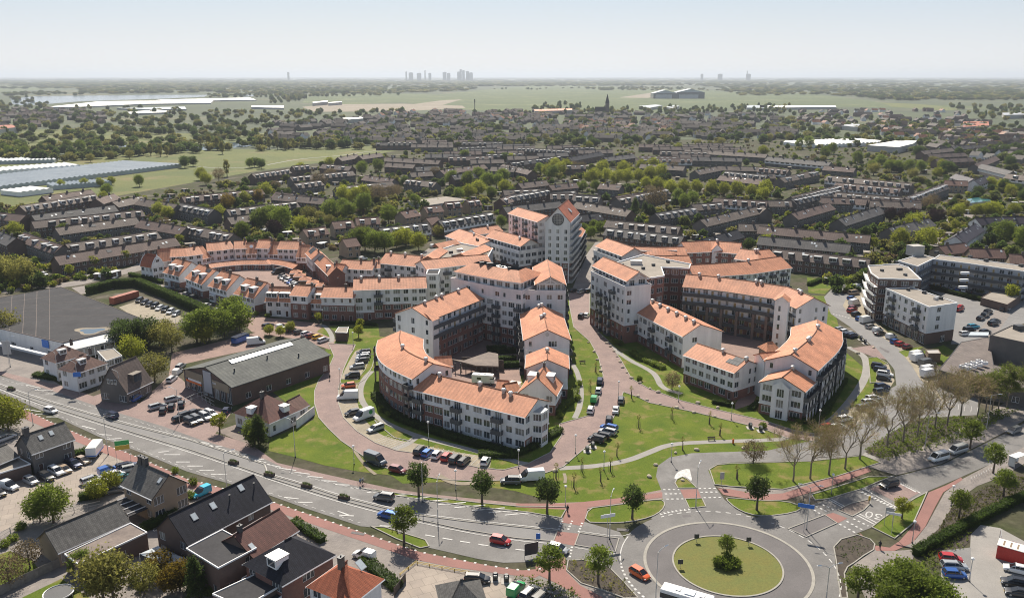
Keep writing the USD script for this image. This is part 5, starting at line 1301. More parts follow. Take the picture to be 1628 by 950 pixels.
# gambrel house
E = wp('F 80,300 190,320', 6.2); b = Bld('gambrel_house', 'white villa with rounded gambrel gables and red roof at the row end', 'house', None)
wd = widthto(E, W(*px('F 308,300')[0], 6.2)); d = unit(E[1] - E[0]); n = left(d)
for P, q, st in ((E, 'wnw', 0), ([E[1], E[1] + n * wd], 'ww', 1), ([E[1] + n * wd, E[0] + n * wd], 'wnw', 0), ([E[0] + n * wd, E[0]], 'ww', 1)):
 b.facade(P[0], P[1], S((WH, 'oW'), (WH, q))[:2], 2.8)
prof = [(-.35, 5.6), (.0, 6.9), (.7, 8.2), (1.7, 9.5), (3.0, 10.5), (wd / 2, 11.0)]; prof = prof + [(wd - x, z) for x, z in prof[-2::-1]]
rm = MB(); e0, e1 = E[0] - d * .0, E[1] + d * .0
for i in range(len(prof) - 1):
 (x0, z0), (x1, z1) = prof[i], prof[i + 1]; s0 = i * 1.6
 rm.quad((*(e0 + n * x0), z0), (*(e1 + n * x0), z0), (*(e1 + n * x1), z1), (*(e0 + n * x1), z1), [(0, s0), (7, s0), (7, s0 + 1.6), (0, s0 + 1.6)])
b.one('roof', 'red_tiles', rm)
for e, o in ((e1 + d * .06, d), (e0 - d * .06, -d)):
 q = [(*(e + n * x), z + .12) for x, z in prof]; mb = MB()
 for i in range(1, len(q) - 1):
  mb.tri(q[0], q[i], q[i + 1])
 b.one('gable', WH, mb); b.one('gable_coping', 'white_frame', MB().tube(q, .16, 5))
 c = e + n * wd / 2 + o * .05; b.one('attic_window', 'white_frame', MB().frame((*(c - n * .9), 7.6), (*(n * 1.8), 0), (*(o * .05), 0), (0, 0, 1.4)))
 b.one('attic_pane', 'glass', MB().frame((*(c - n * .75 + o * .06), 7.75), (*(n * 1.5), 0), (*(o * .02), 0), (0, 0, 1.1)))
b.one('chimney', 'brown_brick', MB().box(*(E[0] + n * wd / 2 + d), 10.6, .9, .9, 1.6)); b.pos = (*E[0], 0); b.done()
# row of paired houses with dormers and white gables
for i, (t, q, nd) in enumerate((('F 298,366 440,402', 'F 602,320', 2), ('F 505,420 660,482', 'F 832,372', 2), ('F 722,494 890,538', 'F 1082,432', 2), ('F 965,566 1150,612', 'F 1335,505', 2))):
 E = wp(t, 6.0); wd = widthto(E, W(*px(q)[0], 6.0))
 b = Bld('paired_house', 'white-gabled paired house with orange roof, %s in the row by the hedge' % ['farthest', 'second farthest', 'second nearest', 'nearest'][i], 'house', 'paired houses along the hedge')
 strip(b, E, min(wd, 12.5), 6.0, 10.6, front=S((BR if i != 3 else WH, 'odW'), (WH, 'www')), back=S((BR, 'wwd'), (WH, 'www')), rend=S((BR, '.w.'), (WH, '...')), lend=S((BR, '.w.'), (WH, '...')), pitch=2.6, gmat=WH)
 dormers(b, (.27, .7) if i % 2 == 0 else (.3, .72), 2.7, 1.9, .22); chimneys(b, (.5,), 'brown_brick', 1.0)
 d = unit(E[1] - E[0]); o = -left(d); b.one('bay_window', 'white_frame', MB().frame((*(E[0] + d * 1.5), 0), (*(d * 3), 0), (*(o * 1.1), 0), (0, 0, 2.8))); b.one('bay_window_pane', 'glass', MB().frame((*(E[0] + d * 1.7 + o * 1.1), .8), (*(d * 2.6), 0), (*(o * .04), 0), (0, 0, 1.6)))
 if i in (1, 3):
  panels(b, .62, .72, 3, 1)
 b.done()
# crescent of garages and the hipped carports
E = chaikin(wp('F 742,328 900,306 1090,292 1300,296 G 160,196 260,212 335,236', 2.7), False, 1); b = Bld('garage_row', 'curved row of garages with narrow orange roof and white doors', 'garages', None)
strip(b, E, 4.6, 2.7, 4.0, rf=.55, front=[(2.7, BR, 'od')], back=[(2.7, BR, '.')], lend=[(2.7, BR, '.')], rend=[(2.7, BR, '.')], pitch=2.9, ov=.3); b.done()
for i, (x, y) in enumerate(((354, 272), (384, 298), (430, 328), (490, 354), (566, 378), (395, 312))[:5]):
 c = W(*px('G %d,%d' % (x, y))[0], 2.6); a = math.radians(8); d = np.array([math.cos(a), math.sin(a)]); E = [c - d * 2.3, c + d * 2.3]
 b = Bld('garden_pavilion', 'small hipped orange pavilion beside the parked cars, %s from the left' % ['first', 'second', 'third', 'fourth', 'fifth'][i], 'pavilion', 'pavilions behind the court cars')
 strip(b, E, 4.2, 2.5, 3.6, hip0=1.8, hip1=1.8, ov=.3, front=[(2.6, 'wood', '..')], back=[(2.6, 'wood', '.')], lend=[(2.6, 'wood', '.')], rend=[(2.6, 'wood', '.')]); b.done()
# 12 long white wing and the roofs around the flat core
E = wp('G 1032,190 1402,226', 9.2); b = Bld('apartment_wing', 'white three-storey wing with wide balcony right of the crescent', 'apartment building', OG)
strip(b, E, 12.5, 9.2, 12.2, front=S((BR, 'wwd'), (WH, 'wfnw'), (WH, 'wfnw')), back=S(*[(WH, 'w')] * 3), lend=S(*[(WH, 'w')] * 3), rend=S(*[(WH, 'w')] * 3)); vents(b, [(.1, .98), (.42, .98), (.78, .98)]); b.done()
poly = ccw(wp('T 92,552 215,462 375,408 500,432 652,452 612,526 300,545', 11.6)); b = Bld('apartment_block', 'low block with flat roof core ringed by orange slopes', 'apartment building', OG)
flatblock(b, poly, 11.6, 'gravel_roof', faces={'all': S(*[(WH, 'w')] * 4)}, parapet=.5)
for t, w_ in (('T 200,446 375,408', 5.0), ('T 165,548 270,470', 6.0), ('T 450,530 652,452', 8.0)):
 P = wp(t, 11.9); n = left(unit(P[1] - P[0])); rm = MB(); L = np.linalg.norm(P[1] - P[0])
 rm.quad((*(P[0] - n * .5), 11.95), (*(P[1] - n * .5), 11.95), (*(P[1] + n * w_ * .5), 13.6), (*(P[0] + n * w_ * .5), 13.6), [(0, 0), (L, 0), (L, 3), (0, 3)]).quad((*(P[0] + n * w_ * .5), 13.6), (*(P[1] + n * w_ * .5), 13.6), (*(P[1] + n * w_), 11.95), (*(P[0] + n * w_), 11.95), [(0, 0), (L, 0), (L, 3), (0, 3)])
 for k in (0, 1):
  rm.tri((*(P[k] - n * .5), 11.95), (*(P[k] + n * w_), 11.95), (*(P[k] + n * w_ * .5), 13.6))
 b.one('roof_slope', 'orange_tiles', rm)
for x, y, s in ((330, 510, 1.4), (375, 462, 1.6), (300, 480, 1.0), (420, 490, 2.0)):
 p = W(*px('T %d,%d' % (x, y))[0], 12); b.one('air_handler', 'galvanised' if s > 1.5 else 'dark_metal', MB().box(*p, 11.55, s * 1.6, s, 1.1, .4))
b.done()
E = wp('T 258,342 345,372 500,440', 11.0); b = Bld('apartment_wing', 'broad pale orange roof left of the terrace block', 'apartment building', OG)
strip(b, E, 15, 11.0, 13.6, front=S(*[(WH, 'wf')] * 4), back=S(*[(WH, 'w')] * 4), lend=S(*[(WH, 'w')] * 4), rend=S(*[(WH, 'w')] * 4)); vents(b, [(.5, .9)]); chimneys(b, (.75, .8), 'dark_metal', .8, .8, .6); b.done()
E = wp('T 520,330 735,300', 10.4); b = Bld('apartment_wing', 'low orange roof in front of the dark back houses', 'apartment building', OG)
strip(b, E, 9, 10.4, 12.6, front=S(*[(WH, 'w')] * 3), back=S(*[(WH, 'w')] * 3), lend=S(*[(WH, 'w')] * 3), rend=S(*[(WH, 'w')] * 3)); vents(b, [(.6, .9)]); b.done()
# terrace block with a timbered gable
fr = wp('T 580,402 872,487 1026,466', 11.8); b = Bld('apartment_block', 'white terrace block with orange penthouse gable left of the tower', 'apartment building', OG)
flatblock(b, [fr[0], fr[1], fr[1] + (fr[2] - fr[1]), fr[2] + left(unit(fr[1] - fr[0])) * 11, fr[0] + left(unit(fr[1] - fr[0])) * 11], 11.8, 'gravel_roof', faces={'all': S((BR, 'wf'), (BR, 'wf'), (WH, 'wWf'), (WH, 'wWW'))}, parapet=1.0, rim=WH, pitch=2.9)
d = unit(fr[1] - fr[0]); E = [fr[0] + d * .6 + left(d) * 1.6, fr[1] - d * 1.2 + left(d) * 1.6]
strip(b, E, 9.0, 14.9, 17.2, front=[(3, WH, 'F')], rend=[(3, WH, 'WFW')], lend=[(3, WH, '.')], back=[(3, WH, '.')], ov=.8, gab=1.2, z0=11.8, pitch=2.6, roofname='penthouse_roof'); vents(b, [(.8, .7)])
b.done()
# 13 the tower with the round window
E = wp('T 1300,222 1376,147', 26.4); nT = left(unit(E[1] - E[0])); wT = widthto(E, W(*px('T 1096,216')[0], 26.4))
b = Bld('tower_block', 'tall white gabled tower with a big round window near its top', 'tower', OG)
ts = [(2.7, BR, '.w.')] + [(2.9, BR, 'www'), (2.9, BR, 'www')] + [(2.9, WH, 'www')] + [(2.9, WH, 'ttt')] * 4 + [(2.9, WH, '...')]
strip(b, E, wT, 26.4, 26.4 + wT * .56, 'red_tiles', front=[(2.9, BR, 'f')] * 3 + [(2.9, WH, 'f')] * 6, back=[(2.9, WH, 'w')] * 9, lend=ts, rend=[(2.9, WH, 'w')] * 9, epitch=wT / 3, pitch=3.4, ov=.3, gab=.25, deep=1.4, balcony='zinc')
d = unit(E[1] - E[0]); c = E[0] + nT * wT / 2 - d * .03; zc = 27.0
b.one('round_window', 'dark_metal', MB().tube([(*(c + d * .1), zc), (*(c - d * .10), zc)], 2.55, 32))
b.one('round_pane', 'glass', MB().tube([(*(c), zc), (*(c - d * .13), zc)], 2.3, 32))
mb = MB()
for k in range(7):
 x = -2 + k * .68; hh = math.sqrt(max(2.2 ** 2 - x * x, .1)); mb.frame((*(c - d * .17 + nT * x), zc - hh), (*(nT * .1), 0), (*(d * .05), 0), (0, 0, 2 * hh)); mb.frame((*(c - d * .17 - nT * hh), zc + x), (*(nT * 2 * hh), 0), (*(d * .05), 0), (0, 0, .1))
b.one('glazing_bars', 'concrete', mb)
for k in range(4):
 b.one('pilaster', WH, MB().frame((*(E[0] + nT * (wT * k / 3 * .97 + .02) - d * .22), 0), (*(nT * .5), 0), (*(d * .22), 0), (0, 0, 24.6 if 0 < k < 3 else 26.2)))
p, al, o = on_roof(b, .5, .45); b.one('roof_dish', 'galvanised', MB().tube([tuple(p), tuple(p + np.array([*(o * .3), .3]))], 1.2, 14))
b.done()
E = wp('T 785,150 1030,222', 24.0); b = Bld('apartment_block', 'pinkish-white block with orange roof directly left of the tower', 'apartment building', OG)
strip(b, E, 11, 24.0, 26.2, front=[(2.9, BR, 'w')] * 3 + [(2.9, PK, 'nwf')] * 5, back=[(2.9, WH, 'w')] * 8, lend=[(2.9, PK, 'w')] * 8, rend=[(2.9, WH, 'W')] * 8, pitch=3.0, rf=.45)
a, c = E[1], wp('T 1096,216', 24.0)[0]; b.facade(a, c, scale_storeys([(2.9, BR, 'W')] * 3 + [(2.9, WH, 'W')] * 5, 23.8), 3)
b.done()
E = wp('T 1362,395 1422,290', 14.0); b = Bld('apartment_wing', 'orange slope just right of the tower above the balconies', 'apartment building', OG)
strip(b, E, 9, 14.0, 17.5, front=S(*[(BR, 'f')] * 2, *[(WH, 'f')] * 3), back=S(*[(WH, 'w')] * 5), lend=S(*[(WH, 'w')] * 5), rend=S(*[(WH, 'w')] * 5)); b.done()

# ---------------------------------------------------------------- right half of the complex
fr = wp('C 42,322 276,430', 18.4); d = unit(fr[1] - fr[0]); r_ = wp('C 432,402', 18.4)[0]; wd = widthto(fr, r_)
b = Bld('apartment_block', 'tall white block with penthouse gable on the right of the brick lane', 'apartment building', OG)
K = offset(fr, wd)
flatblock(b, fr + K[::-1], 18.4, 'gravel_roof', faces={0: S((BR, 'wnfwfw'), (BR, 'wnfwfw'), (WH, 'wnfwfw'), (WH, 'wnfwfw'), (WH, 'wnfwfw'), (WH, 'wn.W.f')), 1: S((BR, '.'), (BR, 'n'), (WH, 'n..'), (WH, 'n..'), (WH, 'w..'), (WH, 'w..')), 2: S(*[(WH, 'w')] * 6), 3: S(*[(WH, 'w')] * 6)}, parapet=.9, rim=WH, posts=True, name='terrace')
E = [fr[0] + d * .3 + left(d) * 1.5, fr[1] - d * 1.6 + left(d) * 1.5]
strip(b, E, wd - 2.2, 21.4, 23.7, front=[(3, WH, 'wF')], rend=[(3, WH, 'FWF')], lend=[(3, WH, '.')], back=[(3, WH, '.')], ov=.9, gab=1.3, z0=18.4, pitch=2.6, roofname='penthouse_roof')
a0, a1 = E[1] + d * 1.2, E[1] + d * 1.2 + left(d) * (wd - 2.2); mid = (a0 + a1) / 2
for p, q, z0_, z1_ in ((a0, mid, 21.2, 23.5), (a1, mid, 21.2, 23.5), (a0, a1, 21.3, 21.3), (mid, mid, 21.3, 23.5), (a0 * .75 + a1 * .25, mid, 21.3, 22.6), (a0 * .25 + a1 * .75, mid, 21.3, 22.6)):
 b.one('gable_timber', 'white_frame', MB().tube([(*p, z0_), (*q, z1_)], .13, 4))
b.done()
poly = ccw(wp('C 205,255 400,196 726,262 716,290 524,282 545,342 430,360', 18.6)); b = Bld('apartment_block', 'red-brick block with flat gravel roof behind the penthouse gable', 'apartment building', OG)
flatblock(b, poly, 18.6, 'gravel_roof', faces={'all': S((BR, 'wW'), (BR, 'wW'), (BR, 'wW'), (BR, 'wW'), (BR, 'WW'), (BR, 'WW'))}, parapet=.4, rim='white_frame', pitch=3.4)
p = W(*px('C 352,252')[0], 19); b.one('air_handler', 'galvanised', MB().box(*p, 18.55, 4.2, 2.2, 1.6, -.1));
for x, y in ((255, 262), (350, 305), (570, 240), (400, 285), (470, 262)):
 p = W(*px('C %d,%d' % (x, y))[0], 19); b.one('roof_equipment', 'dark_metal', MB().box(*p, 18.55, 1.1, .9, .9, .3))
b.done()
E = chaikin(wp('C 675,408 850,424 1060,452 1298,490', 14.9), False, 1) + wp('E 858,193', 14.9); b = Bld('apartment_wing', 'long curved gallery wing with brick piers facing the right court', 'apartment building', OG)
wd = min(13.5, max(10, widthto(E, W(*px('E 1092,188')[0], 14.9))))
strip(b, E, wd, 14.9, 17.8, front=S((BR, 'wgnw'), (BR, 'gwnw'), (WH, 'wgnw'), (WH, 'gnww'), (WH, 'wgnw')), back=S((BR, 'fw'), (WH, 'fw'), (WH, 'fw'), (WH, 'wf'), (WH, 'wf')), lend=S(*[(WH, '.')] * 5), rend=S((BR, '...'), (WH, '...'), (WH, '...'), (PK, 'n.n'), (PK, 'n.n')), pitch=2.7, gutter='dark_metal')
for i in range(len(E) - 2):
 band_columns(b, E[i], E[i + 1], 0, 8.7, max(1, int(np.linalg.norm(E[i + 1] - E[i]) / 6)), BR, 'brick_pier', .9, 1.6)
vents(b, [(.1, .97), (.24, .97), (.52, .97), (.56, .97), (.83, .97), (.86, .94)])
b.done()
t4 = wp('E 722,140 806,150', 17.4); bs = wp('E 700,440 785,455', 0); b = Bld('lift_tower', 'slim white lift tower with a small orange roof in the right court', 'lift tower', None)
d = unit(t4[1] - t4[0]); n = left(d); q = [t4[0], t4[1], t4[1] + n * 3.4, t4[0] + n * 3.4]
for i in range(4):
 b.facade(q[i], q[(i + 1) % 4], [(17.0, WH, '.')], 4)
for k in range(5):
 b.one('window', 'white_frame', MB().frame((*(t4[0] + d * 1.1 - n * .04), 1.6 + k * 3), (*(d * .9), 0), (*(n * .05), 0), (0, 0, 1.9)))
 b.one('window_pane', 'glass', MB().frame((*(t4[0] + d * 1.2 - n * .06), 1.7 + k * 3), (*(d * .7), 0), (*(n * .03), 0), (0, 0, 1.7)))
rm = MB(); c = [(*(p_), 16.95) for p_ in (t4[0] - d * .3 - n * .3, t4[1] + d * .3 - n * .3, t4[1] + d * .3 + n * 4, t4[0] - d * .3 + n * 4)]; m0, m1 = (*((t4[0] + t4[1]) / 2 - n * .3), 18.6), (*((t4[0] + t4[1]) / 2 + n * 4), 18.6)
rm.quad(c[0], m0, m1, c[3], [(0, 0), (0, 2.5), (4, 2.5), (4, 0)]).quad(c[1], c[2], m1, m0, [(0, 0), (4, 0), (4, 2.5), (0, 2.5)]); b.one('roof', 'orange_tiles', rm)
b.one('gable', WH, MB().tri((*t4[0], 16.9), (*t4[1], 16.9), (*((t4[0] + t4[1]) / 2), 18.5))); b.pos = (*t4[0], 0); b.done()
E = wp('C 315,562 675,748', 10.2); wd = widthto(E, W(*px('C 958,722')[0], 10.2)); b = Bld('apartment_wing', 'front wing with six roof vents in a line and brick ground floor', 'apartment building', OG)
strip(b, E, wd, 10.2, 13.2, front=S((BR, 'wdwn'), (WH, 'wfwn'), (WH, 'nfwn'), (WH, 'wnwn'))[:4] and [(3.0, BR, 'wdwn'), (3.6, WH, 'wfwn'), (3.6, WH, 'nfwW')], back=S((BR, 'w'), (WH, 'wf'), (WH, 'wf')), rend=S((WH, '....'), (WH, '.h..'), (WH, '.w..')), lend=S(*[(WH, '.')] * 3), pitch=2.8, rf=.42)
vents(b, [(.14, .95), (.3, .9), (.46, .88), (.62, .88), (.78, .88), (.92, .88)]); b.done()
E = wp('E 152,488 466,598', 8.3); wd = widthto(E, W(*px('E 580,534')[0], 8.3)); b = Bld('apartment_wing', 'low white and brick wing with two solar panels on its roof', 'apartment building', OG)
strip(b, E, wd, 8.3, 10.6, front=S((BR, 'dWwWdWdW'), (WH, 'wwwwwwww'), (WH, 'wwwwwwww')), back=S((BR, 'w'), (WH, 'w'), (WH, 'w')), rend=S((BR, 'w.n'), (WH, 'w.n'), (WH, 'w.n')), lend=S(*[(WH, '.')] * 3), pitch=2.4)
vents(b, [(.52, .98), (.98, .95)]); panels(b, .72, .42, 4, 1); panels(b, .78, .68, 3, 1); b.done()
E = chaikin(wp('E 985,582 1142,434 1134,342', 11.7), False, 2); b = Bld('apartment_wing', 'curved right wing with glossy orange roof above the bare trees', 'apartment building', OG)
strip(b, E, 13.5, 11.7, 14.6, front=S((WH, 'fW'), (WH, 'fW'), (WH, 'fW'), (WH, 'fW')), back=S((BR, 'w'), (WH, 'w'), (WH, 'w'), (WH, 'w')), lend=S((WH, '.'), (WH, '.'), (WH, '.'), (PK, 'n..n')), rend=S(*[(WH, '.')] * 4), pitch=3.1, posts=True, deep=1.8)
vents(b, [(.06, .98), (.36, .98), (.4, .98), (.75, .98), (.78, .98)], ); b.done()
E = wp('E 905,716 968,660', 8.7); wd = widthto(E, W(*px('E 632,656')[0], 8.7)); b = Bld('apartment_wing', 'white and brick gabled end pavilion with glazed centre bay', 'apartment building', OG)
strip(b, E, wd, 8.7, 11.2, front=S((BR, 'W'), (WH, 'f'), (WH, 'f')), back=S((BR, 'W'), (WH, 'w'), (WH, 'w')), lend=S((BR, 'W.W'), (WH, 'W.W'), (WH, 'W.W')), rend=S(*[(WH, '.')] * 3), epitch=wd / 3, pitch=3, posts=True)
d = unit(E[1] - E[0]); n = left(d); c = E[0] + n * wd / 2; bq = [c + n * 2.2, c + n * 2.2 - d * 1.0, c - n * 2.2 - d * 1.0, c - n * 2.2]
for i in range(3):
 b.facade(bq[i], bq[i + 1], [(2.9, WH, 'F'), (2.9, WH, 'F'), (2.9, WH, 'F')], 4.4 if i == 1 else 2)
b.wall(WH).tri((*bq[1], 8.7), (*bq[2], 8.7), (*(c - d * 1.0), 10.2)); vents(b, [(.9, .98)]); b.done()
E = wp('E 672,462 752,455', 4.0); b = Bld('court_pavilion', 'small timber pavilion with orange hipped roof by the lift tower', 'pavilion', None)
strip(b, E, 4.6, 4.0, 5.8, hip0=1.2, hip1=1.2, front=[(4, 'tan_brick', 'w')], back=[(4, 'tan_brick', 'w')], lend=[(4, 'tan_brick', 'w')], rend=[(4, 'tan_brick', 'w')]); b.done()
E = wp('E 656,524 782,512', 11.0); b = Bld('stair_turret', 'white turret with flat orange lid left of the curved right wing', 'turret', None)
strip(b, E, 5, 11.0, 12.2, front=S((WH, '.'), (WH, '.'), (WH, '.'), (PK, 'n.')), lend=S(*[(WH, '.')] * 4), rend=S(*[(WH, '.')] * 4), back=S(*[(WH, '.')] * 4)); b.done()
# back wings
E = wp('C 270,190 500,200 700,196', 14.2); b = Bld('apartment_wing', 'long pale roof behind the flat brick block', 'apartment building', OG)
strip(b, E, 10, 14.2, 16.6, front=S(*[(BR, 'w')] * 5), back=S(*[(WH, 'w')] * 5), lend=S(*[(WH, 'w')] * 5), rend=S(*[(BR, 'w')] * 5)); b.done()
E = wp('C 702,176 872,168 1052,182', 13.6); b = Bld('apartment_wing', 'back wing with white cross gable in its middle', 'apartment building', OG)
strip(b, E, 12, 13.6, 16.8, front=S(*[(BR, 'wW')] * 5), back=S(*[(WH, 'w')] * 5), lend=S(*[(WH, 'w')] * 5), rend=S(*[(WH, '.')] * 5)); vents(b, [(.55, .97)])
p = E[1]; d = unit(E[2] - E[0]); n = left(d); q = [p - n * .5, p + d * 4.2 - n * .5]
b.one('cross_gable', WH, MB().frame((*q[0], 0), (*(d * 4.2), 0), (*(n * 1), 0), (0, 0, 14.2)).add([(*q[0], 14.2), (*q[1], 14.2), (*((q[0] + q[1]) / 2), 16.3), (*(q[0] + n), 14.2), (*(q[1] + n), 14.2), (*((q[0] + q[1]) / 2 + n), 16.3)], [[0, 1, 2], [0, 2, 5], [0, 5, 3], [1, 4, 5], [1, 5, 2]]))
rm = MB(); m0 = (q[0] + q[1]) / 2
rm.quad((*(q[0] - d * .3), 14.1), (*m0, 16.5), (*(m0 + n * 5.5), 16.5), (*(q[0] - d * .3 + n * 1.5), 14.1), [(0, 0), (0, 3), (5, 3), (2, 0)]).quad((*(q[1] + d * .3), 14.1), (*(q[1] + d * .3 + n * 1.5), 14.1), (*(m0 + n * 5.5), 16.5), (*m0, 16.5), [(0, 0), (2, 0), (5, 3), (0, 3)])
b.one('cross_gable_roof', 'orange_tiles', rm); b.done()
E = wp('C 1030,218 1200,240 1330,222', 12.0); b = Bld('apartment_wing', 'far right back wing ending at the lawn', 'apartment building', OG)
strip(b, E, 12, 12.0, 15.0, front=S(*[(WH, 'w')] * 4), back=S(*[(WH, 'w')] * 4), lend=S(*[(WH, 'w')] * 4), rend=S(*[(WH, 'w')] * 4)); vents(b, [(.3, .95), (.7, .95)]); b.done()
E = wp('C 752,345 900,338 1150,320 1382,285 L3 195,484', 11.4); b = Bld('apartment_wing', 'long pale-orange wing behind the curved gallery wing', 'apartment building', OG)
strip(b, E, 13, 11.4, 14.6, front=S((BR, 'fw'), (WH, 'fw'), (WH, 'wf'), (WH, 'wf')), back=S(*[(WH, 'w')] * 4), lend=S(*[(WH, '.w')] * 4), rend=S((BR, '.w'), (WH, 'wf'), (WH, 'wf'), (WH, 'wf')), pitch=3.0, posts=True); vents(b, [(.62, .97)]); b.done()
fr = wp('C 60,178 240,246', 13.6); d = unit(fr[1] - fr[0]); b = Bld('apartment_block', 'white terrace block with small timbered gable beyond the brick lane', 'apartment building', OG)
flatblock(b, fr + offset(fr, 12)[::-1], 13.6, 'gravel_roof', faces={'all': S((BR, 'wf'), (WH, 'wf'), (WH, 'wf'), (WH, 'Wf'))}, parapet=1.0, rim=WH)
E = [fr[0] + d * .5 + left(d) * 1.4, fr[1] - d * .6 + left(d) * 1.4]
strip(b, E, 10, 16.5, 19.0, front=[(3, WH, 'F')], lend=[(3, WH, 'WFW')], rend=[(3, WH, '.')], back=[(3, WH, '.')], z0=13.6, ov=.8, gab=1.0, roofname='penthouse_roof'); b.done()
E = wp('C 420,250 560,256 730,252', 14.0); b = Bld('apartment_wing', 'short orange slope right behind the gravel-roofed brick block', 'apartment building', OG)
strip(b, E, 9, 14.0, 16.2, front=S(*[(BR, 'w')] * 5), back=S(*[(WH, 'w')] * 5), lend=S(*[(WH, 'w')] * 5), rend=S(*[(WH, 'w')] * 5)); b.done()
p0, p1 = wp('C 310,135 620,140', 16.0); t = thing('rooftop_plant', 'steel frames of rooftop plant between the back orange roofs', 'plant deck'); THINGS[-1] = (t, (*p0, 0))
d = unit(p1 - p0); n = left(d); L = np.linalg.norm(p1 - p0)
MB().frame((*(p0 - n * 8), 0), (*(d * L), 0), (*(n * 14), 0), (0, 0, 14.6)).build('deck', 'bitumen', t)
for k in range(9):
 MB().frame((*(p0 + d * (L * k / 9) - n * (7 - k * .4)), 14.7), (*(d * L * .34), 0), (*(n * .25), 0), (0, 0, .9)).build('rail', 'galvanised', t)
 MB().frame((*(p0 + d * (L * k / 9) - n * 6), 14.7), (*(d * 2.2), 0), (*(n * 1.6), 0), (0, 0, 1.0)).build('duct', 'zinc', t)

# ================================================================ OTHER BUILDINGS
def house(name, label, E, ze, zr, q, roof, wallm, front='wdw', side='w.w', two=True, hip=0.0, cat='house', rf=.5, group=None, gut='white_frame', wd=None, top=None, done=True):
 E = wp(E, ze); wd = wd or widthto(E, W(*px(q)[0], ze)); b = Bld(name, label, cat, group)
 st = ((wallm, front), (top or wallm, front.replace('d', 'w'))) if two else ((wallm, front),); sd = ((wallm, side), (top or wallm, side)) if two else ((wallm, side),)
 strip(b, E, wd, ze, zr, roof, hip0=hip, hip1=hip, front=S(*st), back=S(*st), lend=S(*sd), rend=S(*sd), gutter=gut, rf=rf)
 if done:
  b.done()
 return b
# left roadside
b = house('detached_house', 'dark grey-roofed house beside the hedge and the parked trailer', 'M0 195,768 448,680', 5.6, 8.6, 'M0 100,722', 'grey_tiles', 'grey_brick', 'd.w', 'w', done=False); chimneys(b, (.1,), 'dark_metal', 1.2, 1.5); skylights(b, [(.35, .45), (.62, .5)]); b.done()
b = Bld('flat_garage', 'flat-roofed garage at the left edge below the grey-roofed house', 'garage'); flatblock(b, ccw(wp('N0 -60,200 188,124 112,84 -60,120', 3)), 3.0, 'gravel_roof', faces={'all': S(('brown_brick', '.'))}); b.done()
house('detached_house', 'dark roof at the left edge behind the flat garage', 'N0 -90,150 105,70', 4.2, 6.0, 'N0 -160,80', 'grey_tiles', 'grey_brick', wd=7, two=False)
b = house('detached_house', 'tan brick house with grey tiled gable roof and a turquoise car beside it', 'N0 758,242 940,326', 5.8, 9.0, 'N0 1150,234', 'grey_tiles', 'tan_brick', 'w.w', 'W.', done=False); chimneys(b, (.25, .1), 'dark_metal', 1.1, 1.5); skylights(b, [(.9, .55)]); b.done()
b = Bld('carport', 'carport with white beams behind the tan brick house', 'carport'); poly = ccw(wp('N0 720,345 845,308 922,388 790,446', 2.8)); b.one('roof', 'bitumen', MB().flat(poly, 2.7).prism(poly, 2.55, 2.7, top=False))
for k in range(4):
 a, c = wp('N0 %d,%d %d,%d' % (722 + 20 * k, 350 + 28 * k, 845 + 22 * k, 308 + 24 * k), 2.8); b.one('beam', 'white_frame', MB().tube([(*a, 2.85), (*c, 2.85)], .12, 4))
for p in poly:
 b.one('post', 'white_frame', MB().box(*p, 0, .14, .14, 2.6))
b.pos = (*poly[0], 0); b.done()
b = house('long_barn', 'long low barn with corrugated grey roof and tan gable', 'N0 357,656 786,470', 3.4, 6.2, 'N0 250,572', 'grey_tiles', 'tan_brick', 'WWn', '..', two=False, cat='barn', done=False); b.done()
b = Bld('flat_extension', 'flat-roofed brown brick building with stained roof beside the barn', 'outbuilding'); flatblock(b, ccw(wp('N0 398,680 806,490 906,546 482,742', 3.7)), 3.7, 'bitumen_warm', faces={'all': S(('brown_brick', '.wd.t'))}, rim='white_frame'); b.done()
b = house('detached_house', 'long house with shiny black roof and three skylights', 'N0 1155,608 N1 112,345', 5.4, 9.4, 'N0 990,506', 'black_tiles', 'brown_brick', '.Wn.t', 'w.w', done=False); skylights(b, [(.2, .5), (.43, .55), (.8, .68)], 1.1, 1.4)
for t in (.62, .93):
 p, al, o = on_roof(b, t, .6); b.one('flue', 'dark_metal', MB().lathe(p[0], p[1], [(.12, p[2] - .3), (.12, p[2] + 1.0), (.2, p[2] + 1.05)], 7))
b.done()
t = thing('conservatory', 'glass-roofed conservatory behind the black-roofed house', 'conservatory'); poly = ccw(wp('N0 858,668 972,618 1150,700 1048,748', 2.9)); THINGS[-1] = (t, (*poly[0], 0)); c = np.mean(poly, axis=0)
for i in range(4):
 a, e = poly[i], poly[(i + 1) % 4]; MB().tri((*a, 2.6), (*e, 2.6), (*c, 3.5)).build('roof_pane', 'rooflight', t); MB().tube([(*a, 2.62), (*c, 3.54)], .06, 4).build('rafter', 'white_frame', t); MB().quad((*a, .3), (*e, .3), (*e, 2.5), (*a, 2.5)).build('side_pane', 'glass', t); MB().tube([(*a, 0), (*a, 2.6)], .08, 4).build('post', 'white_frame', t)
b = Bld('flat_house', 'two-storey brick house with dark flat roof next to the black-roofed house', 'house'); flatblock(b, ccw(wp('N0 1148,645 1370,530 1580,642 1345,766', 6.2)), 6.2, 'bitumen', faces={'all': S(('brown_brick', 'w.n'), ('brown_brick', '.n.'))}); b.done()
b = house('detached_house', 'house with maroon tiled gable roof behind the pavement', 'N0 1560,690 N1 276,524', 5.6, 8.4, 'N0 1465,570', 'maroon_tiles', 'brown_brick', 'w.w', 'w', wd=8.5, done=False); chimneys(b, (.12,), 'dark_metal', .8); skylights(b, [(.1, .2)]); b.done()
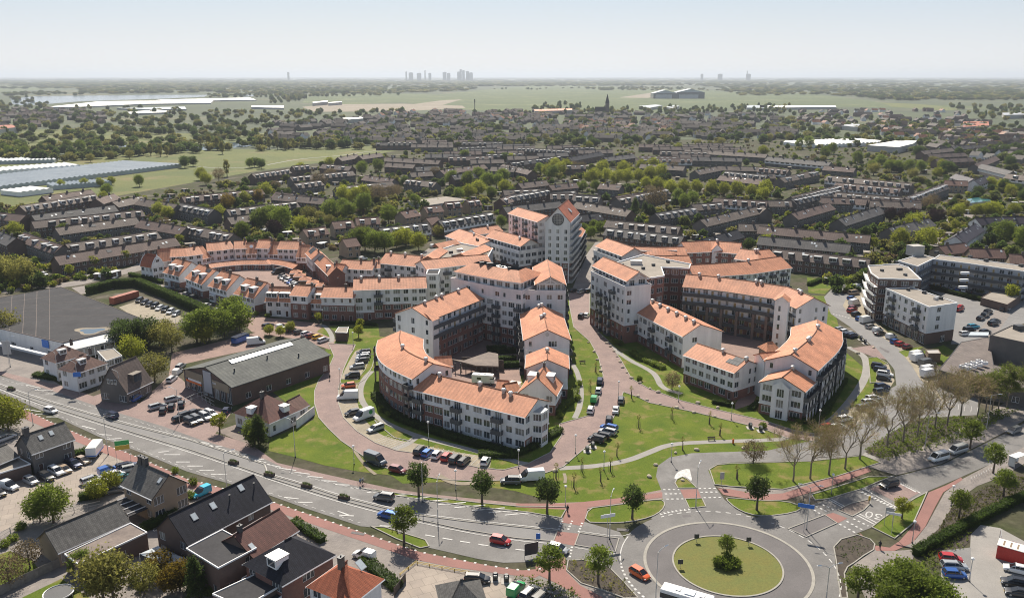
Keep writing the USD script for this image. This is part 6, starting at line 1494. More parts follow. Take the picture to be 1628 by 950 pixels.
b = house('detached_house', 'square brick house with black hipped roof and white dormer', 'N1 190,852 498,674', 6.0, 9.6, 'N1 -10,716', 'black_tiles', 'red_brick', '.W.w', 'w.W', hip=4.6, done=False)
p = W(*px('N1 140,730')[0], 7.6); d = unit(b.geo['E'][1] - b.geo['E'][0]); n = left(d); b.one('dormer', 'white_frame', MB().frame((*(p - n * 1.2 - d * .6), 6.9), (*(d * 2.6), 0), (*(n * 2.4), 0), (0, 0, 1.7))); b.one('dormer_roof', 'zinc', MB().frame((*(p - n * 1.4 - d * .8), 8.6), (*(d * 2.9), 0), (*(n * 2.8), 0), (0, 0, .15))); b.one('dormer_pane', 'glass', MB().frame((*(p - n * .9 - d * .63), 7.2), (*(d * .03), 0), (*(n * 1.8), 0), (0, 0, 1.1))); b.done()
b = house('detached_house', 'house with bright orange-red hipped roof at the bottom edge', 'N1 612,968 796,824', 5.6, 9.0, 'N1 326,888', 'red_tiles', 'white_render', 'w.w', 'w.w', hip=4.4, done=False); chimneys(b, (.4,), 'brown_brick', 1.0, 1.4); skylights(b, [(.8, .5)], 1.4, 1.8); b.done()
house('detached_house', 'low house with dark pointed roof beside the front car lot', 'N1 1190,1045 1450,1010', 3.4, 6.4, 'N1 1100,980', 'grey_tiles', 'grey_brick', 'w', 'w', two=False, hip=3.6, wd=8)
b = Bld('flat_extension', 'dark flat roof at the bottom edge left of the orange-red hipped roof', 'outbuilding'); flatblock(b, ccw(wp('N0 1310,925 1580,800 1720,880 1500,1010', 4.2)), 4.2, 'bitumen', faces={'all': S(('brown_brick', '.'))}); b.done()
b = Bld('flat_extension', 'flat terrace roof in front of the black hipped roof', 'outbuilding'); flatblock(b, ccw(wp('N1 -60,830 60,760 215,915 100,1010', 3.2)), 3.2, 'bitumen', faces={'all': S(('brown_brick', 'w'))}); b.done()
# white house beside the lawn, villas, gabled house
b = house('white_house', 'white cottage with dark maroon hipped roof on the lawn corner', 'P 428,670 473,650', 3.9, 8.0, 'P 375,653', 'maroon_tiles', 'white_render', 'n.w', 'w.d', two=False, hip=4.2, done=False); chimneys(b, (.4,), 'dark_metal', .9); p = W(*px('P 405,650')[0], 5)
d = unit(b.geo['E'][1] - b.geo['E'][0]); n = left(d)
for u, v in ((400, 651), (452, 648)):
 p = W(u, v, 5.2); b.one('dormer', 'white_frame', MB().frame((*(p - n * .9 - d * .9), 4.4), (*(d * 1.8), 0), (*(n * 1.8), 0), (0, 0, 1.5))); b.one('dormer_roof', 'zinc', MB().frame((*(p - n * 1.05 - d * 1.05), 5.9), (*(d * 2.1), 0), (*(n * 2.1), 0), (0, 0, .12)))
b.done()
house('cottage_annex', 'white annex with terracotta roof behind the white cottage', 'M1 278,508 346,472', 3.2, 5.2, 'M1 215,458', 'russet_tiles', 'white_render', 'w', '.', two=False, cat='annex', wd=5.5)
p = wp('M1 280,600 390,515', 1); t = thing('garden_wall', 'low white garden wall behind the white cottage', 'wall'); THINGS[-1] = (t, (*p[0], 0)); d = unit(p[1] - p[0]); MB().frame((*p[0], 0), (*(p[1] - p[0]), 0), (*(left(d) * .25), 0), (0, 0, 2.2)).build('masonry', 'white_render', t); MB().frame((*(p[0] - left(d) * .05), 2.2), (*(p[1] - p[0]), 0), (*(left(d) * .35), 0), (0, 0, .1)).build('coping', 'concrete', t)
for t, q, lab in (('M0 345,210 526,160', 'M0 250,184', 'left white villa with russet hipped roof beside the forecourt'), ('M0 470,274 650,214', 'M0 386,244', 'right white villa with russet hipped roof and two dormers')):
 b = house('white_villa', lab, t, 6.0, 9.0, q, 'russet_tiles', 'white_render', 'WwW', 'w.w', hip=4.0, done=False, cat='villa'); chimneys(b, (.8,), 'brown_brick', .7); dormers(b, (.35,), 2.0, 1.3, .35); b.done()
b = Bld('villa_annex', 'flat grey annex behind the right white villa', 'annex'); flatblock(b, ccw(wp('M0 600,148 700,132 752,176 655,208', 5.0)), 5.0, 'gravel_roof', faces={'all': S(('white_render', 'W'), ('white_render', 'W'))}); b.done()
b = house('gabled_house', 'steep brown gabled house with white lower windows by the parked cars', 'M0 778,392 930,322', 4.0, 10.2, 'M0 652,352', 'brown_tiles', 'grey_brick', 'wd', 'W.W', two=False, done=False); dormers(b, (.55,), 3.0, 2.4, .12, body='brown_brick', top='gravel_roof'); E = b.geo['E']; d = unit(E[1] - E[0]); n = left(d)
for k in (-1, 0, 1):
 c = E[0] + n * (b.geo['width'] / 2 + k * 1.2) - d * .06; b.one('gable_window', 'white_frame', MB().frame((*(c - n * .4), 5.4), (*(n * .8), 0), (*(-d * .04), 0), (0, 0, 1.3))); b.one('gable_pane', 'glass', MB().frame((*(c - n * .32 - d * .05), 5.5), (*(n * .64), 0), (*(-d * .03), 0), (0, 0, 1.1)))
b.done()
# grey hall, store, hut
b = house('grey_hall', 'long grey-roofed hall with rooflight strip and brick side wall', 'P 368,614 523,563', 5.5, 8.6, 'P 289,587', 'ribbed_roof', 'brown_brick', '.w.w', 's', two=False, cat='hall', done=False, gut='dark_metal')
for k in range(14):
 p, al, o = on_roof(b, .2 + k * .045, .80); b.one('rooflight_pane', 'rooflight', MB().frame((*(p[:2]), p[2] + .05), (*(al * 1.6), 0), (*(-o * 1.5), .62), (0, 0, .12)))
for t, q in ((.15, .5), (.5, .6), (.75, .3)):
 p, al, o = on_roof(b, t, q); b.one('flue', 'dark_metal', MB().lathe(p[0], p[1], [(.2, p[2] - .3), (.2, p[2] + .9), (.32, p[2] + 1.0)], 7))
E = b.geo['E']; d = unit(E[1] - E[0]); n = left(d); w = b.geo['width']
for a, e, z0, z1, m, nm in ((.05, .38, 3.3, 5.6, 'yellow_brick', 'cladding'), (.40, .56, 1.2, 7.4, 'grey_render', 'cladding'), (.58, .95, 3.6, 5.8, 'yellow_brick', 'cladding'), (.62, .9, 3.0, 3.6, 'white_frame', 'name_board'), (.62, .95, 2.4, 2.9, 'orange_paint', 'awning'), (.3, .38, 4.4, 5.0, 'white_frame', 'name_board')):
 b.one(nm, m, MB().frame((*(E[0] + n * w * a - d * .25), z0), (*(n * w * (e - a)), 0), (*(d * .22), 0), (0, 0, z1 - z0)))
b.done()
poly = wp('L0 -170,700 375,604 938,824 388,948 -170,822', 6.2)
b = Bld('flat_store', 'large store with wide dark flat roof and a puddle on it', 'store'); flatblock(b, ccw(poly), 6.2, 'bitumen', faces={'all': S(('white_render', 'W.w.'), ('white_render', '....'))}, pitch=4.5, rim='bitumen_warm', parapet=.2)
a, c = poly[2], poly[3]; d = unit(c - a); o = left(d) if (left(d) @ (np.mean(poly, axis=0) - a)) < 0 else -left(d); L = np.linalg.norm(c - a)
b.one('canopy', 'zinc', MB().quad((*a, 6.1), (*c, 6.1), (*(c + o * 3.0), 4.2), (*(a + o * 3.0), 4.2)).quad((*(a + o * 3), 4.2), (*(c + o * 3), 4.2), (*(c + o * 3), 3.6), (*(a + o * 3), 3.6)))
for k in range(9):
 p = a + (c - a) * (k + .5) / 9 + o * 2.8; b.one('canopy_post', 'white_frame', MB().box(*p, 0, .25, .25, 3.7))
def blob(u, v, r, z):
 c = W(*px('L0 %d,%d' % (u, v))[0], z); return [c + r * (1 + .25 * math.sin(3 * t + u)) * np.array([1.3 * math.cos(t), math.sin(t)]) for t in np.arange(24) / 24 * 6.283]
b.one('silt_patch', 'bare_soil', MB().flat(blob(565, 872, 3.9, 6.2), 6.19)); b.one('puddle', 'water', MB().flat(blob(565, 874, 2.7, 6.2), 6.2))
for k in range(1, 7):
 q0, q1 = poly[0] + (poly[1] - poly[0]) * k / 7, poly[4] + (poly[3] - poly[4]) * k / 7; b.one('roof_seam', 'bitumen_warm', MB().frame((*q0, 6.185), (*(q1 - q0), 0), (*(unit(poly[1] - poly[0]) * .14), 0), (0, 0, .02)))
for k in range(1, 5):
 q0, q1 = poly[1] + (poly[2] - poly[1]) * k / 5, poly[0] + (poly[4] - poly[0]) * k / 5; b.one('roof_seam', 'bitumen_warm', MB().frame((*q0, 6.18), (*(q1 - q0), 0), (*(unit(poly[2] - poly[1]) * .14), 0), (0, 0, .02)))
a, c = poly[3], poly[4]; d = unit(c - a); o = left(d) if (left(d) @ (np.mean(poly, axis=0) - a)) < 0 else -left(d)
b.one('sign_board', 'blue_paint', MB().frame((*(a + d * 7 + o * .1), 3.4), (*(d * 3.2), 0), (*(o * .2), 0), (0, 0, 2.4))); b.one('walkway_roof', 'white_frame', MB().frame((*(a + d * 3 + o * 2.5), 2.7), (*(d * 40), 0), (*(o * 1.2), 0), (0, 0, .15))); b.done()
p = W(*px('L0 770,690')[0], 1); a_ = wp('L0 705,715 840,675', 0); d = unit(a_[1] - a_[0]); t = thing('shipping_container', 'long rust-red shipping container beside the tall hedge', 'container', (*a_.__getitem__(0), .03), math.atan2(d[1], d[0]))
MB().frame((0, 0, 0), (12.2, 0, 0), (0, 2.5, 0), (0, 0, 2.6)).build('body', 'rust_red', t)
for k in range(24):
 MB().frame((.2 + k * .5, -.05, .15), (.22, 0, 0), (0, .05, 0), (0, 0, 2.3)).build('rib', 'rust_red', t)
MB().frame((-.06, 0, -.02), (12.32, 0, 0), (0, 2.5, 0), (0, 0, .16)).build('bottom_rail', 'dark_metal', t); MB().frame((0, 0, 2.6), (12.2, 0, 0), (0, 2.5, 0), (0, 0, .05)).build('lid', 'rust_red', t)
a_ = wp('N3 1452,705 1640,760', 0); d = unit(a_[1] - a_[0]); t = thing('shipping_container', 'bright red site container with weathered cream roof at the right edge', 'container', (*a_[0], .03), math.atan2(d[1], d[0]))
MB().frame((0, 0, 0), (9, 0, 0), (0, 2.6, 0), (0, 0, 2.7)).build('body', 'red_paint', t); MB().frame((-.1, -.1, 2.7), (9.2, 0, 0), (0, 2.8, 0), (0, 0, .12)).build('lid', 'canvas', t)
for k in range(16):
 MB().frame((.2 + k * .55, -.05, .2), (.25, 0, 0), (0, .05, 0), (0, 0, 2.4)).build('rib', 'red_paint', t)
 if k % 2:
  MB().frame((.2 + k * .55, .3, 2.82), (.3, 0, 0), (0, 1.9, 0), (0, 0, .01)).build('rust_streak', 'wood', t)
b = Bld('brick_hut', 'small flat-roofed brick hut on the lawn path', 'hut'); flatblock(b, ccw(wp('L1 515,884 537,852 598,852 588,888', 3.0)), 3.0, 'gravel_roof', faces={'all': S(('brown_brick', '.'))}); b.done()
b = Bld('timber_hut', 'small timber hut on the grass beside the white vans', 'hut'); flatblock(b, ccw(wp('R 525,760 545,785 630,785 610,757', 2.8)), 2.8, 'concrete', faces={'all': S(('wood', '.'))}, rim='wood'); b.done()
# right: white flats, dark flats, gallery flats, garages, grey block, seamed roof
b = Bld('flats', 'white flats with brick shop base and gravel roof on the east street', 'apartment building'); P = ccw(wp('R 252,340 548,468 744,440 432,334', 12.7)); i0 = [i for i in range(4) if np.allclose(P[i], wp('R 252,340', 12.7)[0])][0]
WHs = S(('brown_brick', 'sss'), (WH, 'wfnw'), (WH, 'wfnw'), (WH, 'wfnw')); WHs[0] = (3.9, 'brown_brick', 's')
flatblock(b, P, 12.7, 'gravel_roof', faces={i0: WHs, (i0 + 1) % 4: [(3.9, 'brown_brick', '..o')] + S((WH, '.w.'), (WH, '.w.'), (WH, '.w.')), (i0 + 2) % 4: S(*[(WH, 'w')] * 4), (i0 + 3) % 4: S(*[('brown_brick', 'w')] * 4)}, parapet=.25, pitch=3.4)
for x, y, s in ((515, 372, 1.2), (595, 415, 1.3), (628, 412, 1.2), (432, 335, 1.4), (405, 352, 1.0)):
 p = W(*px('R %d,%d' % (x, y))[0], 12.7); b.one('roof_equipment', 'dark_metal' if s < 1.3 else 'galvanised', MB().box(*p, 12.65, s, s * .8, .9, .5))
b.done()
b = Bld('flats', 'dark brick flats with curved white balcony bands beside the white flats', 'apartment building'); P = wp('R 130,185 150,235 202,272 350,276 496,281 405,196 330,172', 15.6); P = ccw(P)
flatblock(b, P, 15.6, 'gravel_roof', faces={'all': S(*[('brown_brick', 'Ww')] * 5)}, parapet=.3, pitch=3.2);
for a, c in zip(wp('R 130,185 150,235', 15.6), wp('R 150,235 202,272', 15.6)):
 d = unit(c - a); o = np.array([d[1], -d[0]])
 for k in (1, 2, 3, 4):
  b.one('balcony', 'white_frame', MB().frame((*a, k * 3.1), (*(c - a), 0), (*(o * 1.4), 0), (0, 0, .18)).frame((*(a + o * 1.34), k * 3.1), (*(c - a), 0), (*(o * .06), 0), (0, 0, 1.0)))
for x, y in ((225, 220), (345, 212), (385, 250), (325, 165)):
 p = W(*px('R %d,%d' % (x, y))[0], 15.6); b.one('roof_equipment', 'dark_metal', MB().box(*p, 15.55, 2.0 if x == 345 else 1, 1, .8, .2))
b.done()
GB = 'grey_render'
b = Bld('gallery_flats', 'grey gallery flats forming the left wing behind the yellow parked car', 'apartment building'); P = ccw(wp('R 335,150 490,104 590,130 470,188', 11.8)); flatblock(b, P, 11.8, 'gravel_roof', faces={'all': S(*[(GB, 'gww')] * 4)}, parapet=.2, pitch=3.0); p = W(*px('R 450,105')[0], 12); b.one('lift_housing', 'concrete', MB().box(*p, 11.75, 5.5, 4.5, 4.2, .2)); b.done()
E = wp('R 578,138 800,165 1198,222', 11.8); b = Bld('gallery_flats', 'long grey gallery flats behind the parked cars at the right edge', 'apartment building'); K = offset(E, 10.5); flatblock(b, ccw(E + K[::-1]), 11.8, 'gravel_roof', faces={'all': S(*[(GB, 'gww')] * 4)}, parapet=.2, pitch=3.2)
for x, y in ((600, 95), (940, 150), (830, 125), (1180, 185)):
 p = W(*px('R %d,%d' % (x, y))[0], 12); b.one('roof_equipment', 'dark_metal', MB().box(*p, 11.78, 1.6, 1, 1.0, .2))
for k in range(3):
 p = W(*px('R 775,200')[0], 10.5) ; b.one('stair_landing', 'white_frame', MB().frame((*(p - np.array([1.5, 3])), 2.9 + k * 2.9), (3.2, 0, 0), (0, 1.4, 0), (0, 0, .9)))
b.done()
b = Bld('garage_block', 'low brick garage block with flat roof beside the yellow bush', 'garages'); flatblock(b, ccw(wp('R 905,402 1085,450 1180,388 990,354', 2.9)), 2.9, 'gravel_roof', faces={'all': S(('brown_brick', '.'))}, rim='brown_brick'); b.done()
E = wp('M3 1420,50 1720,115', 9.5); b = Bld('office_block', 'dark grey brick block with three stacked windows at the right edge', 'office building'); flatblock(b, ccw(E + offset(E, 16)[::-1]), 9.5, 'gravel_roof', faces={'all': S(('grey_brick', '...W...'), ('grey_brick', '...W...'), ('grey_brick', '...W...'))}, parapet=.2, rim='grey_brick', pitch=3.4); p = W(*px('R 1162,622')[0], 9.5); b.one('air_handler', 'dark_metal', MB().box(*p, 9.45, 2.4, 2.0, 1.6, .2)); b.done()
b = Bld('low_hall', 'low hall with seamed brown roof and white rooftop fans', 'hall'); P = ccw(wp('M3 1105,262 1240,92 1412,60 1440,230 1720,310 1720,400 1290,322', 4.8)); flatblock(b, P, 4.8, 'seamed_roof', faces={'all': S(('grey_brick', '.w'))}, parapet=.15, rim='dark_metal')
a, c, e = wp('M3 1280,265 1395,228 1285,250', 5.2);
for i in range(4):
 for j in range(2):
  p = a + (c - a) * i / 3.4 + left(unit(c - a)) * j * 1.5; f = b.one('roof_fan', 'white_frame', MB().box(*p, 5.4, 1.35, 1.35, .9, .3)); MB().lathe(p[0], p[1], [(.5, 6.3), (.5, 6.36), (.1, 6.37)], 10).build('fan', 'dark_metal', f)
P = wp('M3 1300,28 1412,30 1408,50 1285,48', 5.4); b.one('rooflight_pane', 'rooflight', MB().flat(ccw(P), 5.4).prism(ccw(P), 4.7, 5.4, top=False)); b.done()

# ---------------------------------------------------------------- terrace rows of the estate
def zone(u, v):
 if v < 238: return 'far in the estate'
 if u < 300: return 'left of the orange crescent' if v > 330 else 'near the greenhouses'
 if u < 640: return 'behind the orange crescent' if v > 290 else 'beside the meadow'
 if u < 960: return 'behind the white tower'
 if u < 1230: return 'behind the right orange wings' if v > 290 else 'behind the round tree belt'
 return 'near the right edge estate' if v > 300 else 'in front of the white greenhouses'
RCOL = {'b': ('brown_tiles', 'brown-roofed', 'brown_brick'), 't': ('taupe_tiles', 'brown-roofed', 'grey_brick'), 'r': ('russet_tiles', 'russet-roofed', 'tan_brick'), 'k': ('black_tiles', 'black-roofed', 'brown_brick'), 'p': ('plum_tiles', 'dark purple-roofed', 'white_render')}
TPOLY = []
def terrace(r0, r1, flags, wd=9.0, zr=8.7, ze=5.6):
 col = next((c for c in flags if c in RCOL), 'b'); roof, word, brick = RCOL[col]
 if (r1 - r0)[0] < 0:
  r0, r1 = r1, r0
 roof = rnd.choice([roof, roof, 'umber_tiles', 'slate_tiles', 'taupe_tiles']) if roof in ('brown_tiles', 'taupe_tiles') else roof
 d = unit(r1 - r0); n = left(d); E = [r0 - n * wd / 2, r1 - n * wd / 2]; L = np.linalg.norm(r1 - r0); k = max(1, int(round(L / 6.0)))
 if n @ np.array([0, 1.0]) < 0:
  E = [r1 + n * wd / 2, r0 + n * wd / 2]
 u, v = proj((*((r0 + r1) / 2), 8)); TPOLY.append(LineString([r0, r1]).buffer(wd * .75))
 dd, dk = ('d' in flags), ('D' in flags)
 b = Bld('terrace_row', '%s %s %s' % (word, 'row with box dormers' if dd else ('row with brick chimneys' if 'c' in flags else 'terrace row'), zone(u, v)), 'terrace', 'terrace rows of the estate ' + zone(u, v), win='stuff')
 far = v < 285
 up = WH if 'w' in flags else brick
 f_ = [(3, brick, 'wd' if not far else '.'), (3, up, 'ww' if not far else '.')]
 strip(b, E, wd, ze, zr, roof, front=f_, back=[(s[0], s[1], '.') for s in f_], lend=[(5.6, brick, '.')], rend=[(5.6, brick, '.')], pitch=3.0, gutter=None)
 if far:
  bd = MB(); E2 = b.geo['E']; d2 = unit(E2[1] - E2[0]); o2 = -left(d2)
  for i in range(k):
   for z in (.8, 3.8):
    p = E2[0] + d2 * (L * (i + .2) / k) + o2 * .04; bd.frame((*p, z), (*(d2 * L * .6 / k), 0), (*(o2 * .03), 0), (0, 0, 1.4))
  bd.build('window_panes', 'glass', b.prim, kind='stuff')
 if 'c' in flags or not (dd or dk):
  chimneys(b, [(i + .5) / (k / 2) for i in range(k // 2)], 'brown_brick', 1.1, 1.2)
 if dd:
  own = [(i + .5) / k + rnd.uniform(-.01, .01) for i in range(k) if rnd.random() < .85]
  for t in own:
   dormers(b, [t], rnd.choice([2.2, 2.4, 3.2]), 1.6, .18, body=rnd.choice(['white_frame', 'zinc', 'zinc', 'dark_wood']), top='zinc')
 if v > 262:
  skylights(b, [(rnd.uniform(.05, .95), rnd.uniform(.3, .7)) for i in range(k // 2)])
  if rnd.random() < .25:
   panels(b, rnd.uniform(.1, .8), .45, rnd.randint(2, 4), 1)
 b.done(); return b
ROWS = '''L0 cb 335,415 1075,300;dt 405,338 960,258;ct 340,240 835,175;db 195,200 870,128;cb 195,162 700,100;db 120,105 580,32;dt 150,268 388,348;ct 872,192 1150,236;dt 1160,222 1440,276;ct 865,60 1095,96;dt 1115,88 1320,126;dt 1395,126 1628,100;cb 1400,176 1560,156;cb 690,80 870,45;cb 0,262 100,302;db -60,140 160,160;db 1120,48 1610,0;cb 590,62 700,30;cb 260,45 560,5
L1 dt 0,105 272,75;cb 150,32 500,62;dr 315,250 450,232;dr 495,202 618,192;dr 640,180 780,172;cr 915,142 1008,126;dr 1060,110 1160,100;dr 1190,82 1280,76;dr 1322,70 1395,62;dbw 785,240 1080,206;dbw 1150,196 1470,142;db 1530,60 1628,28;cr 560,310 640,300;cr 1075,180 1140,170
L2 db 0,46 270,2;db 290,22 440,10;dt 440,32 600,42;cb 0,112 345,76;cb 455,80 790,132;db 642,192 1092,232;db 642,238 1112,292;dt 935,150 1170,112;dt 1160,95 1340,82;dtw 1300,56 1628,76;ct 1212,190 1600,102;dt 690,46 980,2;ct 1452,212 1628,216;k 465,160 592,148;k 1185,318 1440,252
L3 ct 192,150 425,88;ct 482,186 732,110;ct 0,228 682,286;cb 0,292 560,342;db 85,368 680,430;ct 792,240 1040,182;dt 190,62 470,0;dtw 380,46 660,64;ct 680,72 990,84;dtw 470,22 880,55;dt 0,70 190,72;p 1205,290 1330,212;cr 1100,352 1262,332;p 1330,180 1480,172;p 1500,170 1690,170;r 1290,366 1500,372;cr 1540,400 1700,410;dt 0,110 40,120
U1 cb 835,660 1165,678;cb 835,692 1010,702;ct 1010,718 1150,712;ct 1160,738 1430,702;ct 975,752 1108,745;cb 1232,768 1378,756;ct 1480,716 1628,722;dt 235,778 620,742;dt 520,842 860,806;dt 962,792 1140,812;ct 702,770 880,792;cb 150,872 500,915;dt 262,820 420,800;db 0,760 220,730;db 250,712 350,704;cb 530,660 650,640;cb 660,650 790,632;db 440,700 620,715
U2 cb 0,700 180,740;kd 40,690 340,650;kd 95,598 420,618;k 400,660 600,625;cb 620,660 800,640;tdw 815,665 1160,665;ct 850,700 1120,715;tc 1125,610 1628,640;ct 1330,712 1628,720;ct 1180,740 1330,712;tdw 1370,745 1628,770;ct 1340,770 1628,800;cb 90,820 260,800;cb 280,830 440,815;ct 600,820 730,830;db 0,860 270,850;db 290,880 440,880;dt 450,890 600,900;dt 700,910 1000,850
U3 tcw 50,655 440,690;ct 400,712 590,725;tdw 420,772 940,820;tdw 470,815 870,850;ct 480,870 890,905;ct 380,905 990,925;dt 120,785 340,740;dt 190,900 480,830;dt 890,905 1130,820;tdw 0,720 180,735;ct 0,760 90,760;r 1140,800 1280,805;p 1210,760 1320,790;p 1320,800 1400,770;ct 1320,700 1450,650;tdw 1370,700 1560,745;tdw 1530,760 1700,780;cb 990,620 1180,600;cb 1030,640 1260,630;cb 1180,590 1440,580;cb 1080,670 1300,660'''
for ln in ROWS.split('\n'):
 sh, rest = ln.split(' ', 1)
 for r in rest.split(';'):
  fl, a, c = r.split(' ')
  P = wp('%s %s %s' % (sh, a, c), 8.7); terrace(P[0], P[1], fl)
def district(text, deg, gap, ln, flags, jit=8, limit=99):
 g = Polygon(wp(text)).buffer(0); c = g.centroid; x0, y0, x1, y1 = g.bounds; R = max(x1 - x0, y1 - y0); a = math.radians(deg); d = np.array([math.cos(a), math.sin(a)]); n = left(d); made = 0
 s = -R
 while s < R:
  t = -R + rnd.uniform(0, 20)
  while t < R:
   L = ln * rnd.uniform(.7, 1.25); m = np.array([c.x, c.y]) + d * (t + L / 2) + n * (s + rnd.uniform(-2, 2)); aa = a + math.radians(rnd.uniform(-jit, jit)); e = np.array([math.cos(aa), math.sin(aa)])
   q = LineString([m - e * L / 2, m + e * L / 2])
   if g.contains(q) and made < limit and not any(p.intersects(q) for p in TPOLY):
    terrace(m - e * L / 2, m + e * L / 2, rnd.choice(flags)); made += 1
   t += L + rnd.uniform(8, 16)
  s += gap
district('P 640,262 700,246 800,240 960,240 1000,262 900,290 760,275', 8, 30, 42, ['cb', 'db', 'ct', 'kd'], limit=22)
district('P 1000,240 1200,236 1220,262 1100,275 1010,262', -10, 30, 40, ['cb', 'ct', 'td'], limit=14)
district('P 540,226 640,232 800,232 800,240 700,245 600,240', 5, 34, 40, ['cb', 'ct', 'kd'], limit=14)

# ================================================================ TREES, HEDGES AND BEDS
T_EST = 'trees in the gardens and streets of the estate'
def tr(rows, where, group=T_EST):
 for r in rows.split(';'):
  k, rest = r.strip().split(' ', 1); h = None
  if ':' in k:
   k, h = k.split(':'); h = float(h)
  trees(rest, k, where, h, group)
tr('streetdark N2 270,430 795,462 1562,408 N1 1030,322 1420,368;street N1 940,612 N2 585,862 285,852 N3 1437,182 M3 1295,748', 'on the main road verge', 'street trees along the main road')
tr('small N3 875,462;street:6 N3 1225,462 1500,322', 'beside the right-hand bike path', 'street trees along the main road')
tree('street', W(*px('N2 1375,700')[0]), 4.8, '', label='small narrow tree in the middle of the roundabout lawn')
for x, y, r, h in ((1330, 755, 1.6, 1.9), (1420, 765, 1.7, 1.8), (1375, 735, 1.6, 2.0), (1325, 738, 1.1, 1.3), (1432, 745, 1.1, 1.3), (1375, 772, 1.5, 1.6)):
 shrub(W(*px('N2 %d,%d' % (x, y))[0]), r, h, 'leaf_green', 'dense green shrub around the roundabout centre tree')
tr('green:7.5 N3 790,975 880,945 900,1040 1020,1035 800,1085 1080,1090;street:7 N3 600,985', 'at the bottom edge right of the roundabout', 'trees at the bottom right')
PT = 'M3 205,948 310,932 425,908 525,872 615,812 785,742 880,712 970,682 1075,622 1155,607 1235,557 1340,547 1390,522 1430,512 1470,505 1520,492'
for i, (u, v) in enumerate(px(PT)):
 lf = i >= 12; plane_tree(W(u, v), [12, 12.5, 12.5, 12.5, 13, 13.5, 14, 13, 13.5, 14, 13, 11, 10, 10, 10, 11.5][i], 'leafy plane tree at the row end by the low hall' if lf else 'bare-branched plane tree in the row along the parking lot', i % 3, lf)
tr('dark:9.5 M0 770,140 835,125 900,118 760,105;olive:9 M0 985,125 1060,150 1020,95;spring:9 M0 820,215;olive:9 M0 955,335', 'between the big store and the grey hall', 'trees beside the grey hall')
tr('green:10.5 L0 1215,945 1290,935 1385,915 1480,885 1430,850;spring:9 L0 1250,960', 'in the group behind the grey hall', 'trees beside the grey hall')
tr('olive:13 L0 30,945;olive:12 L0 70,575 20,560 140,590', 'at the left edge by the big store', 'trees at the left edge')
tr('small:6.5 L0 435,545 580,505 680,480 775,470 915,405 1110,352;spring:8 L0 310,420 100,290;gold:10 L0 1410,125 1590,85;spring:9 L0 1510,95 1350,190 985,175 1040,190 640,90;green:9 L0 1250,190 1500,300 400,300;brown:8 L0 500,300 640,290 1010,260', 'among the left terrace rows')
tr('green:14 L1 60,255 130,240 190,260;purple:10 L1 140,290;olive:12 L1 355,205;green:12 L1 485,190 570,165 690,150 600,190;spring:12 L1 570,85 690,85 640,95;brown:12 L1 780,90 870,70 420,0;green:11 L1 845,215 760,395 700,380 820,390 650,385;spring:9 L1 895,365 1030,380 300,260 950,350;green:9 L1 1010,115 1540,245 1280,70 1480,60 1600,60;spring:10 L1 1400,40 1340,60 1560,30;olive:8 L1 1150,300 1230,245 480,230 420,210;dark:9 L1 210,75 20,60;brown:9 L1 680,330 150,10', 'behind the orange crescent')
tr('green:7 L2 500,285 560,262 600,282 540,310;conifer:10 L2 810,165 870,170;brown:15 L2 935,130;green:10 L2 1110,115 1165,100 1080,90;small:6 L2 1300,265 720,90;dark:8 L2 1510,385;spring:8 L2 1610,390 30,190;olive:8 L2 860,100 760,90', 'behind the white tower and right wings')
tr('spring:11 L3 930,290 860,360 1020,370 960,270;small:7 L3 700,385 1110,320 640,115 1200,270;green:12 L3 1500,340 1620,370;spring:9 L3 1390,175 1330,170 1440,180 1560,170 1220,180 30,380;purple:9 L3 800,205 880,205 940,205 1060,205 1100,215;brown:9 L3 1060,120 1030,130;small:8 L3 1545,700;dark:10 L3 1340,60 1580,40 1500,20 1620,80', 'among the right estate rows')
tr('spring:11 U2 1030,885 1110,880 1190,885 1280,890 1360,898 1440,905 1530,912 1600,925 950,870 880,860;spring:12 U2 570,815 640,808 700,830 760,825 830,812 900,800 970,788 610,765 740,770 850,750 920,750 540,830', 'in the round tree belt beyond the right wings', 'round trees in the park belt')
tr('spring:12 U2 350,775 320,740 270,785 390,750;green:12 U2 230,770 300,800;brown:9 U2 480,750 430,740;spring:10 U2 1080,625 1460,670 530,605 640,560;olive:11 U2 40,600 260,560 700,590 1200,600 1340,590;dark:10 U2 10,690 550,590;brown:9 U2 1050,750 900,910;green:9 U2 490,870 570,870', 'in the middle of the estate')
tr('green:14 U3 240,610 300,600 400,670 600,700 440,640;green:12 U3 690,750 790,750 840,752 910,758 990,758 740,720;dark:13 U3 970,660 1150,770 1120,480 1500,650 1580,690 1540,720 1600,640;olive:12 U3 940,800 700,770 140,490 60,560 180,560 80,500 1060,720;spring:11 U3 30,890 20,650;spring:10 U3 1090,790 1120,740 1420,850 1490,870 1540,900;brown:9 U3 330,700 380,740', 'on the right before the white greenhouses')
tr('brown:11 U0 1350,810;spring:10 U0 1240,800 1270,830;poplar:17 U0 1400,778;dark:11 U0 1140,725 1190,715;poplar:14 U0 930,650 990,655 1030,655 1060,640;poplar:17 U0 1240,610 1290,612 1340,615 1370,640;green:12 U0 500,620 600,612 420,615 320,605 110,610 60,650 20,640 150,660;olive:10 U0 210,640 250,680 430,680 560,690 680,670 800,670 870,650;green:9 U0 660,900 860,840 1590,720 1540,725;spring:7 U0 380,850 520,840 620,840 690,830', 'around the pond and greenhouses', 'trees around the pond')
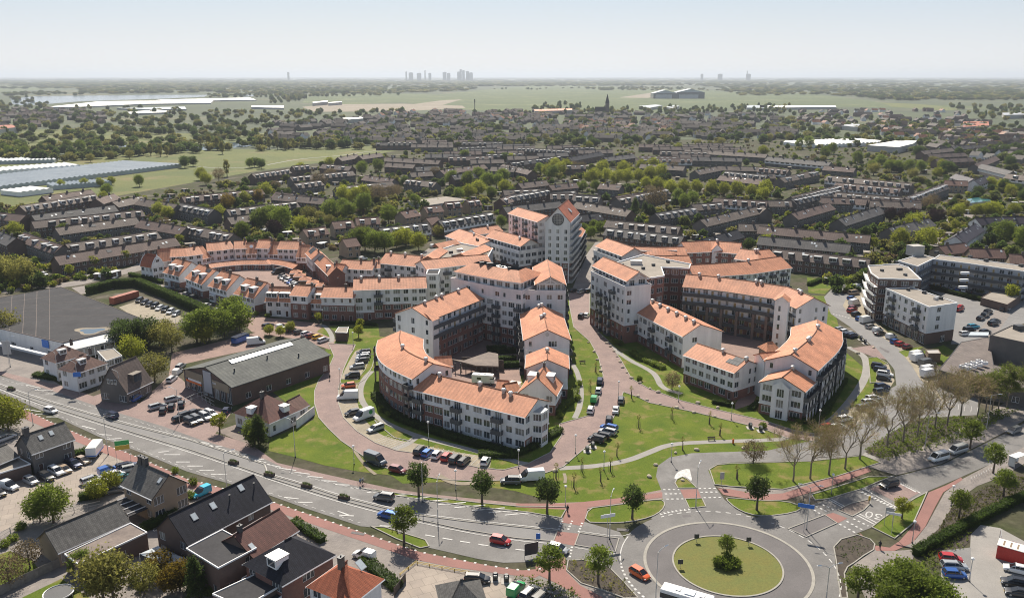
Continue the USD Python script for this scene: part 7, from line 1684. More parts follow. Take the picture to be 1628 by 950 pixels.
tr('poplar:15 U1 60,605 110,610 160,612 210,615 260,612 310,600 360,605 400,590 430,580 90,560 150,565;green:12 U1 680,770 1310,690 780,750 1230,830 1330,840 1400,820 1450,850 1510,850 1550,820;spring:10 U1 1480,680 1600,690 300,755 480,720 90,900;dark:10 U1 20,720 60,730 950,850;brown:10 U1 490,800 900,900 1130,780', 'beyond the meadow edge')
tr('green:9 N0 330,485;green:6.5 N0 250,480;olive:10 N0 700,960 640,985;gold:6 N0 985,830 1110,900 1060,930;olive:7 N0 890,930;conifer:8 N0 1210,945;brown:6 N0 185,770 60,880;spring:5 N0 690,290 600,345;green:5 N0 500,800;spring:9 M0 55,640 20,620;small:5 M0 1355,650;conifer:8 M1 45,735;green:6 M1 20,720', 'in the lower left gardens', 'trees in the lower left gardens')
trees('M2 570,275 535,395 790,435 1040,565 1270,595 1335,665 1105,755 835,618 700,792 485,885 660,885 325,928 600,948 435,985 N2 1440,220', 'sapling', 'in the park lawn', None, 'staked saplings in the park')
tr('brown:5 M2 1040,385 N2 1540,120;small:4.5 L1 415,830 670,870 660,915;spring:4 L1 110,900 180,910 240,880', 'near the complex lawns', 'small trees near the complex')
TH = 'hedge'
hedge('tall_hedge', 'L0 540,650 700,610 850,600 1300,790', 2.6, 3.4, 'tall dark hedge running past the rust-red container', 'leaf_dark', 30, .4)
hedge('hedge', 'L0 800,535 1000,585', 1.6, 1.6, 'clipped hedge in front of the gambrel house', 'hedge_leaf'); hedge('hedge', 'L0 700,600 730,590 790,600', 1.6, 1.6, 'short hedge by the parked cars near the gambrel house')
hedge('hedge', 'N0 180,190 570,50', 1.8, 1.6, 'bright clipped hedge behind the parked cars at lower left'); hedge('hedge', 'N0 880,540 1100,440', 1.6, 1.5, 'clipped hedge between the tan house and black-roofed house')
hedge('hedge', 'L1 485,835 640,832 770,845', 1.2, 1.0, 'low hedge behind the brick hut lawn'); hedge('hedge', 'M2 -150,790 60,800 200,735 350,640', 2.0, 1.2, 'low hedge round the near wing corner', 'leaf_dark')
hedge('hedge', 'M1 760,420 830,520 930,580 1100,640 1250,690 1628,800', 2.4, 1.3, 'dark shrub band along the near wing front', 'leaf_dark', 24, .35)
hedge('hedge', 'M2 1290,465 1420,490', 1.4, 1.1, 'low hedge below the wing with solar panels'); hedge('hedge', 'M2 1525,510 1580,470', 1.6, 1.0, 'short hedge beside the entrance lane'); hedge('hedge', 'M3 160,560 330,600 400,530 520,330', 1.8, 1.2, 'dark low hedge round the curved right wing', 'leaf_dark', 24)
hedge('hedge', 'L3 300,600 375,570', 1.6, 1.6, 'clipped hedge on the lawn at the right wing end'); hedge('hedge', 'R 560,340 905,425', 1.6, 1.5, 'clipped hedge below the yellow parked car', 'leaf_dark'); hedge('hedge', 'N3 955,690 1290,505 1560,370 1700,320', 1.6, 1.6, 'long clipped hedge edging the planted slope at right', 'hedge_leaf')
hedge('hedge', 'M2 790,160 850,200 990,260', 2.2, 1.2, 'rounded shrubs along the six-vent wing front', 'leaf_green', 20, .35); hedge('hedge', 'M2 330,540 430,450 450,380', 1.8, 1.2, 'shrubs in front of the zinc-dormer end house', 'leaf_green', 20); hedge('hedge', 'N1 260,490 440,610', 1.6, 1.3, 'garden hedge in front of the maroon-roofed house'); hedge('hedge', 'N1 690,720 900,900', 2.2, 1.2, 'green garden border beside the orange-red hipped roof')
hedge('hedge', 'M0 500,370 640,335', 2.4, 1.4, 'shrub border in front of the right white villa', 'leaf_green'); hedge('hedge', 'M0 215,300 360,325', 2.2, 1.2, 'shrub border in front of the left white villa', 'leaf_dark'); hedge('hedge', 'N0 490,350 600,330 700,280', 1.4, 1.6, 'hedge between concrete yard and barn', 'leaf_dark')
groundcover('shrub_planting', 'M3 640,765 780,825 1270,688 1590,522 1480,503 1340,556 1000,562 820,642', 'leaf_green', 'low green planting under the bare plane trees', .9, 3.2, .36)
groundcover('slope_planting', 'N3 955,665 1100,528 1190,383 1350,288 1628,195 1700,180 1700,295 1620,325 1300,490 1285,520 1000,670', 'cover_leaf', 'yellow-green planting on the slope at right', .8, 3.6, .3)
groundcover('slope_planting', 'N3 1010,690 1290,520 1290,610 1240,650 1110,660 1100,840 990,760', 'leaf_green', 'green planting below the clipped hedge at right', .8, 3.2, .3)
groundcover('bed_planting', 'N2 420,725 500,725 640,765 730,850 815,945 740,940 620,895 490,855 400,780', 'leaf_olive', 'sparse shrubs in the soil bed left of the roundabout', .9, 2.0, .28)
groundcover('bed_planting', 'N3 470,640 510,600 600,572 675,598 695,625 690,650 630,685 575,728 530,755 510,800', 'leaf_dark', 'sparse shrubs in the soil bed right of the roundabout', .6, 1.0, .26)
groundcover('bed_planting', 'N2 60,830 150,810 280,860 420,900 500,950 250,950 200,880', 'leaf_green', 'green bed behind the green and white van', .9, 3.0, .34)
for lab, t in (('green garden shrub at the lower left houses', 'N0 450,690 480,700 610,760 830,860 870,900 560,900 1290,930 80,600 30,640 130,530 1170,340 1190,255 1080,180'), ('round shrub along the complex edge', 'M2 690,100 720,110 805,170 840,330 930,240 350,560 460,450 470,360 M1 800,520 1250,460 850,550 L1 30,780 100,790 M3 20,620 240,600')):
 shrubs(t, 1.3, 1.4, 'leaf_green', lab, lab + 's')
shrub(W(*px('R 1015,345')[0]), 3.0, 3.4, 'leaf_gold', 'bright yellow flowering bush beside the garage block'); shrub(W(*px('R 905,375')[0]), 2.6, 2.4, 'leaf_spring', 'light green bush left of the yellow bush')

# ================================================================ VEHICLES
PK1, PK2 = 'parked in the bays in front of the near wing', 'parked in the curved bays left of the near wing'
cars('N1 1035,42 1310,106', 'N1 1010,72 1062,24', 'kobhwhrhkoke', PK1, 'cars parked at the near wing'); cars('N1 1440,105', 'N1 1425,130 1455,80', 'wh', 'parked alone right of the near wing bays')
hl = 'M1 655,292 585,299'
cars('M1 692,152 688,172 682,190 675,206', hl, 'kesesokh', PK2, 'cars parked in the curved bays'); cars('M1 650,240 620,298 597,358', hl, 'seoshh'.replace('sh', 'kh', 1) if False else 'sekooh', PK2, 'cars parked in the curved bays')
cars('M1 590,430 ', 'M1 645,440 535,445', 'wV', 'parked in the curved bays beside the orange car'); cars('M1 620,527', 'M1 655,520 585,535', 'kh', 'parked beside the long white van'); t = make_car('van', 'white', 'long white van with a green roundel on its side in the curved bays', 'van', (*W(*px('M1 690,550')[0], .6), .05), heading('M1 755,530 615,580'), None); MB().tube([(-1.6, .98, 1.65), (-1.6, 1.02, 1.65)], .58, 18).build('roundel', 'green_paint', t); cars('M1 760,622', 'M1 806,610 712,640', 'se', 'parked below the white vans')
cars('N1 768,105', 'N1 700,85 840,135', 'lV', 'parked on the verge by the brick street'); cars('N1 897,160', 'N1 850,150 945,172', 'mh', 'parked beside the slate van')
cars('N1 815,330', 'N1 870,338 755,320', 'go', 'driving left on the main road'); cars('N1 840,440', 'N1 880,450 790,430', 'be', 'driving left towards the young tree on the main road'); cars('N1 1535,595', 'N1 1480,585 1595,605', 'rh', 'driving right on the main road'); cars('N2 335,642', 'N2 270,625 405,662', 'sh', 'waiting at the bike crossing'); cars('N2 838,795', 'N2 785,765 895,828', 'oh', 'driving on the roundabout')
cars('N1 695,688', 'N1 755,705 635,670', 'wv', 'parked on the pavement by the orange-red roof'); cars('N1 1388,828', 'N1 1325,825 1450,832', 'ke', 'parked in the front car lot'); cars('N2 75,895', 'N2 30,940 120,850', 'Gv', 'parked by the bed at the front car lot'); cars('N2 165,915 235,950', 'N2 130,950 205,880', 'geko', 'parked beside the green van')
cars('N2 45,230', 'N2 95,232 0,228', 'go', 'parked beside the white van near the street end'); cars('N2 175,208', 'N2 240,205 130,212', 'wV', 'parked at the brick street end')
ST = 'M2 540,515 600,340'
cars('M2 594,332 587,388 566,440 541,505', ST, 'nowhGvwe', 'parked on the lawn side of the brick lane', 'cars parked along the brick lane'); cars('M2 725,445 693,505 650,565', ST, 'gewske', 'parked on the park side of the brick lane', 'cars parked along the brick lane'); cars('M2 650,615 642,642 605,668 575,692', 'M2 700,620 600,600', 'besekeko', 'parked nose-in beside the park bins', 'cars parked along the brick lane')
cars('L2 482,785 513,778', 'L2 465,800 505,765', 'kowh', 'parked in the lane by the tall white block'); cars('L2 437,626 482,632 522,628', 'L2 420,630 460,620', 'kesekh', 'parked at the lane end under the tower')
cars('M0 313,510', 'M0 278,502 350,522', 'wh', 'driving on the left of the main road'); cars('M0 686,542', 'M0 725,555 645,528', 'no', 'driving left on the main road')
cars('M0 970,487 1064,441', 'M0 925,500 1015,475', 'sese', 'parked in the lot by the gabled house', 'cars parked by the gabled house'); cars('M0 1005,512 1060,490 1118,472', 'M0 1000,530 1010,490', 'khkhkh', 'parked in the lot by the gabled house', 'cars parked by the gabled house'); cars('M0 1105,562 1150,540 1198,524', 'M0 1070,575 1140,550', 'khkoks', 'parked in the lot by the white cottage', 'cars parked by the white cottage'); cars('M0 1170,582 1215,567 1265,552 1300,528', 'M0 1140,570 1200,600', 'kogosowe', 'parked in the front row by the white cottage', 'cars parked by the white cottage'); cars('M0 1395,512', 'M0 1380,530 1410,490', 'nh', 'parked alone behind the white cottage'); cars('M0 1092,275 1058,318 1115,238', 'M0 1060,300 1110,260', 'wvwese', 'parked at the hall corner', 'cars parked at the hall corner'); cars('M0 835,435', 'M0 800,455 865,415', 'bo', 'parked beside the gabled house')
cars('N0 55,262', 'N0 0,250 105,280', 'wv', 'parked at the left edge of the concrete yard'); cars('N0 185,228 285,205 342,172 397,157 450,128 503,100', 'N0 150,215 225,250', 'shkowoThnoTs', 'parked along the bright hedge', 'cars parked along the bright hedge'); cars('N0 565,222 602,240', 'N0 515,250 650,205', 'sewe', 'parked in the middle of the concrete yard'); cars('N0 672,165 708,190 748,212', 'N0 630,185 735,150', 'bvwhee', 'parked beside the tan brick house', 'cars parked by the tan brick house'); cars('N0 782,138 815,152', 'N0 740,155 850,130', 'nese', 'parked near the green sign', 'cars parked near the green sign'); cars('N0 645,270 710,285', 'N0 600,275 700,260', 'wege', 'parked behind the yellow-green shrub'); cars('N0 1240,300', 'N0 1290,275 1190,325', 'tv', 'parked beside the tan brick house'); cars('M0 35,680', 'M0 -10,695 80,660', 'se', 'parked at the left edge near the road'); cars('N0 -15,300', 'N0 -50,290 30,320', 'kh', 'parked at the very left edge')
cars('L0 860,688 1085,770', 'L0 1110,755 1055,790', 'kokekhkowekowose'[:16], 'parked in a row beside the tall hedge', 'cars parked beside the tall hedge'); cars('L0 275,525 240,508 195,468', 'L0 255,515 300,532', 'wehksv'.replace('hk', 'ks') if False else 'weksse', 'parked by the left terrace end'); cars('L0 712,560 738,568 765,573 820,582', 'L0 690,575 735,550', 'kokesewv', 'parked near the gambrel house', 'cars parked near the gambrel house')
cars('L0 705,512', 'L0 680,516 735,508', 'se', 'parked along the estate street'); cars('L0 1080,618 1112,622 1150,648 1195,668 1275,718 1345,748', 'L0 1070,625 1110,608', 'kokeshkowese', 'parked before the paired houses', 'cars parked before the paired houses')
cars('G 238,302 348,372', 'G 262,290 220,310', 'kosekhwobhsewe', 'parked in the crescent court', 'cars parked in the crescent court'); cars('G 212,268', 'G 245,262 180,275', 'kV', 'parked at the garage row end'); cars('L1 100,842 185,850 215,862 240,868 290,882 335,892 368,905 408,912 442,930', 'L1 70,852 130,835', 'newvwekhkhwhmhyhwe', 'parked along the lawn beside the grey hall', 'cars parked beside the grey hall'); cars('M1 30,95', 'M1 -20,100 70,90', 'wV', 'parked behind the grey hall')
RH = 'R 245,682 330,662'
cars('R 60,335', 'R 0,350 120,322', 'wV', 'parked first on the east street'); cars('R 35,370', 'R 0,375 75,365', 'TM', 'parked on the east street'); cars('R 18,405', 'R 0,408 40,402', 'bh', 'parked between the large vans'); cars('R 35,442', 'R -25,455 80,430', 'wV', 'parked second on the east street'); cars('R 22,470 20,492 45,515', RH, 'mhroko', 'parked in the east street bays', 'cars parked on the east street'); cars('R 75,545', RH, 'bh', 'parked in the east street bays', 'cars parked on the east street'); cars('R 120,560', 'R 60,575 180,550', 'wV', 'parked third on the east street')
cars('R 148,598 212,645', RH, 'seks', 'parked beside the small white vans', 'cars parked on the east street'); cars('R 198,625 287,668', RH, 'wvwv', 'parked before the shop base'); cars('R 315,702 350,717 397,737', RH, 'bhrhmh', 'parked below the shop base corner', 'cars parked on the east street'); cars('R 465,802 482,822 535,858 550,905 545,928', 'R 400,820 545,795', 'wVwVgVwVwV', 'parked beside the timber hut', 'vans parked beside the timber hut')
cars('M3 735,242 752,262 768,286 760,312', 'M3 690,235 795,250', 'konesokh'.replace('so', 'we'), 'parked in the bays by the curved right wing', 'cars parked by the curved right wing'); cars('M3 752,366 748,392 702,437 645,492 680,460', 'M3 695,370 805,360', 'nolewehewe'.replace('he', 'se'), 'parked under the bare plane trees', 'cars parked under the plane trees'); cars('M3 420,612 470,610 520,560', 'M3 380,620 460,600', 'rewewe', 'parked behind the first plane trees', 'cars parked under the plane trees'); cars('R 10,650 20,660', RH, 'sene', 'parked at the end of the right wing'); cars('M3 495,12 520,25 550,45', 'M3 470,20 530,8', 'sewhne', 'parked beside the glossy orange roof', 'cars parked by the curved right wing')
cars('R 572,315 832,358', 'R 560,330 590,300', 'khyewesebhweke', 'parked below the gallery flats', 'cars parked below the gallery flats'); cars('R 765,465 752,482', 'R 740,480 790,460', 'rhro', 'parked behind the white flats'); cars('R 955,500 930,520 905,542', 'R 880,545 980,500', 'kokoke', 'parked against the bay wall behind the white flats', 'cars parked behind the white flats'); cars('R 850,597 825,622 800,648', 'R 780,615 890,605', 'tekowe', 'parked behind the low hall', 'cars parked behind the white flats'); cars('R 1065,482 1005,562 990,580 935,635', 'R 1030,490 1110,475', 'kekekoke', 'parked in the paved bays behind the low hall', 'cars parked behind the white flats')
cars('M3 1105,802', 'M3 1165,785 1045,820', 'wM', 'driving past the bare trees, the front one'); cars('M3 1222,757', 'M3 1280,735 1165,775', 'sM', 'following the white minibus on the right road'); cars('M3 1562,635', 'M3 1610,620 1515,650', 'ge', 'driving at the far end of the right road'); cars('N3 795,252', 'N3 845,240 740,265', 'ko', 'on the raised crossing'); cars('N3 1180,706 1198,752 1203,800', 'N3 1115,705 1250,715', 'rhsebh', 'parked in the lower right lot', 'cars parked in the lower right lot'); cars('N3 1590,775 1575,855 1600,920', 'N3 1640,790 1520,765', 'wekoke', 'parked by the red site container', 'cars parked by the red site container')
cars('L3 1130,190 1232,85', 'L3 1130,190 1232,85', 8, 'parked along the street at the right edge', 'cars parked along the right street'); cars('L3 1005,325 1130,240', 'L3 1040,325 1000,310', 8, 'parked in a slanted row below the purple roofs', 'cars parked along the right street'); cars('L2 1145,272 1130,302', 'L2 1120,280 1170,270', 'koko', 'parked behind the right orange wings'); cars('L2 1490,315 1545,322', 'L2 1470,320 1570,318', 'rewe', 'parked at the black-roofed row'); cars('L1 1120,355 690,430', 'L1 1100,360 1150,350', 'wvwv', 'parked behind the crescent bend'); cars('U2 420,775 520,770', 'U2 420,780 440,765', 6, 'parked before the round tree belt', 'cars before the round trees')
cars('L2 640,735 L3 1100,60 L3 1160,130 L2 30,795', 'L3 1100,90 1160,30', 3, 'parked far off in an estate street')
E_ = wp('P 1500,560 1600,560', 0)

# larger and odd vehicles
def boxes(t, L):
 for nm, m, x, y, z, sx, sy, sz in L:
  MB().mesh(manifold3d.Manifold.hull_points(np.array([(x + i * (sx / 2 - c), y + j * (sy / 2 - d), z + sz * .5 + k * (sz / 2 - e)) for i in (-1, 1) for j in (-1, 1) for k in (-1, 1) for c, d, e in ((.08, .08, 0), (0, .08, .08), (.08, 0, .08))]) if min(sx, sy, sz) > .3 else np.array([(x + i * sx / 2, y + j * sy / 2, z + sz * .5 + k * sz / 2) for i in (-1, 1) for j in (-1, 1) for k in (-1, 1)]))).build(nm, m, t)
def at(text, z=.05):
 return (*W(*px(text)[0], .8), z)
t = thing('box_trailer', 'white and blue box trailer at the end of the bright hedge', 'trailer', at('M0 585,770'), heading('M0 560,810 615,740'))
boxes(t, [('body', 'car_white', 0, 0, .75, 5.2, 2.3, 2.2), ('stripe', 'blue_paint', 0, 0, .85, 5.24, 2.34, .35), ('chassis', 'dark_metal', 0, 0, .5, 5.0, 1.6, .25), ('roof_panel', 'canvas', 0, 0, 2.95, 5.0, 2.1, .05), ('drawbar', 'dark_metal', 3.2, 0, .5, 1.5, .15, .12)])
for x in (-.6, .5):
 for y in (-1.1, 1.1):
  wheel(t, x, y, .36)
t = thing('motorhome', 'white motorhome parked in the front court', 'motorhome', at('A 812,412'), heading('A 760,408 880,415'))
boxes(t, [('body', 'car_white', -.5, 0, .5, 5.2, 2.2, 2.4), ('cab', 'car_white', 2.6, 0, .45, 1.7, 2.0, 1.3), ('overcab', 'car_white', 2.4, 0, 2.0, 1.3, 2.1, .85), ('windscreen', 'tinted_glass', 2.75, 0, 1.45, 1.0, 1.8, .6), ('side_window', 'tinted_glass', -1, -1.08, 1.6, 1.2, .08, .6), ('roof_hatch', 'rooflight', -1.2, 0, 2.9, .7, .7, .12), ('roof_hatch', 'rooflight', .6, 0, 2.9, .5, .5, .12)])
for x in (-1.8, 2.4):
 for y in (-1.05, 1.05):
  wheel(t, x, y, .36)
t = thing('bus', 'white bus roof at the bottom edge of the roundabout', 'bus', at('N2 1130,985'), heading('N2 1010,945 1180,995'))
boxes(t, [('body', 'car_white', 0, 0, .35, 8.5, 2.4, 2.6), ('window_band', 'tinted_glass', 0, 0, 1.35, 8.54, 2.44, 1.05), ('roof_hatch', 'zinc', -1.5, 0, 2.93, .8, .8, .14), ('roof_hatch', 'zinc', 2.5, 0, 2.93, .8, .8, .14), ('air_conditioner', 'white_frame', .5, 0, 2.93, 1.6, 1.5, .22)])
for x in (-2.8, 2.7):
 for y in (-1.2, 1.2):
  wheel(t, x, y, .48, .3)
t = thing('skip_container', 'blue waste container in the yard behind the grey hall', 'container', at('M0 1480,75'), heading('M0 1440,95 1530,60')); boxes(t, [('body', 'car_blue', 0, 0, .15, 6, 2.3, 1.8), ('rim', 'car_navy', 0, 0, 2.15, 6.1, 2.4, .12)])

# ================================================================ STREET FURNITURE
def pipe(t, path, r, mat_, name, n=6):
 return MB().tube(path, r, n).build(name, mat_, t)
LAMPP = {}
def lamp(text, h, az, label, kind='arm'):
 p = W(*px(text)[0]); k = (kind, h)
 if k in LAMPP:
  return dup(LAMPP[k], (*p, .05), az, 1.0, label, 'street lamps')
 t = thing('street_lamp', label, 'street lamp', (*p, .05), az, 1.0, group='street lamps'); LAMPP[k] = t
 pipe(t, [(0, 0, 0), (0, 0, h * .35)], .10, 'galvanised', 'foot'); pipe(t, [(0, 0, h * .35), (0, 0, h)], .065, 'galvanised', 'pole')
 arms = {'arm': (1,), 'twin': (1, -1), 'post': ()}[kind]
 for s in arms:
  pipe(t, [(0, 0, h - .1), (s * .8, 0, h + .35), (s * 1.7, 0, h + .5)], .045, 'galvanised', 'arm'); MB().mesh(manifold3d.Manifold.hull_points(np.array([(s * x, y, h + z) for x, y, z in ((1.5, -.13, .5), (1.5, .13, .5), (2.35, -.1, .55), (2.35, .1, .55), (1.6, 0, .68), (2.2, 0, .66))]))).build('lamp_head', 'white_frame', t)
 if kind == 'post':
  MB().lathe(0, 0, [(.08, h), (.26, h + .12), (.3, h + .4), (.1, h + .55)], 10).build('lamp_head', 'white_frame', t)
 pipe(t, [(0, 0, 0), (0, 0, .25)], .16, 'dark_metal', 'base')
 return t
MR = 'street lamp on the main road edge'
for tx, az in (('M0 490,410', 2.8), ('M0 750,470', 2.9), ('M0 1108,590', 2.9), ('M1 270,800', 2.8), ('M0 205,605', .2), ('M0 668,785', .3), ('N0 1400,300', .3), ('M0 365,340', 2.8), ('M0 65,245', .3), ('N1 1055,360', .6)):
 lamp(tx, 9.0, az, MR)
for tx, az, lab in (('N2 655,588', 1.2, 'lamp with arm at the left roundabout median'), ('N2 1186,392', 1.1, 'lamp on the north traffic island of the roundabout'), ('N2 940,960', .6, 'lamp at the lower left roundabout edge'), ('M3 1015,755', -.3, 'lamp beside the planting under the bare trees'), ('M3 1395,630', -.3, 'lamp beside the far bare trees'), ('N1 1148,490', 1.4, 'lamp on the road median before the red car')):
 lamp(tx, 9.0, az, lab)
lamp('N3 287,530', 9.0, -.2, 'twin-armed lamp on the right roundabout median', 'twin'); lamp('N3 405,990', 7.0, .2, 'twin-armed lamp at the bottom edge right of the roundabout', 'twin')
for tx in 'M2 95,870|M2 445,775|M2 1405,570|M2 1080,460|M2 1035,830|M2 620,880|M2 710,430|M1 632,845|N1 1258,285|N2 383,385|M1 545,350|M1 627,115|M1 1090,690|M3 362,615|N3 938,612|N3 1178,385|N3 1290,850|N3 440,310|L1 440,820'.split('|'):
 lamp(tx, 4.2, 0, 'short post lamp beside the paths of the complex', 'post')
def post_sign(text, w, h, z, board, label, az=None, posts=2, cat='sign', words=None):
 p = W(*px(text)[0]); t = thing('sign', label, cat, (*p, .05), az if az is not None else 0.0)
 for k in range(posts):
  x = 0 if posts == 1 else (k - .5) * (w - .1) ; pipe(t, [(x, 0, 0), (x, 0, z + h)], .05, 'galvanised', 'post')
 bd = MB().frame((-w / 2, -.09, z), (w, 0, 0), (0, .07, 0), (0, 0, h)).build('board', board, t)
 for (txt, hh, x, zz, m) in words or ():
  tm = meshkit.text_mesh(txt, hh, .015); tm.apply_transform(trimesh.transformations.rotation_matrix(math.pi / 2, [1, 0, 0])); tm.apply_translation([x, -.1, zz]); MB().mesh(tm).build('lettering', m, bd)
 return t
post_sign('M0 765,825', 3.0, 1.1, 4.0, 'sign_green', 'green sign board on two posts above the parked cars', .35); t = THINGS[-1][0]; MB().frame((-1.5, -.09, 2.9), (3, 0, 0), (0, .07, 0), (0, 0, 1.05)).build('lower_board', 'paint_yellow', t)
post_sign('M0 492,415', 2.0, 1.3, 5.2, 'blue_paint', 'blue sign board on a pole before the right white villa', .2, 1)
post_sign('N2 172,700', 2.6, 2.4, .6, 'dark_metal', 'dark billboard by the waiting silver car', .35); post_sign('N2 640,600', 2.9, .7, 5.0, 'white_frame', 'white direction sign at the left roundabout median', .3, 1)
post_sign('N3 270,545', 3.0, .8, 5.2, 'blue_paint', 'blue direction sign at the right roundabout median', -.35, 1); post_sign('N3 810,560', 2.6, .5, 4.2, 'white_frame', 'white direction sign on the right verge', -.4, 1); post_sign('N3 790,505', 1.5, 1.3, 2.6, 'zinc', 'grey square sign on the right verge', -.3)
post_sign('N2 1345,260', .9, 1.6, 1.6, 'zinc', 'tall grey information sign on the lawn by the north arm', 0, 1); post_sign('N2 215,640', .8, 1.2, 1.8, 'blue_paint', 'small blue sign behind the billboard', 0, 1)
for x, y in ((1190, 605), (1510, 625), (1090, 765), (1305, -0)):
 if y:
  post_sign('N2 %d,%d' % (x, y), .9, .9, .8, 'dark_metal', 'dark back of a small sign on the roundabout lawn', 0, 1)
post_sign('M0 58,245', 2.2, 4.2, 4.0, 'zinc', 'tall grey pillar sign on the forecourt', .3, 1)
PLN = {}
def many(name, label, cat, pts, build, group, az=0.0, sc=None):
 first = None
 for i, (u, v) in enumerate(px(pts)):
  p = W(u, v); s = sc(i) if sc else 1.0; a = az if not callable(az) else az(i)
  if first is None:
   first = thing(name, label, cat, (*p, .05), a, s, group=group); build(first)
  else:
   dup(first, (*p, .05), a, s, label, group)
def b_planter(t):
 boxes(t, [('trough', 'dark_wood', 0, 0, 0, 2.4, 1.0, .75)]); v, f = leaf_cloud(None, np.column_stack([nrs.uniform(-1.1, 1.1, 40), nrs.uniform(-.4, .4, 40), nrs.uniform(.75, .95, 40)]), 5, .22, .06, nrs); MB().add(v, f).build('plants', 'leaf_dark', t)
many('planter', 'dark planter on the main road median', 'planter', 'M0 70,388 1440,842 N1 110,198 340,268 570,340', b_planter, 'planters on the road median', -.35)
def b_boulder(t):
 m = trimesh.creation.icosphere(2, .5); v = m.vertices * (1 + .35 * (meshkit.fbm(m.vertices * 2.2, 3) - .5))[:, None]; v = v * [1.2, .85, .7]; MB().add(v + [0, 0, .15], m.faces).build('stone', 'boulder', t)
many('boulder', 'pale boulder along the edge of the park lawns', 'boulder', 'M2 525,95 560,152 580,202 600,242 602,272 585,40 612,62 640,100 660,120 682,150 702,182 720,215 735,250 762,280 790,315 842,345 905,380 955,402 832,427 885,450 967,475 1070,497 1175,527 1305,552 1200,468 1322,497 395,832 320,887 900,922 940,850 1062,775 1192,757 1480,747 N2 1105,228 M3 605,162 700,128', b_boulder, 'boulders along the park lawns', lambda i: i * 1.3, lambda i: .8 + .5 * ((i * 37) % 10) / 10)
def b_bin(t):
 MB().lathe(0, 0, [(.45, 0), (.5, .9), (.5, 1.15), (.35, 1.4)], 10).build('body', 'dark_metal', t); MB().frame((-.9, -.9, 0), (1.8, 0, 0), (0, 1.8, 0), (0, 0, .05)).build('plate', 'concrete', t); MB().frame((-.25, -.55, .9), (.5, 0, 0), (0, .12, 0), (0, 0, .35)).build('flap', 'zinc', t)
many('waste_bin', 'dark underground waste bin on a pale slab', 'waste bin', 'M2 518,765 552,740 1522,620 1587,640 M3 622,78 648,100 N1 1502,838 1570,848', b_bin, 'waste bins')
def b_bench(t):
 for k in range(3):
  MB().frame((-.95, -.1 + k * .16, .43), (1.9, 0, 0), (0, .13, 0), (0, 0, .05)).build('seat_slat', 'dark_wood', t); MB().frame((-.95, .42, .55 + k * .14), (1.9, 0, 0), (0, .05, 0), (0, 0, .11)).build('back_slat', 'dark_wood', t)
 for x in (-.7, .7):
  MB().frame((x - .04, -.1, 0), (.08, 0, 0), (0, .55, 0), (0, 0, .43)).build('leg', 'dark_metal', t)
many('park_bench', 'dark bench beside the curved footpath in the park', 'bench', 'M2 1285,700', b_bench, None, .1); many('park_bench', 'dark bench beside the brick lane lawn', 'bench', 'M2 490,225', b_bench, None, .2)
def b_yel(t):
 MB().lathe(0, 0, [(.22, 0), (.26, .9), (.26, 1.05), (.1, 1.2)], 8).build('body', 'orange_paint', t)
many('litter_bin', 'small orange litter bin beside the curved footpath', 'litter bin', 'M2 1416,715', b_yel, None)
def b_beacon(t):
 pipe(t, [(0, 0, 0), (0, 0, 1.0)], .1, 'dark_metal', 'post'); boxes(t, [('panel', 'yellow_paint', 0, 0, .7, .4, .12, .9)])
many('traffic_beacon', 'yellow traffic beacon on the brown median tip', 'beacon', 'N3 672,368', b_beacon, None);
def b_stand(t):
 pipe(t, [(-.45, 0, 0), (-.45, 0, .75), (.45, 0, .75), (.45, 0, 0)], .03, 'galvanised', 'hoop')
many('bicycle_stand', 'metal bicycle stand in the row before the bus shelter', 'bicycle stand', 'N3 1303,232 1318,224 1333,216 1348,209 1363,202 1378,194 1393,186 1408,178 1423,170', b_stand, 'bicycle stands', 1.2)
p = W(*px('M3 1580,850')[0]); t = thing('bus_shelter', 'glass bus shelter with pale roof beside the right road', 'bus shelter', (*p, .05), .5)
MB().frame((-2, -.8, 2.4), (4, 0, 0), (0, 1.7, 0), (0, 0, .12)).build('roof', 'white_frame', t); MB().frame((-1.9, .75, .2), (3.8, 0, 0), (0, .03, 0), (0, 0, 2.1)).build('back_pane', 'rooflight', t); MB().frame((-1.9, -.6, .2), (.03, 0, 0), (0, 1.3, 0), (0, 0, 2.1)).build('side_pane', 'rooflight', t); MB().frame((-1.5, .3, .42), (2.6, 0, 0), (0, .35, 0), (0, 0, .06)).build('seat', 'dark_wood', t)
for x in (-1.9, 1.85):
 for y in (-.7, .75):
  MB().box(x, y, 0, .08, .08, 2.4).build('post', 'galvanised', t)
p = W(*px('N0 360,915')[0], .9); t = thing('trampoline', 'round dark trampoline on the lower left lawn', 'trampoline', (*p, 0)); MB().tube([(0, 0, .85), (0, 0, .88)], 2.3, 28).build('mat', 'dark_metal', t)
th_ = np.linspace(0, 2 * math.pi, 29); MB().tube([(2.35 * math.cos(a), 2.35 * math.sin(a), .9) for a in th_], .12, 6, cap=False).build('rim', 'zinc', t)
for k in range(6):
 a = k * 1.047; pipe(t, [(2.3 * math.cos(a), 2.3 * math.sin(a), 0), (2.3 * math.cos(a), 2.3 * math.sin(a), .88)], .03, 'galvanised', 'leg')
def fence(text, h, label, mat_='wood', w=.3, step=2.4, board=True):
 P = wp(text); t = thing('fence', label, 'fence'); THINGS[-1] = (t, (*P[0], 0)); n = 0
 for q, d in along(P, step):
  MB().box(q[0], q[1], 0, .12, .12, h + .1, math.atan2(d[1], d[0])).build('post', mat_, t)
  if board:
   MB().frame((*(q + d * .08), .05), (*(d * (step - .16)), 0), (*(left(d) * .04), 0), (0, 0, h)).build('panel', mat_, t)
  else:
   for z in (h * .45, h):
    MB().frame((*q, z), (*(d * step), 0), (*(left(d) * .05), 0), (0, 0, .08)).build('rail', mat_, t)
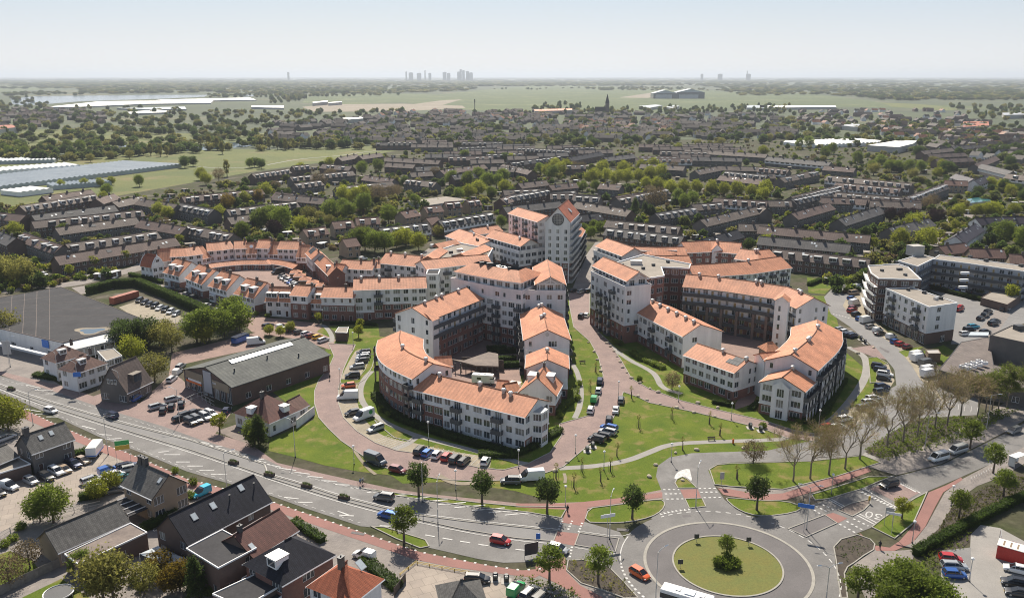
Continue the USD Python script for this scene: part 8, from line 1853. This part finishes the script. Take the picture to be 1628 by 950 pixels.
fence('N0 -20,945 400,745', 1.8, 'wooden garden fence beside the trampoline', 'grey_wood'); fence('N1 880,940 940,860', 1.6, 'dark fence right of the orange-red hipped roof', 'dark_wood'); fence('N0 0,590 150,500 560,400', 1.2, 'pale low fence of the concrete yard', 'concrete', board=False)
fence('L0 930,820 1150,830', 1.5, 'white fence at the store parking', 'white_frame', board=False); fence('N1 915,815 1010,740 1330,800', .5, 'low yellow rail round the front car lot', 'paint_yellow', board=False); fence('N3 1475,590 1480,640 1640,690', 2.0, 'wire fence beside the red site container', 'galvanised', board=False); fence('M0 1140,480 1225,440 1310,490', 1.8, 'wire fence before the grey hall', 'galvanised', board=False)
t = thing('mast', 'thin tall mast in the far fields', 'mast', (*W(755, 186), 0)); pipe(t, [(0, 0, 0), (0, 0, 36)], .8, 'dark_metal', 'pole'); pipe(t, [(0, 0, 30), (0, 0, 37)], 1.2, 'dark_metal', 'antenna')
# people
def person(loc, rz, label, pose='stand', top='cloth_blue', legs='cloth_dark'):
 t = thing('person', label, 'person', loc, rz); sit = pose == 'ride'
 hip, kn, an = ((.0, .95), (.28, .78), (.12, .38)) if sit else ((0, .9), (.12, .48), (-.02, .08))
 J = []
 def bone(a, b, r0, r1):
  c = [trimesh.creation.icosphere(1, r).vertices + np.array(p) for p, r in ((a, r0), (b, r1))]; return manifold3d.Manifold.hull_points(np.vstack(c))
 lean = .22 if sit else .03
 neck = (lean, 0, hip[1] + .55); body = bone((0, 0, hip[1]), (lean * .8, 0, hip[1] + .42), .15, .19) + bone(neck, (lean + .02, 0, hip[1] + .66), .06, .06)
 leg = None
 for s in (-1, 1):
  k = 1 if sit or s > 0 else -1; h_, n_, a_ = (0, s * .1, hip[1]), (kn[0] * k + .02, s * .11, kn[1]), (an[0] * k, s * .1, an[1] + (.12 if sit and s > 0 else 0))
  g = bone(h_, n_, .1, .07) + bone(n_, a_, .065, .045) + bone(a_, (a_[0] + .16, a_[1], a_[2] - .03), .045, .035); leg = g if leg is None else leg + g
  sh, el, wr = (lean * .8, s * .21, hip[1] + .47), (lean + .12 if sit else -.02 * s, s * .26, hip[1] + .22), ((.5, s * .24, hip[1] + .12) if sit else (.1, s * .25, hip[1] - .02)); body = body + bone(sh, el, .06, .045) + bone(el, wr, .045, .035)
  hand = bone(wr, (wr[0] + .06, wr[1], wr[2] - .05), .035, .03)
  for f_ in range(4):
   hand = hand + bone((wr[0] + .06, wr[1] - .025 + f_ * .017, wr[2] - .06), (wr[0] + .11, wr[1] - .025 + f_ * .017, wr[2] - .11 + .01 * f_), .01, .008)
  hand = hand + bone((wr[0] + .03, wr[1] - s * .03, wr[2] - .02), (wr[0] + .09, wr[1] - s * .05, wr[2] - .05), .011, .009); J.append(hand)
 head = bone((lean + .03, 0, hip[1] + .76), (lean + .05, 0, hip[1] + .70), .10, .08) + bone((lean + .12, 0, hip[1] + .74), (lean + .14, 0, hip[1] + .72), .02, .018)
 MB().mesh(body).build('jacket', top, t, smooth=True); MB().mesh(leg).build('trousers', legs, t, smooth=True); MB().mesh(head + J[0] + J[1]).build('skin', 'skin', t, smooth=True); MB().mesh(bone((lean + .0, 0, hip[1] + .80), (lean - .03, 0, hip[1] + .74), .105, .09)).build('hair', 'hair', t, smooth=True)
 return t
def bicycle(loc, rz, label):
 t = thing('bicycle', label, 'bicycle', loc, rz)
 for x in (-.5, .55):
  th_ = np.linspace(0, 2 * math.pi, 17); MB().tube([(x + .33 * math.cos(a), 0, .35 + .33 * math.sin(a)) for a in th_], .025, 5, cap=False).build('wheel', 'tyre', t)
 pipe(t, [(-.5, 0, .35), (-.1, 0, .3), (.4, 0, .8), (-.2, 0, .75), (-.5, 0, .35)], .025, 'dark_metal', 'frame', 5); pipe(t, [(-.1, 0, .3), (-.22, 0, .9)], .02, 'dark_metal', 'seat_post'); pipe(t, [(.55, 0, .35), (.42, 0, 1.0)], .022, 'dark_metal', 'fork'); pipe(t, [(.38, -.28, 1.05), (.42, 0, 1.0), (.38, .28, 1.05)], .018, 'dark_metal', 'handlebar'); boxes(t, [('saddle', 'cloth_dark', -.22, 0, .9, .26, .16, .06)])
for tx, hd, lab, lab2, top in (('N1 672,258', 'N1 650,250 700,265', 'cyclist in pale blue riding on the roadside pavement', 'bicycle under the cyclist in pale blue', 'cloth_blue'), ('N1 688,250', 'N1 665,245 715,258', 'second cyclist in light clothes beside the first', 'bicycle under the cyclist in light clothes', 'cloth_light'), ('M1 482,325', 'M1 480,300 484,350', 'rider in dark clothes on the brick street', 'bicycle under the rider on the brick street', 'cloth_dark')):
 p = W(*px(tx)[0]); a = heading(hd); bicycle((*p, .06), a, lab2); person((p[0] - .22 * math.cos(a), p[1] - .22 * math.sin(a), .06), a, lab, 'ride', top)
for tx, lab, top in (('N3 738,648', 'person in dark clothes walking on the pavement right of the roundabout', 'cloth_dark'), ('N2 397,425', 'person standing beside the bike crossing', 'cloth_dark'), ('A 663,345', 'person in the shade of the court carport', 'cloth_light')):
 person((*W(*px(tx)[0]), .06), 1.0, lab, 'stand', top)

# ================================================================ GARDENS OF THE ESTATE, THE FAR COUNTRY
import shapely
NOGO = shapely.STRtree(TPOLY)
EST = 'P -80,400 0,330 150,322 330,300 520,262 640,246 800,232 1000,226 1300,224 1628,250 1800,300 1800,420 1500,440 1330,470 1300,440 1200,400 960,360 900,340 700,350 560,400 440,390 230,400 190,440 0,470'
def inpoly(text, n, seed):
 """points of the ground spread evenly over an area as it is seen"""
 P = np.array(px(text)); g = Polygon(P); rs = np.random.RandomState(seed); x0, y0, x1, y1 = g.bounds; q = np.column_stack([rs.uniform(x0, x1, n * 3), rs.uniform(y0, y1, n * 3)])
 return np.array([W(u, v) for u, v in q[shapely.contains_xy(g, q[:, 0], q[:, 1])][:n]])
def free(Q, r):
 return np.array([p for p in Q if len(NOGO.query(Point(p).buffer(r), 'intersects')) == 0])
def blobproto(seed, n, per, size, rx, rz, shape='dome'):
 rs = np.random.RandomState(seed); P = crown_points(n, rs, rx, rz, rz, shape); P[:, 2] = np.maximum(P[:, 2], .1); v, f = leaf_cloud(None, P, per, size, .14 * rx, rs); v[:, 2] = np.maximum(v[:, 2], 0); return MB().add(v, f)
G_ = free(inpoly(EST, 6500, 5), .6); rs = np.random.RandomState(3)
scatter('garden_shrubs', [('shrub', blobproto(1, 30, 10, .42, 1.0, .6), 'leaf_green'), ('pale_shrub', blobproto(2, 30, 10, .42, 1.0, .7), 'leaf_spring'), ('dark_shrub', blobproto(3, 26, 10, .42, .9, .8), 'leaf_dark'), ('dry_shrub', blobproto(4, 26, 9, .4, 1.0, .6), 'leaf_brown')], np.column_stack([G_, np.zeros(len(G_))]), rs.uniform(.7, 2.3, len(G_)), rs.uniform(0, 6, len(G_)), 'shrubs filling the gardens between the terrace rows', 'garden shrubs')
S_ = free(inpoly(EST, 330, 9), 2.6)[:190]; first = {}
for i, p in enumerate(S_):
 m = ['gravel_roof', 'bitumen', 'gravel_roof', 'zinc'][i % 4]; lab = 'flat-roofed garden shed between the terrace rows'; az = rnd.choice([0.1, .5, 1.2, -.3])
 if m in first:
  dup(first[m], (*p, 0), az, 1.0, lab, 'garden sheds of the estate'); continue
 t = first[m] = thing('garden_shed', lab, 'shed', (*p, 0), az, group='garden sheds of the estate'); MB().frame((-2.4, -1.5, 0), (4.8, 0, 0), (0, 3, 0), (0, 0, 2.3)).build('wall', 'brown_brick' if i % 2 else 'dark_wood', t); MB().frame((-2.6, -1.7, 2.3), (5.2, 0, 0), (0, 3.4, 0), (0, 0, .18)).build('roof', m, t); MB().frame((-.5, -1.55, .1), (1, 0, 0), (0, .05, 0), (0, 0, 2)).build('door', 'white_frame', t)
# village houses: the nearest ones singly, the rest as one
def vhouse(roof, wallm, L, w, ze, zr):
 a = MB().frame((-L / 2, -w / 2, 0), (L, 0, 0), (0, w, 0), (0, 0, ze)); r = MB(); o = .4
 for s in (-1, 1):
  r.quad((-L / 2 - o, s * (w / 2 + o), ze - .3), (L / 2 + o, s * (w / 2 + o), ze - .3), (L / 2 + o, 0, zr), (-L / 2 - o, 0, zr)); a.tri((s * L / 2, -w / 2, ze), (s * L / 2, w / 2, ze), (s * L / 2, 0, zr - .1))
 c = MB().box(L * .3, 0, zr - .5, .9, .7, 1.6); g = MB()
 for k in range(int(L / 3)):
  for z in (.8, 3.4):
   g.frame((-L / 2 + .8 + k * 3, -w / 2 - .04, z), (1.6, 0, 0), (0, .04, 0), (0, 0, 1.4))
 return [('wall', a, wallm), ('roof', r, roof), ('chimney', c, 'brown_brick'), ('window_panes', g, 'glass')]
VP = [vhouse('brown_tiles', 'brown_brick', 26, 9, 5.6, 9), vhouse('taupe_tiles', 'grey_brick', 14, 9, 5, 8.6), vhouse('grey_tiles', 'white_render', 10, 8.5, 4.6, 8.6), vhouse('russet_tiles', 'red_brick', 16, 9, 5, 9), vhouse('orange_tiles', 'white_render', 14, 9, 4.6, 8.4)]
AREAS = [('P 420,200 640,188 800,186 870,180 1240,184 1260,222 900,226 700,232 440,228', 520, (0, 1, 2, 1, 0)), ('P 640,178 900,178 880,196 700,194 560,192', 110, (3, 3, 4, 0)), ('P 900,196 1080,194 1060,216 920,214', 70, (4, 4, 3, 1)), ('P -60,176 110,174 170,184 170,196 0,206 -60,204', 130, (3, 0, 3, 1)), ('P 1270,176 1500,174 1560,196 1640,215 1640,240 1460,224 1270,198', 200, (0, 2, 3, 4, 1)), ('P 1480,226 1640,230 1640,262 1560,262 1480,245', 70, (0, 1, 2))]
H1, HR, HS = {}, [], []
for ai, (t, n, ks) in enumerate(AREAS):
 Q = free(inpoly(t, n, 20 + ai), 4); kept = []
 for p in Q:
  if all(np.hypot(*(p - k)) > 15 for k in kept[-60:]):
   kept.append(p)
 a0 = rs.uniform(0, 3)
 for p in kept:
  HR.append((proj(p)[1], p, ks[rs.randint(len(ks))], a0 + rs.choice([0, 1.57]) + rs.normal(0, .12)))
HR.sort(key=lambda x: -x[0])
WORDS = ['long brown-roofed village house', 'grey-brown-roofed village house', 'white village house with grey roof', 'brick village house with russet roof', 'white village house with orange roof']
for i, (v, p, k, a) in enumerate(HR[:180]):
 u = proj(p)[0]; lab = WORDS[k] + (' in the left village' if u < 200 else (' in the far village before the airfield' if u < 1262 else ' in the village at right'))
 if k in H1:
  dup(H1[k], (*p, 0), a, 1.0, lab, lab + 's')
 else:
  H1[k] = thing('village_house', lab, 'house', (*p, 0), a, 1.0, group=lab + 's')
  for n, mb, m in VP[k]:
   mb.build(n, m, H1[k])
rest = HR[180:]
for k in range(5):
 R_ = [h for h in rest if h[2] == k]
 if R_:
  scatter('far_houses', [('house', VP[k], None)], [(*h[1], 0) for h in R_], np.ones(len(R_)), [h[3] for h in R_], 'far houses of the villages, ' + WORDS[k].split(' ', 1)[0] + ' kind', 'far houses')
# trees of the villages, belts and the woods to the horizon: real crowns, ever larger clumps the farther they stand
FP = [('tree', blobproto(11, 70, 10, 1.5, 4.6, 4.4), 'far_leaf'), ('pale_tree', blobproto(12, 70, 10, 1.5, 4.6, 4.0), 'leaf_olive'), ('dark_tree', blobproto(13, 70, 10, 1.5, 4.2, 5.0), 'leaf_dark')]
Q_ = free(inpoly(EST, 1050, 15), 2.5)
scatter('estate_trees', FP, np.column_stack([Q_, np.zeros(len(Q_))]), rs.uniform(.4, .8, len(Q_)), rs.uniform(0, 6, len(Q_)), 'small trees filling the gardens of the estate', 'garden trees')
def wood(name, text, n, seed, hs, ws, label):
 Q = inpoly(text, n, seed); r = np.random.RandomState(seed); D = np.hypot(Q[:, 0], Q[:, 1]); w = ws * r.uniform(.7, 1.4, len(Q)) * np.maximum(1, D / 2600); h = hs * r.uniform(.75, 1.25, len(Q))
 scatter(name, FP, np.column_stack([Q, np.zeros(len(Q))]), np.column_stack([w, w, h]), r.uniform(0, 6, len(Q)), label, 'wood')
for t, n, s, h, w, lab in (('P 400,240 640,185 900,178 1250,182 1628,200 1628,262 1300,228 900,232 640,236 420,240', 800, 31, 1.0, 1.15, 'trees among the far houses'), ('P -60,174 200,172 420,180 640,176 640,186 420,206 180,214 -60,214', 340, 32, 1.1, 1.2, 'trees between the left village and the pond'), ('P 0,218 420,208 420,236 300,246 0,262 -60,250', 230, 33, 1.0, 1.2, 'bushy trees round the ponds and greenhouses'),
                           ('P 128,141 330,139 640,141 760,139 760,143 660,148 480,150 330,148 130,150', 480, 34, 1.6, 2.4, 'wood beyond the lake'), ('P -100,123 1740,123 1740,131 1100,132 860,133 500,138 128,139 -100,134', 2600, 35, 1.6, 3.0, 'woods reaching to the horizon'), ('P 0,131 480,130 860,130 1200,130 1200,137 860,136 700,140 480,143 128,141 0,142', 900, 44, 1.5, 1.7, 'woods and tree rows before the horizon'), ('P 0,147 128,148 140,152 0,153', 50, 45, 1.3, 1.3, 'tree line at the lake end'), ('P 640,143 1000,138 1300,147 1300,149 1000,141 640,146', 90, 46, 1.1, .9, 'hedgerow trees on the airfield edge'), ('P 330,150 640,147 640,152 460,155 330,156', 110, 47, 1.3, 1.1, 'trees right of the lake'), ('P 930,141 1080,140 1100,144 940,144', 70, 36, 1.5, 1.2, 'tree line behind the hangar'),
                           ('P 1200,128 1740,128 1740,160 1600,160 1400,160 1330,152 1240,150 1200,142', 1100, 37, 1.5, 2.0, 'woods and belts at the right of the airfield'), ('P 1080,132 1250,130 1240,152 1180,152 1130,140', 200, 38, 1.4, 1.9, 'wood right of the hangar'), ('P 430,152 475,150 500,158 430,166', 60, 39, 1.6, 1.0, 'tall trees beside the white sheds'), ('P 700,133 1000,132 1080,136 900,137 720,138', 320, 40, 1.5, 2.4, 'wood behind the airfield'),
                           ('P -60,155 60,156 90,166 60,176 -60,172', 70, 41, 1.3, 1.1, 'trees on the near lake shore'), ('P 840,170 920,164 940,176 1100,172 1260,168 1260,182 860,182', 170, 42, 1.2, 1.0, 'trees along the village edge by the church'), ('P 1500,168 1740,172 1740,196 1560,190', 130, 43, 1.3, 1.0, 'trees beside the red-roofed farm')):
 wood('far_wood', t, n, s, h, w, lab)
# greenhouses, sheds, hangar, church, skyline
def greenhouse(text, q, n, label, matn='greenhouse_glass', ze=3.2, rise=1.0):
 a, c = wp(text); w = abs((W(*px(q)[0]) - c) @ left(unit(c - a))); d = unit(c - a); nn = left(d); L = np.linalg.norm(c - a); s = L / n; t = thing('greenhouse', label, 'greenhouse'); THINGS[-1] = (t, (*((a + c) / 2), 0))
 for i in range(n):
  p = a + d * s * i; m = MB(); x = [(*(p + d * s * f + nn * w * g), ze + (rise if f == .5 else 0)) for g in (0, 1) for f in (0, .5, 1)]
  m.quad(x[0], x[1], x[4], x[3]).quad(x[1], x[2], x[5], x[4]).tri(x[0], x[2], x[1]).tri(x[3], x[4], x[5]); m.build('roof_bay', matn, t)
 P = [a, c, c + nn * w, a + nn * w]; MB().prism(P, 0, ze, top=False).build('side_pane', matn, t); MB().prism([x_ + (np.mean(P, axis=0) - x_) * -.002 for x_ in P], 0, .5, top=False).build('base_wall', 'concrete', t)
greenhouse('U0 -300,905 1120,722', 'U0 945,682', 46, 'largest glass greenhouse in the meadow, with ridged roof'); greenhouse('U0 -300,712 335,694', 'U0 200,680', 24, 'glass greenhouse at the left edge behind the largest one'); greenhouse('U0 -300,800 500,738', 'U0 420,722', 22, 'pale greenhouse adjoining the largest one', 'white_roof', 4.5, 1.0); greenhouse('U0 330,862 690,834', 'U0 600,822', 14, 'long low greenhouse just above the left terraces'); greenhouse('U0 130,905 330,880', 'U0 280,858', 5, 'white-sheeted greenhouse just above the left terraces', 'white_roof', 3.5, .8); greenhouse('U3 350,605 790,585', 'U3 700,560', 18, 'white ridged greenhouse behind the right estate', 'white_roof', 4, 1.6)
def slab(text, z, label, m='white_roof', cat='shed', wallm='concrete', name='flat_shed'):
 P = ccw(wp(text)); t = thing(name, label, cat); THINGS[-1] = (t, (*np.mean(P, axis=0), 0)); MB().flat(P, z).build('roof', m, t); MB().prism(P, 0, z - .05, top=False).build('wall', wallm, t)
for tx, z, lab, m in (('U3 660,622 850,588 965,592 940,612 850,635', 7, 'white flat hall behind the right estate', 'white_roof'), ('U0 290,358 620,322 1000,318 1320,312 1300,332 900,338 420,360', 4, 'longest white greenhouse field beside the lake', 'white_roof'), ('U0 960,312 1540,298 1580,312 1050,320', 4, 'upper white greenhouse field beside the lake', 'white_roof'), ('U0 780,392 960,376 1060,384 1040,392 800,402', 4, 'small white greenhouse field before the lake', 'white_roof'), ('U0 720,366 1140,356 1150,372 900,374', 4, 'grey greenhouse field before the lake', 'greenhouse_glass'), ('U1 375,338 470,326 470,336 380,344', 9, 'left white shed in the bare field', 'white_roof'), ('U1 472,338 556,330 558,336 475,342', 8, 'right white shed in the bare field', 'white_roof'), ('U1 0,352 200,350 200,366 0,362', 5, 'white sheds left of the bare field', 'white_roof'), ('U2 835,360 940,350 980,356 900,372', 7, 'pale blue hall right of the church', 'greenhouse_glass'), ('U2 1000,366 1050,354 1085,360 1040,374', 7, 'pale hall second right of the church', 'greenhouse_glass'), ('U2 1480,352 1628,352 1628,372 1500,368', 6, 'long pale roof at the airfield edge', 'greenhouse_glass'), ('U3 0,352 465,354 470,364 0,368', 6, 'long white roof along the airfield edge', 'white_roof'), ('U3 1250,465 1405,460 1410,490 1250,500', 7, 'red-roofed farm hall at right', 'red_tiles'), ('U0 -60,500 80,494 110,510 -40,530', 9, 'rust-red barn roof at the far left', 'red_tiles'), ('U3 500,490 560,474 615,482 600,502', 7, 'pale blue hall among the village houses', 'zinc'), ('U1 560,440 680,432 690,442 580,452', 7, 'white hall among the far village', 'white_roof'), ('U2 190,388 425,382 425,394 195,400', 9, 'long orange-roofed block before the airfield', 'orange_tiles'), ('U3 1490,408 1640,406 1640,420 1500,424', 8, 'blue-grey hall at the far right', 'zinc'), ('L1 960,105 1200,75 1330,95 1100,130', 3.2, 'group of flat grey school roofs behind the tower', 'gravel_roof'), ('L3 1270,100 1390,80 1420,110 1290,125', 4, 'dark green covered market roof at right', 'car_teal')):
 slab(tx, z, lab, m)
for x0, x1, dz, lab in ((925, 1070, 0, 'left bay'), (1070, 1240, 4, 'right bay')):
 a, c = wp('U2 %d,298 %d,298' % (x0, x1)); t = thing('hangar', 'large blue-grey airfield hangar, ' + lab, 'hangar'); THINGS[-1] = (t, (*a, 0)); d = unit(c - a); n = left(d) * 70; m = (a + c) / 2
 MB().prism([a, c, c + n, a + n], 0, 20 + dz, top=False).build('wall', 'car_slate', t); MB().quad((*a, 20 + dz), (*m, 32 + dz), (*(m + n), 32 + dz), (*(a + n), 20 + dz)).quad((*c, 20 + dz), (*m, 32 + dz), (*(m + n), 32 + dz), (*(c + n), 20 + dz)).tri((*a, 20 + dz), (*c, 20 + dz), (*m, 32 + dz)).build('roof', 'greenhouse_glass', t); MB().frame((*(a + d * 8 - n * .003), 0), (*(d * np.linalg.norm(c - a) * .7), 0), (0, -.3, 0), (0, 0, 15)).build('door', 'zinc', t)
p = W(965, 183); t = thing('church', 'brick church with a pointed spire in the far village', 'church', (*p, 0)); MB().box(0, 0, 0, 8, 8, 26).build('tower', 'brown_brick', t); MB().tube([(0, 0, 26), (0, 0, 46)], [5, .2], 8).build('spire', 'black_tiles', t); MB().frame((-26, -7, 0), (22, 0, 0), (0, 14, 0), (0, 0, 10)).build('nave', 'brown_brick', t); MB().quad((-27, -8, 9.5), (-4, -8, 9.5), (-4, 0, 18), (-27, 0, 18)).quad((-27, 8, 9.5), (-4, 8, 9.5), (-4, 0, 18), (-27, 0, 18)).tri((-26, -7, 10), (-26, 7, 10), (-26, 0, 18)).build('nave_roof', 'black_tiles', t)
for u, v, w in ((738, 107, 4), (742, 109, 5), (735, 112, 6), (748, 111, 6), (685, 109, 2.2), (657, 112, 2.6), (664, 114, 8), (676, 115, 8), (692, 115, 5), (714, 113, 7), (720, 115, 6), (752, 114, 10), (482, 113, 3), (1163, 110, .6), (1123, 117, 8), (1165, 117, 8), (1096, 117, 4)):
 D = 14000.0; x = (u - 814) / FPX * D / CP; top = CAMH + (HORIZON - v) * .68 / FPX * D; t = thing('distant_tower', 'pale distant high-rise on the hazy skyline', 'tower', (x, D, 0), group='distant skyline towers'); ww = max(w * D / FPX, 8) * .8
 MB().box(0, 0, 0, ww, 40, top).build('tower_block', 'concrete', t); MB().box(ww * .1, 0, top, ww * .5, 20, 4).build('roof_housing', 'concrete', t)

# ================================================================ AIR, and labels that single things out
hz = UsdGeom.Mesh
usdkit.material(stage, '/World/Looks/haze', {'v': ('principled_volume', {'color': (0.74, 0.81, 0.90), 'density': HAZE_DENSITY, 'anisotropy': 0.25})}, [], volume='v.volume')
hm = trimesh.creation.box([100000, 66000, 216]); hm.apply_translation([0, 29000, 106.5])
hp = usdkit.mesh(stage, '/World/haze', hm, UsdShade.Material.Get(stage, '/World/Looks/haze')).GetPrim()
describe(hp, None, None, None, 'stuff')
ORD = ['first', 'second', 'third', 'fourth', 'fifth', 'sixth', 'seventh', 'eighth', 'ninth', 'tenth', 'eleventh', 'twelfth'] + ['%dth' % i for i in range(13, 30)]
by = {}
for p, loc in THINGS:
 by.setdefault(p.GetCustomDataByKey('label'), []).append((proj(loc)[0], p))
for lab, L in by.items():
 if 1 < len(L) <= 24:
  L.sort(key=lambda x: x[0])
  for i, (u, p) in enumerate(L):
   o = 'leftmost' if i == 0 else ('rightmost' if i == len(L) - 1 else ORD[i] + ' from the left')
   p.SetCustomDataByKey('label', '%s, %s' % (lab, o.replace(' from the left', ' from left')))
 elif len(L) > 24:
  for u, p in L:
   if not p.GetCustomDataByKey('group'):
    p.SetCustomDataByKey('group', lab[:60])
